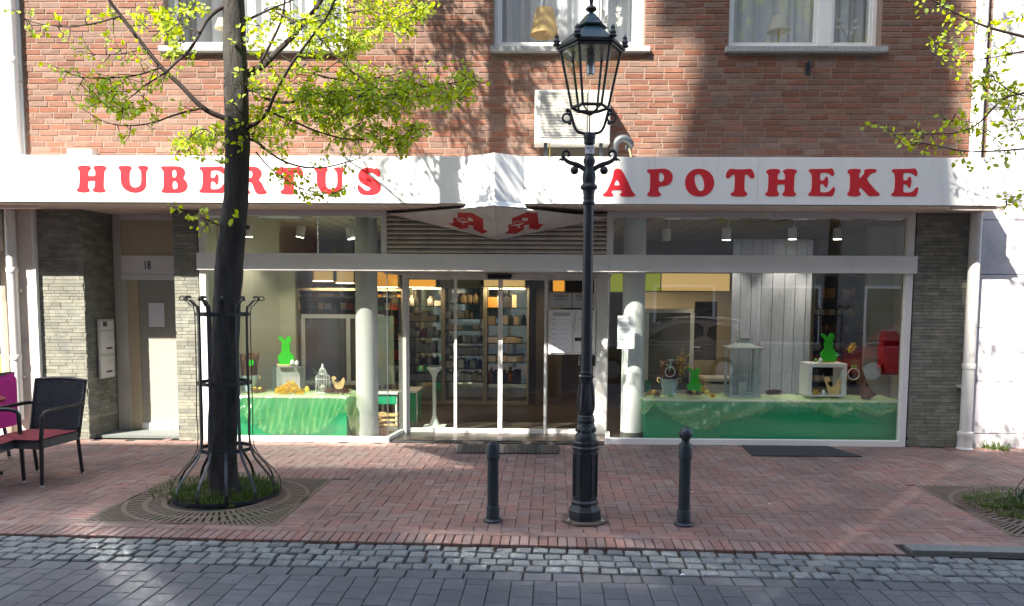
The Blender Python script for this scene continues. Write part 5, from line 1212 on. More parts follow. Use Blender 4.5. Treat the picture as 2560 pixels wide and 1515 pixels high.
for i in range(13):
    z = 4.5+3.9*i/13; o = T2+Vector((0, 0, z)); d = Vector((-1, math.sin(i*2.1)*.45, .12)); L_ = 1.75*q.uniform(.75, 1.05); pts = limb(br, [o, o+d*L_*.5+Vector((0, 0, .1)), o+d*L_], .018, .003, 6, 5)
    for j in range(3, len(pts)):
        for _ in range(2): spray(lf, tw, q, pts[j], pts[j]+(rv(q)+Vector((0, 0, .25)))*q.uniform(.10, .24), 5, .05)
br.build('limbs', 'twig', tree2, smooth=True, kind='stuff'); tw.build('twigs', 'twig', tree2, kind='stuff'); lf.build('foliage', 'leaf', tree2, kind='stuff')

# ================================================================== CAFE CHAIRS AND TABLE
def chair(name, lab, loc, rz, blanket=False):
    """wicker armchair; its seat faces +x before turning"""
    t = thing(name, lab, 'chair', (0, 0, 0), 'wicker chairs of the cafe'); W = .27
    legs = {}
    for sy in (-1, 1):
        MB().tube([(.24, sy*W, 0), (.23, sy*W, .30), (.225, sy*W, .44), (.215, sy*(W+.005), .62), (.19, sy*(W+.01), .655), (.12, sy*(W+.012), .668), (-.24, sy*(W+.012), .675), (-.30, sy*(W+.01), .67)], [.016, .019, .019, .018, .018, .018, .018, .016], 8).build('arm_and_leg', 'chair_frame', t, smooth=True)
        MB().tube([(-.30, sy*(W-.03), 0), (-.25, sy*(W-.03), .40), (-.26, sy*(W-.02), .46)], .017, 8).build('leg', 'chair_frame', t, smooth=True)
        for lx in (.24, -.30): MB().lathe([(.018, -.0), (.018, .022)], (lx, sy*(W if lx > 0 else W-.03), 0), 8).build('foot_cap', 'steel_box', t)
    MB().bbox(-.26, .24, -W+.015, W-.015, .34, .415, .01).build('seat_frame', 'wicker', t)
    MB().grid(lambda u, v: Vector((-.25+.51*u, (-W+.02)+(2*W-.04)*v, .425+.028*math.sin(math.pi*u)**.5*math.sin(math.pi*v)**.5)), 10, 10).build('cushion', 'cushion', t, smooth=True)
    # woven back: slats over and under
    def back(u, v): 
        x = -.25-.11*v-.02*math.sin(math.pi*u); wv = W-.015+.01*v; return Vector((x, (-wv)+2*wv*u, .36+.53*v+.012*math.sin(math.pi*u)))
    MB().tube([back(0, v/6)+Vector((0, 0, 0)) for v in range(7)]+[back(u/8, 1) for u in range(1, 9)]+[back(1, 1-v/6) for v in range(1, 7)], .015, 7).build('back_frame', 'chair_frame', t, smooth=True)
    bk = MB().grid(lambda u, v: back(u, v)+Vector((-.006, 0, 0)), 10, 8).build('backrest', 'chair_frame', t, smooth=True)
    wv = MB(); nu, nv = 15, 34
    for j in range(nv):
        for i in range(nu):
            if True:
                u0_, u1_ = (i+(.5 if j % 2 else 0))/nu, (i+(.5 if j % 2 else 0)+.92)/nu
                if u1_ > 1: u1_ = 1
                v0, v1 = j/nv+.002, (j+.86)/nv
                a, b, c, d = back(u0_, v0), back(u1_, v0), back(u1_, v1), back(u0_, v1); m1, m2 = back((u0_+u1_)/2, v0)+Vector((.010, 0, 0)), back((u0_+u1_)/2, v1)+Vector((.010, 0, 0))
                wv.add([a, m1, m2, d, b, c], [(0, 1, 2, 3), (1, 4, 5, 2)])
    wv.build('wicker_weave', 'wicker', bk, kind='stuff')
    if blanket:
        MB().grid(lambda u, v: back(.06+.88*u, min(1, 2.0*v if v < .5 else 1-1.2*(v-.5)))+Vector((.022 if v < .5 else -.03, 0, .012*math.sin(math.pi*min(1, v*1.3)))), 8, 14)
    t.location = loc; t.rotation_euler = (0, 0, rz); ORG[t.name] = Vector(loc); return t
c1 = chair('wicker_chair', 'black wicker armchair with dark red cushion before the stone pier', (-4.47, -1.96, 0), R(262))
c2 = chair('wicker_chair', 'black wicker armchair with a magenta blanket, cut by the left edge', (-5.62, -1.30, 0), R(185))
c3 = chair('wicker_chair', 'wicker armchair nearest the street, only its arm inside the left edge', (-4.72, -2.36, 0), R(5))
bt = thing('magenta_blanket', 'magenta blanket draped over the chair at the left edge', 'blanket', (-5.5, -1.30, .5))
def blk(u, v):
    y = -1.30+(-.24+.48*u); s_ = v*1.25
    if s_ < .62: return Vector((-5.62+.245+.12*(s_/.62)-.03, y, .44+.47*(s_/.62)))
    t_ = (s_-.62)/.63; return Vector((-5.62+.345+.06*min(1, t_*6)+.0, y, .91-.55*t_+.02*math.sin(math.pi*min(1, t_*4))))
MB().grid(blk, 10, 24).build('cloth', 'blanket', bt, smooth=True)
ct = thing('cafe_table', 'dark round cafe table cut by the left edge', 'table', (-5.17, -1.9, 0))
MB().lathe([(.33, .70), (.345, .705), (.345, .725), (.33, .73)], (-5.17, -1.9, 0), 36).build('table_top', 'cushion', ct, smooth=True)
MB().tube([(-5.17, -1.9, .03), (-5.17, -1.9, .70)], .03, 10).build('stem', 'chair_frame', ct); 
for a in range(4): MB().tube([(-5.17, -1.9, .10), (-5.17+.2*math.cos(a*1.571+.4), -1.9+.2*math.sin(a*1.571+.4), .05), (-5.17+.3*math.cos(a*1.571+.4), -1.9+.3*math.sin(a*1.571+.4), .02)], .018, 7).build('foot', 'chair_frame', ct)
# litter
for i, (px_, py_) in enumerate(((1625, 1169), (1727, 1232), (1920, 1262), (1803, 1212), (1700, 1440))):
    o = onZ(px_, py_, .006); m = MB(); add_leaf(m, o, Vector((1, .2, .05)), Vector((0, 0, 1)), .035 if i else .03); m.v = [v+Vector((0, 0, .004)) for v in m.v]
    tag(m.build('fallen_leaf' if i < 4 else 'paper_scrap', ('twig', 'wood_pale', 'wood_pale', 'straw', 'paper')[i]), ('dark dry leaf on the paving between lamp and ball bollard', 'pale dry leaf right of the ball bollard', 'curled pale leaf on the paving below the right mat', 'small brown leaf behind the ball bollard', 'tiny white paper scrap on the road blocks')[i], 'litter')

# specks of gum, sand and crumbs trodden into the paving and the road
sm = MB(); q8 = random.Random(77)
for _ in range(230):
    u, v = q8.uniform(-4.6, 4.6), q8.uniform(-1.4, 3.4)
    if in_pit(u, v) or -.46 < v < .0: continue
    c = pv(u, v, .0055 if v > 0 else -.0205); r_ = q8.uniform(.003, .010); n = 7
    sm.add([c]+[c+Vector((r_*q8.uniform(.6, 1.2)*math.cos(i*2*math.pi/n), r_*q8.uniform(.6, 1.2)*math.sin(i*2*math.pi/n), -.002)) for i in range(n)], [(0, 1+i, 1+(i+1) % n) for i in range(n)])
mat('speck', (.42, .38, .33), (.12, .10, .09), .9, scale=3)
tag(sm.build('ground_specks', 'speck', loc=(0, 0, 0)), 'pale specks of gum and grit scattered over paving and road', 'litter', kind='stuff')

# ================================================================== INSIDE THE PHARMACY
mat('mirror', (.62, .68, .62), None, .04, metal=1)
mat('poster_teal', (.20, .38, .36), (.55, .46, .20), .6, scale=2.2)
RX0, RX1, RY1, RZ1 = -3.70, 5.10, 4.6, 2.70
room = thing('pharmacy_interior', 'sales room of the pharmacy seen through the shop windows', 'interior', (.3, 2.3, 0))
box('room_floor', 'room_floor', room, RX0, RX1, .06, RY1, -.02, .022)
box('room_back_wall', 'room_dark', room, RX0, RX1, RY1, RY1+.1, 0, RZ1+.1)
box('room_side_wall', 'room_wall', room, RX0-.06, RX0, .06, RY1, 0, RZ1+.1); box('room_side_wall', 'room_white', room, RX1, RX1+.03, .06, RY1, 0, RZ1+.1)
box('ceiling_core', 'groove', room, RX0, RX1, .06, RY1, RZ1+.012, RZ1+.05)
x = RX0; k = 0
while x < RX1-.02:
    x1 = min(x+.205, RX1); box('ceiling_board', 'room_wall' if x < -1.4 else 'ceiling_board', room, x, x1-.026, .07, RY1, RZ1, RZ1+.011); x += .205
def pb(nm, mt, par, px0, px1, py0, py1, Y, th=.03, **k):
    a = onY(px0, (py0+py1)/2, Y); b = onY(px1, (py0+py1)/2, Y); zt = zY(py0, Y, (px0+px1)/2); zb = zY(py1, Y, (px0+px1)/2)
    return MB().box(a.x, b.x, Y, Y+th, zb, zt).build(nm, mt, par, **k)
# olive partition behind the left display
xa, xb_, xc_ = RX0+.01, xY(700, 1.25, 800), xY(744, 1.3, 800)
MB().prism([(xa, .42), (xb_, 1.25), (xb_, 1.31), (xa, .5)], .022, RZ1-.001, 'z').build('partition', 'room_wall', room)
MB().prism([(xb_+.001, 1.25), (xc_, 1.20), (xc_, 1.28), (xb_+.001, 1.31)], .022, 2.06, 'z').build('partition', 'room_wall', room)
box('bulkhead', 'room_wall', room, xb_, xY(865, 1.5, 640), 1.33, 1.42, 2.08, 2.14)
# right half: pale side room, dark core
box('room_panel', 'room_white', room, xY(2163, 1.85), RX1-.001, 1.85, 1.9, .022, RZ1-.001)
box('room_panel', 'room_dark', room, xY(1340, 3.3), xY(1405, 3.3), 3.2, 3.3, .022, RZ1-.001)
box('room_panel', 'shelf', room, xY(1600, 2.9), xY(1830, 2.9), 2.9, 2.95, .022, 2.0)
# columns
def column(px, pyb, lab, Y):
    t = thing('round_column', lab, 'column', (xY(px, Y), Y, .02)); MB().lathe([(.133, .1), (.131, RZ1)], (xY(px, Y, 850), Y, 0), 36).build('shaft', 'room_white', t, smooth=True); MB().lathe([(.136, .022), (.136, .1)], (xY(px, Y, 850), Y, 0), 36).build('column_base', 'shelf_white' if px < 1000 else 'board_grey', t, smooth=True)
column(917, 1080, 'white round column inside the left show window', .40); column(1583, 1097, 'white round column inside the right show window', .33)

# ---- shelves with goods
MP = {'w': 'prod_white', 'c': 'prod_cream', 'o': 'prod_orange', 'r': 'prod_red', 'g': 'prod_grey', 'd': 'prod_dark', 'n': 'prod_green', 'b': 'prod_brown', 'u': 'prod_blue'}
def carton(w_, d, h):
    m = MB().bbox(-w_/2, w_/2, -d/2, d/2, 0, h, .003); m.box(-w_*.32, w_*.32, -d/2-.0012, -d/2+.0008, h*.55, h*.72); return m
def bottle(w_, d, h):
    r_ = w_/2; return MB().lathe([(r_, 0), (r_, h*.62), (r_*.92, h*.70), (r_*.42, h*.80), (r_*.42, h*.86), (r_*.5, h*.87), (r_*.5, h)], (0, 0, 0), 12)
def tube_(w_, d, h):
    m = MB().lathe([(w_*.42, 0), (w_*.42, h*.14), (w_*.46, h*.15), (w_*.48, h*.3), (w_*.5, h*.98), (w_*.5, h)], (0, 0, 0), 12)
    for v in m.v: v.y *= max(.12, 1-(v.z/h)*.9)
    return m
GM = {}
def goods(kind, col, w_, d, h):
    key = (kind, col, round(w_, 2), round(h, 2))
    if key not in GM: GM[key] = shared({'c': 'carton', 'b': 'bottle', 't': 'tube'}[kind], {'c': carton, 'b': bottle, 't': tube_}[kind](round(w_, 2), d, round(h, 2)), MP[col], kind != 'c')
    return GM[key]
ORD = ('top', 'second', 'third', 'fourth', 'fifth', 'sixth', 'seventh', 'eighth')
CN = {'w': 'white', 'c': 'cream', 'o': 'orange', 'r': 'red', 'g': 'grey', 'd': 'black', 'n': 'green', 'b': 'brown', 'u': 'blue'}
KN = {'c': 'carton', 'b': 'bottle', 't': 'tube'}
def fill(q, x0, x1, z, y, hmax, spec, where):
    """a row of goods on one shelf; spec: list of (kind, colours, width, height share)"""
    x = x0+.01; i = 0; cnt = {}; made = []
    while x < x1-.03:
        kind, cols, w_, hs = spec[i % len(spec)]; i += 1
        w2 = w_*q.uniform(.9, 1.15); h = hmax*hs*q.uniform(.9, 1.05)
        if x+w2 > x1: break
        if q.random() < .93:
            c = q.choice(cols); cnt[(c, kind)] = cnt.get((c, kind), 0)+1; nn = cnt[(c, kind)]
            o = place(KN[kind], goods(kind, c, w2, .05, h), (x+w2/2, y+q.uniform(-.012, .012), z), None, '%s %s on the %s' % (CN[c], KN[kind], where), KN[kind], '%s %ss on the %s' % (CN[c], KN[kind], where))
            made.append((o, (c, kind), nn))
        x += w2+q.uniform(.004, .014)
    for o, ky, nn in made:
        if cnt[ky] > 1: o['label'] = ('first', 'second', 'third', 'fourth', 'fifth', 'sixth', 'seventh', 'eighth', 'ninth', 'tenth', 'eleventh', 'twelfth')[min(nn-1, 11)]+' '+o['label'].replace(' on the', ' from the left on the', 1)
        else: del o['group']
q5 = random.Random(9)
def unit(lab, px0, px1, levels, Y, depth, specs, bay, top=None, back='mirror', bottom=1004):
    t = thing('shelf_unit', lab, 'shelf', ((xY(px0, Y)+xY(px1, Y))/2, Y, .02)); x0, x1 = xY(px0, Y, 830), xY(px1, Y, 830)
    ztop = zY(top or 719, Y, (px0+px1)/2)
    box('back_board', back, t, x0+.02, x1-.02, Y+depth, Y+depth+.02, .03, ztop); box('side_board', 'shelf', t, x0, x0+.028, Y, Y+depth, .03, ztop); box('side_board', 'shelf', t, x1-.028, x1, Y, Y+depth, .03, ztop); box('top_board', 'shelf', t, x0, x1, Y-.002, Y+depth, ztop, ztop+.04)
    zz = [zY(p_, Y, (px0+px1)/2) for p_ in levels]; prev = ztop
    for i, z in enumerate(zz):
        box('shelf_board', 'shelf_glass', t, x0+.029, x1-.029, Y+.005, Y+depth-.002, z-.014, z)
        fill(q5, x0+.03, x1-.03, z, Y+depth*.42, (prev-z)*.72, specs[i % len(specs)], '%s %s shelf' % (bay, ORD[min(i, 7)])); prev = z-.014
    box('base_board', 'shelf', t, x0+.029, x1-.029, Y+.01, Y+depth-.002, .03, zY(bottom, Y, 1200)); return t
YC = 3.0
sA = [[('b', 'wc', .09, .8), ('c', 'wo', .10, .4), ('t', 'wg', .06, .55)], [('c', 'wcr', .09, .8), ('c', 'cr', .11, .65)], [('c', 'wg', .10, .95), ('t', 'w', .07, .6), ('b', 'rb', .08, .9)], [('c', 'gw', .11, .8), ('c', 'g', .09, .95)], [('b', 'dgw', .08, .8), ('b', 'w', .09, .9)], [('c', 'gd', .12, .6)], [('c', 'wd', .16, .5)]]
sB = [[('b', 'wco', .09, .9), ('t', 'cog', .09, .85)], [('c', 'wc', .07, .7), ('b', 'wc', .07, .7), ('c', 'wr', .12, .7)], [('c', 'cn', .14, .55), ('c', 'c', .10, .55)], [('b', 'gdw', .07, .7), ('t', 'w', .07, .75)], [('c', 'wg', .07, .85), ('c', 'g', .08, .9)], [('c', 'wg', .10, .85), ('b', 'uw', .07, .8)], [('c', 'wc', .08, .85), ('c', 'w', .09, .75)], [('b', 'dw', .10, .7)]]
sC = [[('c', 'gdo', .12, .75), ('c', 'cw', .07, .85)], [('c', 'c', .10, .8), ('b', 'cd', .08, .85)], [('c', 'cw', .14, .45), ('c', 'c', .11, .35)], [('c', 'cwb', .13, .45)], [('b', 'b', .08, .85), ('c', 'wd', .11, .7), ('b', 'bd', .08, .8)]]
unit('left of three tall mirror-backed shelves behind the glass doors', 1012, 1107, [765, 803.6, 842.7, 880, 912, 953], YC, .35, sA, 'left bay')
unit('middle of three tall mirror-backed shelves behind the glass doors', 1107.5, 1212, [758, 795.6, 825, 857, 887, 921.5, 954], YC, .35, sB, 'middle bay')
unit('right of three tall mirror-backed shelves behind the glass doors', 1212.5, 1322, [769, 812, 858, 905.5, 958], YC, .35, sC, 'right bay')
unit('dark shelf with boxes at the back of the left show window', 744, 1008, [742, 774, 812, 850, 900], 2.5, .32, [[('c', 'dgw', .14, .7), ('c', 'o', .08, .6), ('t', 'oc', .07, .75)], [('c', 'rwc', .10, .75), ('c', 'n', .12, .5), ('c', 'c', .09, .8)], [('c', 'rg', .13, .7), ('c', 'nw', .10, .5)]], 'left window', 727, 'back_panel', 960)
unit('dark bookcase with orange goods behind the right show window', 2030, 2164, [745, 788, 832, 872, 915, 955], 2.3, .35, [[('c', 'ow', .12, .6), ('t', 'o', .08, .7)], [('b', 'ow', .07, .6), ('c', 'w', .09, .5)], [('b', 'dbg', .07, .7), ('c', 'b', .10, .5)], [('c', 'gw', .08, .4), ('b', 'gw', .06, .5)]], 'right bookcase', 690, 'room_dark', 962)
# light boxes over the shelves
def lightbox(lab, mt, px0, px1, py0, py1, Y):
    t = thing('light_box', lab, 'lamp', (xY((px0+px1)/2, Y), Y, zY(py1, Y)), 'light boxes above the shelves'); pb('case', 'shelf', t, px0-3, px1+3, py0-3, py1+3, Y+.002, .12); pb('lit_panel', mt, t, px0, px1, py0, py1, Y-.004, .005)
    if mt.startswith('glow'):                                    # added area light below the box, for its glow on the goods
        ar = bpy.data.lights.new('light_box_fill', 'AREA'); ar.shape = 'RECTANGLE'; ar.size = xY(px1, Y)-xY(px0, Y); ar.size_y = .06; ar.energy = 1.5; ar.color = (1, .72, .42)
        ao = bpy.data.objects.new('light_box_fill', ar); COL.objects.link(ao); ao.parent = t; ao.location = Vector((xY((px0+px1)/2, Y), Y-.03, zY(py1+4, Y)))-world_of(t); ao.rotation_euler = Vector((0, .28, -1)).to_track_quat('-Z', 'Y').to_euler()
lightbox('glowing orange light box above the left bay of the door shelves', 'glow_orange', 1017, 1089, 692, 716, YC-.06)
lightbox('unlit grey light box above the middle bay of the door shelves', 'shelf', 1102, 1198, 692, 717, YC-.06)
lightbox('glowing cream light box above the right bay of the door shelves', 'glow_cream', 1210, 1312, 693, 716, YC-.06)
lightbox('cream light box above the dark shelf in the left window', 'glow_cream', 784, 832, 678, 701, 2.45); lightbox('second cream light box left of the column', 'glow_cream', 842, 884, 678, 706, 2.45); lightbox('orange light box right of the column in the left window', 'glow_orange', 940, 994, 680, 716, 2.45)
lightbox('small square orange light box above the certificates', 'glow_orange', 1383, 1411, 696, 728, 2.6); lightbox('lime light box left of the right column', 'glow_lime', 1526, 1557, 684, 729, 2.3); lightbox('lime light box right of the right column', 'glow_lime', 1611, 1651, 684, 727, 2.3)
lightbox('wide glowing orange-cream light box in the right window', 'glow_cream', 1654, 1824, 684, 727, 2.3)
# spot lamps on the ceiling
def spot(px, pyt, pyb, lab, tilt=0., lit=True, Y=.50):
    x = xY(px, Y, 560); zt, zb = zY(pyt, Y, px), zY(pyb, Y, px); t = thing('ceiling_spot', lab, 'spotlight', (x, Y, zb), 'spotlights under the shop ceiling')
    mtx = Matrix.Translation((x, Y, (zt+zb)/2)) @ Matrix.Rotation(tilt, 4, 'Y') @ Matrix.Translation((-x, -Y, -(zt+zb)/2)); r_ = .052
    MB().lathe([(r_, zb), (r_, zt), (r_*.8, zt+.004)], (x, Y, 0), 20).move(mtx).build('lamp_can', 'spot_white', t, smooth=True)
    MB().lathe([(r_*.88, zb-.003), (r_*.88, zb-.001)], (x, Y, 0), 20).move(mtx).build('lamp_lens', 'spot_light' if lit else 'spot_white', t)
    if lit:
        sp = bpy.data.lights.new('spot_bulb', 'SPOT'); sp.energy = 9; sp.color = (1, .86, .66); sp.spot_size = R(75); sp.spot_blend = .6; sp.shadow_soft_size = .04
        so_ = bpy.data.objects.new('spot_bulb', sp); COL.objects.link(so_); so_.parent = t; so_.location = Vector((x, Y, zb-.02))-world_of(t); so_.rotation_euler = Vector((.1*math.sin(px), .35, -1)).to_track_quat('-Z', 'Y').to_euler()
    MB().tube([(x, Y, zt), (x+.03, Y, zt+.05), (x+.03, Y, RZ1-.055)], .008, 6).build('lamp_arm', 'spot_white', t); MB().box(x-.02, x+.16, Y-.03, Y+.03, RZ1-.055, RZ1-.001).build('gear_box', 'spot_white', t)
spot(621, 563, 592, 'spotlight half hidden behind the trunk, left transom'); spot(752, 565, 593, 'tilted spotlight in the middle of the left transom', R(12)); spot(876, 569, 597, 'spotlight left of the column, left transom', R(-12))
spot(1667, 573, 601, 'unlit spotlight nearest the column, right transom', 0, False); spot(1817, 571, 600, 'second spotlight of the right transom'); spot(1982, 570, 598, 'third spotlight of the right transom, above the plank banner'); spot(2095, 570, 598, 'fourth spotlight of the right transom')
# boards, cabinet, banner
def framed(lab, px0, px1, py0, py1, Y, cuts):
    t = thing('pin_board', lab, 'board', (xY((px0+px1)/2, Y), Y, zY(py1, Y))); w_ = 10
    pb('frame_rail', 'frame_old', t, px0, px1, py0, py0+w_, Y); pb('frame_rail', 'frame_old', t, px0, px1, py1-w_, py1, Y)
    for c in cuts: pb('frame_stile', 'frame_old', t, c, c+w_, py0+w_, py1-w_, Y)
    pb('panel', 'board_grey', t, px0+2, px1-2, py0+2, py1-2, Y+.018, .01)
    z0_ = zY(py1, Y)
    for c in (px0+3, px1-8): box('foot', 'frame_old', t, xY(c, Y), xY(c+6, Y), Y+.002, Y+.028, .023, z0_)
framed('grey board in a white frame behind the left display', 753, 960, 786, 962, 1.32, (753, 866, 950)); framed('grey board in a white frame behind the right display', 1611, 1734, 772, 985, 1.2, (1611, 1724))
pb('poster', 'poster_teal', None, 944, 985, 790, 960, 1.27, .004, label='teal and yellow poster right of the column in the left window', cat='poster')
pb('wall_screen', 'dark', None, 1737, 1792, 754, 900, 1.9, .05, label='black screen between grey board and plank banner', cat='screen')
pb('wall_poster', 'paper', None, 2176, 2244, 782, 838, 1.835, .004, label='faint white framed print on the pale wall at the right', cat='poster')
cb = thing('white_cabinet', 'low white cabinet left of the plank banner', 'cabinet', (xY(1800, 1.4), 1.4, .02)); pb('cabinet_top', 'shelf_white', cb, 1766, 1840, 946, 954, 1.38, .45); box('cabinet_body', 'room_white', cb, xY(1783, 1.4), xY(1838, 1.4), 1.4, 1.8, .022, zY(955, 1.4))
bn = thing('plank_banner', 'tall backdrop of weathered grey-blue planks in the right window', 'backdrop', (xY(1930, .8), .8, .02))
bxs = [1828, 1850, 1878, 1903, 1932, 1963, 1990, 2018, 2033]; b0 = xY(1828, .82, 800); b1 = xY(2033, .82, 640)
for i in range(8):
    f0, f1 = (bxs[i]-1828)/205, (bxs[i+1]-1828)/205; MB().bbox(b0+(b1-b0)*f0+.003, b0+(b1-b0)*f1-.003, .82, .84, .45, zY(598, .82, 1930), .004).build('plank', 'driftwood', bn)
box('banner_back', 'groove', bn, b0+.003, b1-.003, .839, .85, .45, zY(600, .82, 1930)); box('banner_foot', 'shelf_white', bn, b0, b1, .78, .9, .023, .45)
rbx = thing('red_box', 'dark red faceted box on the right wall of the show window', 'box', onY(2226, 940, 1.2)); Yr = 1.0
P = [(2208, 828), (2240, 828), (2258, 842), (2258, 938), (2206, 936), (2194, 920), (2200, 904), (2200, 878), (2203, 850)]; c0 = (2230, 885)
m = MB(); A = [onY(x, y, Yr) for x, y in P]; B = [onY(x+(c0[0]-x)*.25, y+(c0[1]-y)*.12, Yr-.06) for x, y in P]; D = [a+Vector((0, .06, 0)) for a in A]; n = len(P)
m.add(A+B+D, [tuple(range(n, 2*n)), tuple(range(2*n, 3*n))]+[(i, (i+1) % n, n+(i+1) % n, n+i) for i in range(n)]+[(i, (i+1) % n, 2*n+(i+1) % n, 2*n+i) for i in range(n)]).build('case', 'red_box', rbx)
sg = thing('green_display_rack', 'small green rack with white top beside the left side pane', 'rack', (xY(975, 1.0), 1.0, .02))
pb('rack_top', 'shelf_white', sg, 938, 994, 981, 986, .95, .3); pb('green_panel', 'podium', sg, 942, 990, 987, 1010, .97, .25)
for p_ in (1036, 1048, 1060): pb('wood_slat', 'wood_pale', sg, 942, 994, p_, p_+5, .97, .2)
for p_ in (940, 988): pb('rack_post', 'shelf_white', sg, p_, p_+5, 986, 1090, .975, .02)
gc = thing('green_trolley', 'green trolley with white edge behind the left door leaf', 'trolley', (xY(1030, 1.3), 1.3, .02)); pb('green_side', 'podium', gc, 1012, 1040, 984, 1060, 1.3, .5); pb('white_edge', 'shelf_white', gc, 1012, 1043, 978, 983, 1.29, .52); pb('white_edge', 'shelf_white', gc, 1041, 1043.5, 984, 1060, 1.29, .02)
for p_ in (1016, 1036): MB().lathe([(.02, .024), (.02, .06)], (xY(p_, 1.35), 1.35, 0), 10).build('caster', 'dark', gc)
# weighing scale
wsx = xY(1084, .85, 1000); ws = thing('weighing_scale', 'white pedestal weighing scale behind the left door leaf', 'scale', (wsx, .85, .02))
MB().bbox(wsx-.13, wsx+.15, .72, 1.0, .023, .055, .008).build('platform', 'shelf_white', ws); MB().lathe([(.075, .055), (.06, .08), (.03, .16), (.024, .2)], (wsx, .93, 0), 16).build('column_foot', 'shelf_white', ws, smooth=True)
MB().tube([(wsx, .93, .15), (wsx, .93, zY(945, .93, 1084))], .023, 14).build('column', 'shelf_white', ws, smooth=True); zh = zY(945, .93, 1084)
MB().lathe([(.024, zh), (.04, zh+.05), (.075, zh+.10), (.10, zh+.125), (.10, zh+.135), (.06, zh+.15)], (wsx, .93, 0), 20).build('head', 'shelf_white', ws, smooth=True); MB().bbox(wsx-.06, wsx+.06, .87, .95, zh+.15, zh+.162, .003).build('display', 'prod_blue', ws)

# ================================================================== EASTER DISPLAYS
ZL = zY(993, .15, 740); ZR = zY(1003, .15, 1900)
pl = thing('left_podium', 'bright green podium in the left show window', 'podium', (-2.9, .4, .06)); XPL = xY(866, .15, 1030)
box('podium_box', 'podium', pl, RX0+.06, XPL, .15, .78, .023, ZL-.012); box('podium_top', 'shelf_white', pl, RX0+.06, XPL+.004, .145, .785, ZL-.0115, ZL)
pr = thing('right_podium', 'long green podium in the right show window', 'podium', (2.8, .4, .06)); XP0, XP1 = xY(1612, .15, 1060), xY(2262, .15, 1060)
box('podium_box', 'podium', pr, XP0, XP1, .15, .76, .023, ZR-.012); box('podium_top', 'shelf_white', pr, XP0-.004, XP1, .145, .765, ZR-.0115, ZR)
def interp(pts, x):
    for (a, b), (c, d) in zip(pts, pts[1:]):
        if a <= x <= c: return b+(d-b)*(x-a)/(c-a)
    return pts[0][1] if x < pts[0][0] else pts[-1][1]
def drape(lab, px0, px1, low, ztop, seed, nu, pleat):
    q = random.Random(seed); ph = [q.uniform(0, 6) for _ in range(6)]
    def fn(u, v):
        px = px0+(px1-px0)*u; x = xY(px, .14, 1000); zl = zY(interp(low, px), .13, px)
        zl = min(zl, ztop-.02)
        if v < .35:                                               # lying on the top
            t = v/.35; y = .66-.53*t; z = ztop+.010+.014*abs(math.sin(px*.055+ph[0]+3*t)*math.sin(px*.021+ph[1]+t))+.022*abs(math.sin(px*.09+ph[5]+5*t))*(1-t)*(.5+.5*math.sin(px*.03+ph[2]))
            return Vector((x, y, z))
        t = (v-.35)/.65; z = ztop+.006-(ztop+.006-zl)*t
        fold = math.sin((px-(px0+px1)/2)*(.10-.05*t)+ph[2]+2.2*t)+.6*math.sin(px*.23+ph[3]-3*t)+.4*math.sin(px*.41+t*9+ph[4])
        return Vector((x+.008*math.sin(t*7+px*.05), .130-.020*fold*(.35+t)-.02*t-.02*math.sin(math.pi*t)*pleat, z))
    t = thing('gauze_cloth', lab, 'cloth', (xY((px0+px1)/2, .14), .14, ztop)); MB().grid(fn, nu, 46).build('cloth', 'gauze', t, smooth=True)
drape('lime gauze cloth draped over the left green podium', 592, 899, [(592, 1030), (596, 1051), (606, 1037), (623, 1058), (639, 1070), (670, 1080), (702, 1088), (743, 1089), (791, 1082), (825, 1060), (848, 1034), (866, 1032), (875, 1067), (884, 1091), (896, 1084), (899, 1056)], ZL, 3, 130, 1)
drape('lime gauze cloth draped along the right green podium', 1600, 2252, [(1600, 1033), (1612, 1036), (1631, 1010), (1661, 1033), (1694, 1053), (1738, 1072), (1778, 1072), (1815, 1054), (1862, 1038), (1909, 1032), (1946, 1017), (2013, 1015), (2063, 1035), (2096, 1043), (2107, 1032), (2130, 1020), (2194, 1042), (2230, 1027), (2252, 1020)], ZR, 4, 220, 1)
BUN = [(820,300),(850,282),(895,305),(925,345),(942,375),(955,320),(985,284),(1025,286),(1050,330),(1045,385),(1020,400),(1002,395),(1000,410),(1030,450),(1030,500),(1010,535),(1045,585),(1065,620),(1090,618),(1103,660),(1095,710),(1070,740),(1060,785),(820,785),(825,765),(855,745),(820,700),(812,650),(822,620),(845,615),(865,575),(895,540),(872,495),(875,445),(900,408),(860,365),(828,335)]
def bunny(lab, px0, px1, py0, py1, Y):
    xs_ = [p[0] for p in BUN]; a, b, c, d = min(xs_), max(xs_), 282, 785; o = onY((px0+px1)/2, py1, Y)
    t = thing('bunny_figure', lab, 'figurine', o, 'green wooden bunnies'); W = lambda x, y: onY(px0+(x-a)/(b-a)*(px1-px0), py0+(y-c)/(d-c)*(py1-py0), Y)
    shape('body', 'bunny', t, [chaikin(BUN, 2)], W, .018, (0, -1, 0)); bk = shape('back_face', 'bunny', t, [chaikin(BUN, 1)], lambda x, y: W(x, y), .0005, (0, 1, 0))
    s_ = (px1-px0)/290
    for x, y in ((928, 446), (972, 446)): MB().ball(W(x, y)+Vector((0, -.019, 0)), .004*s_*6, 8, 5).build('eye', 'bunny_line', t)
    MB().ball(W(953, 475)+Vector((0, -.019, 0)), .005*s_*6, 8, 5).build('nose', 'bunny_line', t)
    MB().tube([W(x, y)+Vector((0, -.019, 0)) for x, y in ((935, 495), (945, 505), (955, 500), (955, 480), (955, 500), (966, 506), (977, 495))], .0022, 4).build('mouth', 'bunny_line', t)
    MB().bbox(W(805, 790).x, W(1040, 790).x, Y-.04, Y+.03, W(950, 812).z, W(950, 786).z, .004).build('stand', 'wood_pale', t)
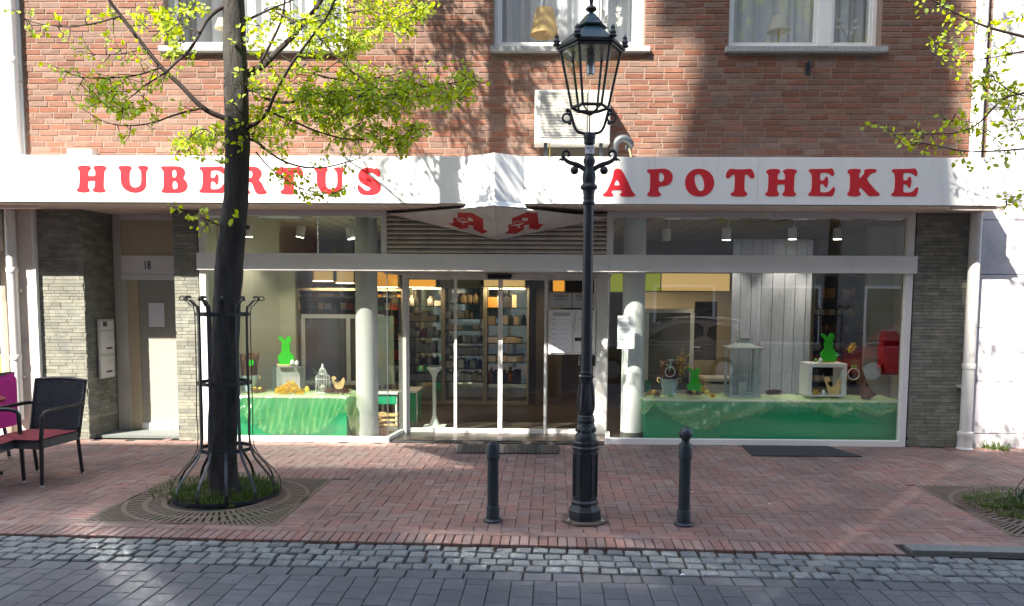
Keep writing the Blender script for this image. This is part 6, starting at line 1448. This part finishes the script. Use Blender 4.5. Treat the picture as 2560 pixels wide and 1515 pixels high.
bunny('bright green bunny on the clear stand in the left window', 695, 737, 840, 911, .50); bunny('smaller green bunny standing on the right podium', 1717, 1757, 918, 982, .38); bunny('green bunny on the white cube in the right window', 2050, 2094, 833, 904, .40)
# clear stand
st_ = thing('acrylic_stand', 'clear acrylic bridge stand under the left bunny', 'stand', onY(718, 978, .5)); xa, xb_ = xY(677, .42), xY(762, .42); zt_ = zY(914, .42, 718)
MB().bbox(xa, xb_, .42, .62, zt_-.008, zt_, .003).build('top_sheet', 'acrylic', st_); MB().bbox(xa, xa+.008, .42, .62, ZL+.012, zt_-.0085, .002).build('leg_sheet', 'acrylic', st_); MB().bbox(xb_-.008, xb_, .42, .62, ZL+.012, zt_-.0085, .002).build('leg_sheet', 'acrylic', st_)
ib = pb('grey_cube', 'prod_grey', None, 691, 750, 919, 976, .52, .16, label='grey cube inside the clear acrylic stand', cat='box')
def egg(lab, px, pyb, pyt, mt, Y, lie=False):
    b = onY(px, pyb, Y); h = zY(pyt, Y, px)-b.z; t = MB().ball((b.x, Y, b.z+h/2), h*.37, 14, 10, 1.35, .14)
    if lie: t.move(Matrix.Translation((b.x, Y, b.z+h/2)) @ Matrix.Rotation(R(80), 4, 'Y') @ Matrix.Scale(1.5, 4) @ Matrix.Translation((-b.x, -Y, -(b.z+h/2))))
    tag(t.build('decor_egg', mt, smooth=True), lab, 'egg', 'decorative eggs')
egg('larger white egg beside the left bunny', 731, 914, 899, 'egg_white', .45); egg('smaller white egg beside the left bunny', 742.5, 914, 901, 'egg_white', .45); egg('big yellow egg between flowers and birdcage', 768, 981, 965, 'egg_yellow', .36)
egg('green egg on the white cube', 2039, 906, 895, 'egg_green', .33); egg('white egg on the white cube', 2051, 907, 894, 'egg_white', .33); egg('white egg inside the white cube', 2058.5, 988, 974, 'egg_white', .36)
egg('white egg on the right podium by the pot', 1686, 991, 982, 'egg_white', .30); egg('green egg lying beside the white egg on the right podium', 1674, 991, 984, 'egg_green', .30, True); egg('yellow egg behind the small bunny', 1767, 988, 974, 'egg_yellow', .42)
def nest(lab, px, py, wpx, Y, mt='straw', eggs=None, n=70):
    c = onY(px, py, Y); r_ = (xY(px+wpx/2, Y)-xY(px-wpx/2, Y))/2; q = random.Random(int(px)); t = thing('twig_nest', lab, 'nest', c, 'twig nests'); m = MB()
    for i in range(n):
        a = q.uniform(0, 6.28); rr_ = r_*q.uniform(.55, 1); p = c+Vector((rr_*math.cos(a), rr_*math.sin(a)*.8, q.uniform(.0, .045))); b = a+1.57+q.uniform(-.5, .5); L_ = r_*q.uniform(.35, .7); d = Vector((math.cos(b)*L_, math.sin(b)*L_*.8, q.uniform(-.015, .02)))
        m.tube([p-d, p+Vector((0, 0, .006)), p+d], .0028, 4)
    m.build('twigs', mt, t, kind='stuff')
    for k in range(eggs or 0): MB().ball(c+Vector(((k-.5*(eggs-1))*.06, -.01, .035)), .024, 12, 8, 1.2).build('nest_egg', 'egg_yellow', t, smooth=True)
nest('nest with two yellow eggs on the left podium', 645, 980, 34, .38, eggs=2); nest('brown twig nest under the wooden hen', 844, 981, 60, .40, 'bark_brown', n=120); nest('small nest with yellow egg at the left of the right podium', 1634, 988, 33, .36, eggs=1)
nest('dark nest in front of the small bunny', 1734, 988, 34, .28, 'bark_brown', eggs=1); nest('small dark nest right of the lantern', 1933, 986, 36, .36, 'bark_brown')
# pots
def pot(lab, px0, px1, pyt, pyb, Y, mt):
    x0_, x1_ = xY(px0, Y, pyt), xY(px1, Y, pyt); c = (x0_+x1_)/2; r_ = (x1_-x0_)/2; zt_, zb_ = zY(pyt, Y, px0), zY(pyb, Y, px0); t = thing('zinc_bucket', lab, 'bucket', (c, Y, zb_), 'pale buckets')
    MB().lathe([(r_*.66, zb_), (r_*.98, zt_-.006), (r_*1.03, zt_), (r_*.97, zt_), (r_*.9, zt_-.01), (r_*.6, zb_+.02)], (c, Y, 0), 28).build('bucket_body', mt, t, smooth=True)
    for s_ in (-1, 1): MB().tube([(c+s_*r_*1.0, Y, zt_-.01), (c+s_*r_*1.22, Y, zt_+.01), (c+s_*r_*1.3, Y, zt_-.03), (c+s_*r_*1.05, Y, zt_-.06)], .006, 6).build('handle', 'wood_pale', t, smooth=True)
    return c, zt_, r_
c, zt_, r_ = pot('pale zinc bucket with a twig bundle in the left window', 600, 644, 937, 978, .42, 'zinc')
tb = thing('twig_bundle', 'bundle of upright brown twigs in the left bucket', 'decoration', (c, .42, zt_-.04)); q = random.Random(4); m = MB(); zz = zY(885, .42, 620)
for i in range(130):
    a = q.uniform(0, 6.28); rr_ = math.sqrt(q.random())*r_*.85; b = Vector((c+rr_*math.cos(a), .42+rr_*math.sin(a), zt_-.03)); e = Vector((c+rr_*1.25*math.cos(a)+q.uniform(-.012, .012), .42+rr_*1.25*math.sin(a), zz+q.uniform(-.02, .015))); m.tube([b, (b+e)/2+Vector((q.uniform(-.01, .01), 0, 0)), e], .0032, 4)
m.build('twigs', 'straw', tb, kind='stuff')
TUL = [(278, 760), (285, 700), (310, 725), (330, 690), (345, 720), (385, 690), (390, 760), (370, 805), (335, 820), (300, 805)]
tl = thing('tulip_tag', 'small green tulip cut-out on the twig bundle', 'decoration', onY(627, 916, .30)); shape('cut_out', 'bunny', tl, [chaikin(TUL, 2)], lambda x, y: onY(580+x*.1415, 800+y*.1415, .33), .008, (0, -1, 0))
c, zt_, r_ = pot('pale blue zinc bucket in the right window', 1650, 1697, 945, 986, .42, 'zinc')
dk = thing('twig_basket', 'dark wreath basket in the blue bucket with yellow sprigs', 'decoration', (c, .42, zt_-.03)); m = MB(); q = random.Random(14); zz = zY(903, .42, 1670)
for i in range(110):
    a = q.uniform(0, 6.28); rr_ = math.sqrt(q.random())*r_*.85; b = Vector((c+rr_*math.cos(a), .42+rr_*math.sin(a), zt_-.03)); e = Vector((c+rr_*1.2*math.cos(a), .42+rr_*1.2*math.sin(a), zz+q.uniform(-.02, .01))); m.tube([b, e], .004, 4)
m.build('dark_twigs', 'bark_brown', dk, kind='stuff')
fy = MB(); ft = MB()
for k in range(9):
    b = Vector((c+.06, .38, zt_)); e = onY(q.uniform(1690, 1722), q.uniform(868, 925), .36); pts = smooth_path([b, (b+e)/2+rv(q)*.03, e], 4); ft.tube(pts, .0025, 4)
    for p in pts[3:]:
        for _ in range(3): add_leaf(fy, p, rv(q), rv(q), .026)
ft.build('sprig_stems', 'twig', dk, kind='stuff'); fy.build('sprig_flowers', 'flower_yellow', dk, kind='stuff')
bk_ = thing('toy_bicycle', 'tiny mint bicycle hung on the twig basket', 'toy', onY(1676, 944, .30)); wc = onY(1675, 930, .30); r_ = .058
MB().tube([wc+Vector((r_*math.cos(i*.3927), 0, r_*math.sin(i*.3927))) for i in range(17)], .005, 6).build('wheel', 'prod_white', bk_, smooth=True)
for a, b in (((1674, 928), (1677, 908)), ((1664, 911), (1684, 918)), ((1677, 915), (1676, 902)), ((1670, 900), (1684, 900))): MB().tube([onY(*a, .295), onY(*b, .295)], .005, 6).build('frame_tube', 'mint', bk_)
# forsythia on the left podium
fo = thing('forsythia', 'heap of yellow forsythia blossom before the grey cube', 'flowers', onY(722, 980, .34)); m = MB(); q = random.Random(8)
for i in range(520):
    x = q.uniform(690, 757); top = interp([(690, 972), (705, 965), (722, 953), (738, 952), (745, 970), (757, 976)], x); y = q.uniform(top, 983); add_leaf(m, onY(x, y, .36+q.uniform(-.07, .07)), rv(q), rv(q), q.uniform(.02, .034))
m.build('blossom', 'flower_yellow', fo, kind='stuff')
# birdcage
cx_, Yc = xY(807, .45, 960), .45; cg = thing('birdcage', 'white wire birdcage with ivy in the left window', 'birdcage', (cx_, Yc, ZL+.01)); z0_ = zY(979, Yc, 807); za, zb_, zc, zd = zY(947, Yc, 807), zY(935, Yc, 807), zY(922, Yc, 807), zY(910, Yc, 807); rc = .088
for z, r_ in ((z0_, rc), (za, rc), (zb_, .052), (zc, .03)): MB().tube([(cx_+r_*math.cos(i*.3927), Yc+r_*math.sin(i*.3927), z) for i in range(17)], .004, 5).build('hoop', 'shelf_white', cg)
for i in range(16):
    a = i*.3927; d = Vector((math.cos(a), math.sin(a), 0)); o = Vector((cx_, Yc, 0))
    MB().tube([o+d*rc+Vector((0, 0, z0_)), o+d*rc+Vector((0, 0, za)), o+d*.082+Vector((0, 0, za+.03)), o+d*.052+Vector((0, 0, zb_)), o+d*.050+Vector((0, 0, zb_+.02)), o+d*.03+Vector((0, 0, zc)), o+d*.008+Vector((0, 0, zc+.015))], .0026, 4).build('cage_wire', 'shelf_white', cg)
MB().lathe([(.016, zc), (.02, zc+.02), (.012, zc+.035), (.014, zc+.045), (.003, zd+.005)], (cx_, Yc, 0), 10).build('finial', 'shelf_white', cg, smooth=True); MB().lathe([(.09, z0_-.012), (.09, z0_)], (cx_, Yc, 0), 20).build('cage_floor', 'shelf_white', cg)
iv = thing('ivy', 'ivy leaves twined round the white birdcage', 'plant', (cx_, Yc, z0_)); m = MB(); q = random.Random(2)
for px_, py_, n_ in ((790, 930, 16), (781, 952, 14), (797, 972, 22), (820, 965, 16), (826, 945, 8)):
    for _ in range(n_): add_leaf(m, onY(px_+q.uniform(-7, 7), py_+q.uniform(-8, 8), Yc-.06+q.uniform(-.03, .03)), rv(q), rv(q), .028)
m.build('ivy_leaves', 'grass', iv, kind='stuff'); MB().ball((cx_, Yc, z0_+.05), .045, 12, 8, .8).build('white_flower', 'petal', iv, smooth=True)
HEN = [(1760,1020),(1775,1000),(1800,990),(1825,1000),(1850,1025),(1845,1050),(1815,1045),(1810,1075),(1840,1110),(1880,1118),(1920,1090),(1955,1030),(1975,1010),(2000,1060),(1985,1130),(1965,1200),(1930,1215),(1850,1215),(1825,1190),(1800,1120),(1775,1050)]
def hen(lab, f, Y, mt='wood_pale'):
    t = thing('wooden_hen', lab, 'figurine', f(*HEN[15]), 'wooden hens'); shape('cut_out', mt, t, [chaikin(HEN, 2)], f, .018, (0, -1, 0))
hen('pale wooden hen standing in the brown nest', lambda x, y: onY(580+x*.1415, 800+y*.1415, .42), .42)
hen('pale wooden hen inside the white cube', lambda x, y: onY(2059+(x-1760)/240*43, 941+(y-990)/225*47, .36), .36)
# lantern in the right window
lt = thing('floor_lantern', 'tall grey wooden lantern with a white candle in the right window', 'lantern', onY(1866, 994, .40)); Yl = .36; lx0, lx1 = xY(1826, Yl, 940), xY(1902, Yl, 940); zt_, zb_ = zY(872, Yl, 1866), zY(995, Yl, 1866); wd = lx1-lx0
MB().bbox(lx0-.01, lx1+.01, Yl-.01, Yl+wd*.8, zb_, zb_+.035, .003).build('lantern_floor', 'lantern_grey', lt); MB().bbox(lx0-.03, lx1+.03, Yl-.03, Yl+wd*.8+.02, zt_, zt_+.016, .003).build('lantern_eaves', 'lantern_grey', lt)
for x_ in (lx0, lx1-.028):
    for y_ in (Yl, Yl+wd*.8-.03): MB().bbox(x_, x_+.028, y_, y_+.028, zb_+.036, zt_-.001, .003).build('lantern_post', 'lantern_grey', lt)
MB().box(lx0+.029, lx1-.029, Yl+.012, Yl+.015, zb_+.04, zt_-.002).build('lantern_pane', 'acrylic', lt)
mx_ = (lx0+lx1)/2; my_ = Yl+wd*.4; MB().lathe([(wd*.62, zt_+.016), (wd*.30, zt_+.06), (wd*.28, zt_+.07)], (mx_, my_, 0), 4, math.pi/4).build('lantern_roof', 'lantern_grey', lt); MB().lathe([(wd*.26, zt_+.07), (wd*.26, zt_+.105)], (mx_, my_, 0), 4, math.pi/4).build('lantern_cap', 'lantern_grey', lt)
MB().bbox(mx_-.05, mx_+.07, my_-.03, my_+.05, zt_+.105, zt_+.118, .003).build('cap_plate', 'iron', lt)
cn = MB().lathe([(.045, zb_+.036), (.045, zb_+.17), (.04, zb_+.175)], (mx_, my_-.02, 0), 18).build('candle', 'egg_white', smooth=True); tag(cn, 'thick white candle inside the grey lantern', 'candle')
# white cube frame
wc_ = thing('white_cube', 'open white cube shelf holding a wooden hen', 'cube shelf', onY(2065, 990, .3)); Yw = .30
x0_, x1_ = xY(2021, Yw, 950), xY(2117, Yw, 950); z0_, z1_ = zY(991, Yw, 2065), zY(909, Yw, 2065); th_ = .045
MB().bbox(x0_, x1_, Yw, Yw+.30, z1_-th_, z1_, .003).build('cube_top', 'shelf_white', wc_); MB().bbox(x0_, x1_, Yw, Yw+.30, z0_, z0_+.012, .003).build('cube_floor', 'shelf_white', wc_)
MB().bbox(x0_, x0_+th_, Yw, Yw+.30, z0_+.013, z1_-th_-.001, .003).build('cube_side', 'shelf_white', wc_); MB().bbox(x1_-th_, x1_, Yw, Yw+.30, z0_+.013, z1_-th_-.001, .003).build('cube_side', 'shelf_white', wc_)
def daffodil(lab, px, py, Y, s_=.05):
    c = onY(px, py, Y); t = thing('daffodil', lab, 'flower', c, 'daffodils'); m = MB()
    for j in range(6):
        a = j*1.047; d = Vector((math.cos(a), -.2, math.sin(a))); e = Vector((-math.sin(a), 0, math.cos(a))); m.add([c, c+d*s_*.5+e*s_*.28, c+d*s_, c+d*s_*.5-e*s_*.28], [(0, 1, 2, 3)])
    m.build('petals', 'flower_yellow', t, kind='stuff'); MB().lathe([(s_*.16, 0), (s_*.3, .03)], (0, 0, 0), 10, caps=False).move(Matrix.Translation(c) @ Matrix.Rotation(R(80), 4, 'X')).build('trumpet', 'prod_orange', t); MB().tube([c, c+Vector((.01, .02, -.05))], .003, 5).build('stalk', 'stem', t)
daffodil('daffodil at the left foot inside the white cube', 2039, 981, .34); daffodil('upper daffodil above the tree bark piece', 2131, 866, .34, .058); daffodil('lower daffodil above the tree bark piece', 2126, 874, .32, .05); daffodil('daffodil on the gauze left of the lantern', 1781, 989, .28, .045); daffodil('small daffodil beside the yellow egg', 1757, 972, .36, .04)
tbk = thing('bark_piece', 'slanting brown trunk piece with a wreath in the right window', 'decoration', onY(2150, 992, .4)); pts = [onY(2172, 994, .34), onY(2160, 970, .38), onY(2146, 935, .42), onY(2137, 900, .46)]
m = MB().tube(smooth_path(pts, 4), [.085, .08, .072, .06]+[.06]*9, 12)
for v in m.v: v += rv(q)*.006
m.build('bark', 'bark_brown', tbk); ww = onY(2134, 935, .30); MB().tube([ww+Vector((.068*math.cos(i*.3927), 0, .068*math.sin(i*.3927))) for i in range(17)], .006, 6).build('wreath', 'prod_white', tbk)
for i in range(4): add_ = MB(); add_leaf(add_, ww+Vector((.005, -.005, .07)), rv(q)+Vector((0, 0, .7)), Vector((0, -1, 0)), .05); add_.build('ribbon', 'egg_green', tbk)
for px_, lab in ((1622, 'pale green carton at the left end of the right podium'),): pb('green_carton', 'prod_green', None, px_-9, px_+5, 951, 980, .45, .05, label=lab, cat='carton')

# ================================================================== THE OTHER SIDE OF THE STREET (throws the shade, shows in the glass)
def town_house(lab, x0, x1, y0, y1, h, mt, roof, nwin, seed, skew=0.):
    t = thing('opposite_house', lab, 'building', ((x0+x1)/2, y0, 0)); wl = MB().prism([(x0, y0), (x1, y0), (x1-skew, y1), (x0-skew, y1)], 0, h, 'z')
    if skew:                                                     # slanted gable and skewed sides, shaped for the shadow on the brick wall
        G = [(x0, 0), (x1, 0), (x1, HA+.3), (x1-.98, h), (x0+1.66, h), (x0, HA+.3)]; n = len(G); wl = MB()
        wl.add([(x, y0, z) for x, z in G]+[(x-skew, y1, z) for x, z in G], [tuple(range(n)), tuple(range(2*n-1, n-1, -1))]+[(i, (i+1) % n, n+(i+1) % n, n+i) for i in range(n)])
    wl.build('wall', mt, t)
    if roof: MB().prism([(y1-.3, h), (y0+.3, h), ((y0+y1)/2, h+roof)], x0, x1, 'x').build('roof', 'roof_tile', t)
    for fl in range(int(h//3.1)):
        for k in range(nwin):
            xc = x0+(k+.5)*(x1-x0)/nwin; z = .9+fl*3.1
            wd = .55 if fl else .8
            f_ = MB().bbox(xc-wd-.08, xc+wd+.08, y0, y0+.04, z-.08, z+1.6, .01)
            f_.v = [Vector((v.x, 2*y0+.04-v.y, v.z)) for v in f_.v]; fo_ = f_.build('window', 'frame_white', t)
            MB().box(xc-wd, xc+wd, y0+.041, y0+.045, z, z+1.52).build('pane', 'car_glass', fo_)
    return t
YO = -13.0
K1 = -SUN.z/SUN.y; K2 = SUN.x/SUN.y                              # rise and side step per metre towards the sun
HA = (0.0-YO)*K1-.25
town_house('long plastered house across the street to the left', -40, -10.21, YO, YO-9, HA, 'opp_plaster', 0, 9, 1)
town_house('tall narrow brick house opposite, shaped for its shadow', -10.2, -5.9, YO, YO-6, HA+8.5, 'opp_brick', 0, 2, 2, 6*K2)   # unseen; its sides run along the sunlight to shape the shadow edges
town_house('low plastered house across the street to the right', -5.89, 30, YO, YO-9, HA, 'opp_plaster', 0, 12, 3)

def car(name, lab, x_tail, y, L_, paint, face=1, prof=None):
    """side profile pushed out to the car's width; the nose points to -x"""
    W = 1.78; t = thing(name, lab, 'car', (x_tail-L_/2*face, y, -.02))
    X = lambda f_: x_tail-face*L_*f_
    body = [(0, .35), (.0, .75), (.01, .98), (.35, .97), (.70, .93), (.86, .86), (.97, .70), (1.0, .50), (1.0, .30), (.9, .22), (.1, .22)]
    cab = [(.015, .96), (.06, 1.38), (.13, 1.50), (.32, 1.55), (.46, 1.52), (.56, 1.36), (.70, .92)]
    def ext(pl, w0, nm, mt, par, inset=0., z0=None):
        P = chaikin(pl, 1); a, b = y-w0/2, y+w0/2; n = len(P); m = MB(); m.prism([(X(p[0]), p[1]-.02) for p in P], a, b, 'y')
        if inset:
            for v in m.v:
                k = max(0, (v.z-.9)/.6)*inset; v.y += k if v.y < y else -k
        o = m.build(nm, mt, par); md = o.modifiers.new('soft', 'BEVEL'); md.width = .05; md.segments = 3; md.limit_method = 'ANGLE'; return o
    ext(body, W, 'body', paint, t); ext(cab, W-.06, 'cabin', paint, t, .16)
    for s_ in (-1, 1):
        for pl in ([(.10, 1.02), (.12, 1.34), (.27, 1.43), (.30, 1.02)], [(.315, 1.02), (.30, 1.44), (.44, 1.44), (.52, 1.30), (.63, 1.0)]):
            m = MB(); P = chaikin(pl, 1); m.add([(X(p[0]), y+s_*((W-.06)/2+.006-max(0, (p[1]-.92)/.6)*.16), p[1]-.02) for p in P], [tuple(range(len(P)))]); m.build('side_window', 'car_glass', t)
        MB().tube([(X(f_), y+s_*(W/2-.24), z_-.02) for f_, z_ in ((.10, 1.50), (.2, 1.575), (.35, 1.59), (.46, 1.56))], .018, 6).build('roof_rail', 'chrome', t)
        for f_ in (.20, .80):
            wh = MB().lathe([(.31, -.10), (.325, -.07), (.325, .07), (.31, .10)], (0, 0, 0), 28).move(Matrix.Translation((X(f_), y+s_*(W/2-.10), .305)) @ Matrix.Rotation(R(90), 4, 'X')).build('tyre', 'tyre', t, smooth=True)
            MB().lathe([(.21, -.11), (.21, .11)], (0, 0, 0), 20).move(Matrix.Translation((X(f_), y+s_*(W/2-.095), .305)) @ Matrix.Rotation(R(90), 4, 'X')).build('rim', 'silver', wh)
        MB().bbox(min(X(.33), X(.375)), max(X(.33), X(.375)), y+s_*(W/2+.012)-.012, y+s_*(W/2+.012)+.012, .84, .865, .004).build('door_handle', 'chrome', t)
        MB().ball((X(-.002)+(-.04 if face > 0 else .04), y+s_*(W/2-.14), .86), .12, 12, 8, .9).build('tail_light', 'tail_red', t, smooth=True); MB().ball((X(.965), y+s_*(W/2-.22), .66), .12, 12, 8, .7).build('headlight', 'chrome', t, smooth=True)
car('parked_car', 'dark estate car mirrored in the right show window', 5.6, -10.0, 4.4, 'car_paint'); car('parked_car', 'red car mirrored at the right end of the show window', 11.6, -10.1, 4.2, 'car_red')
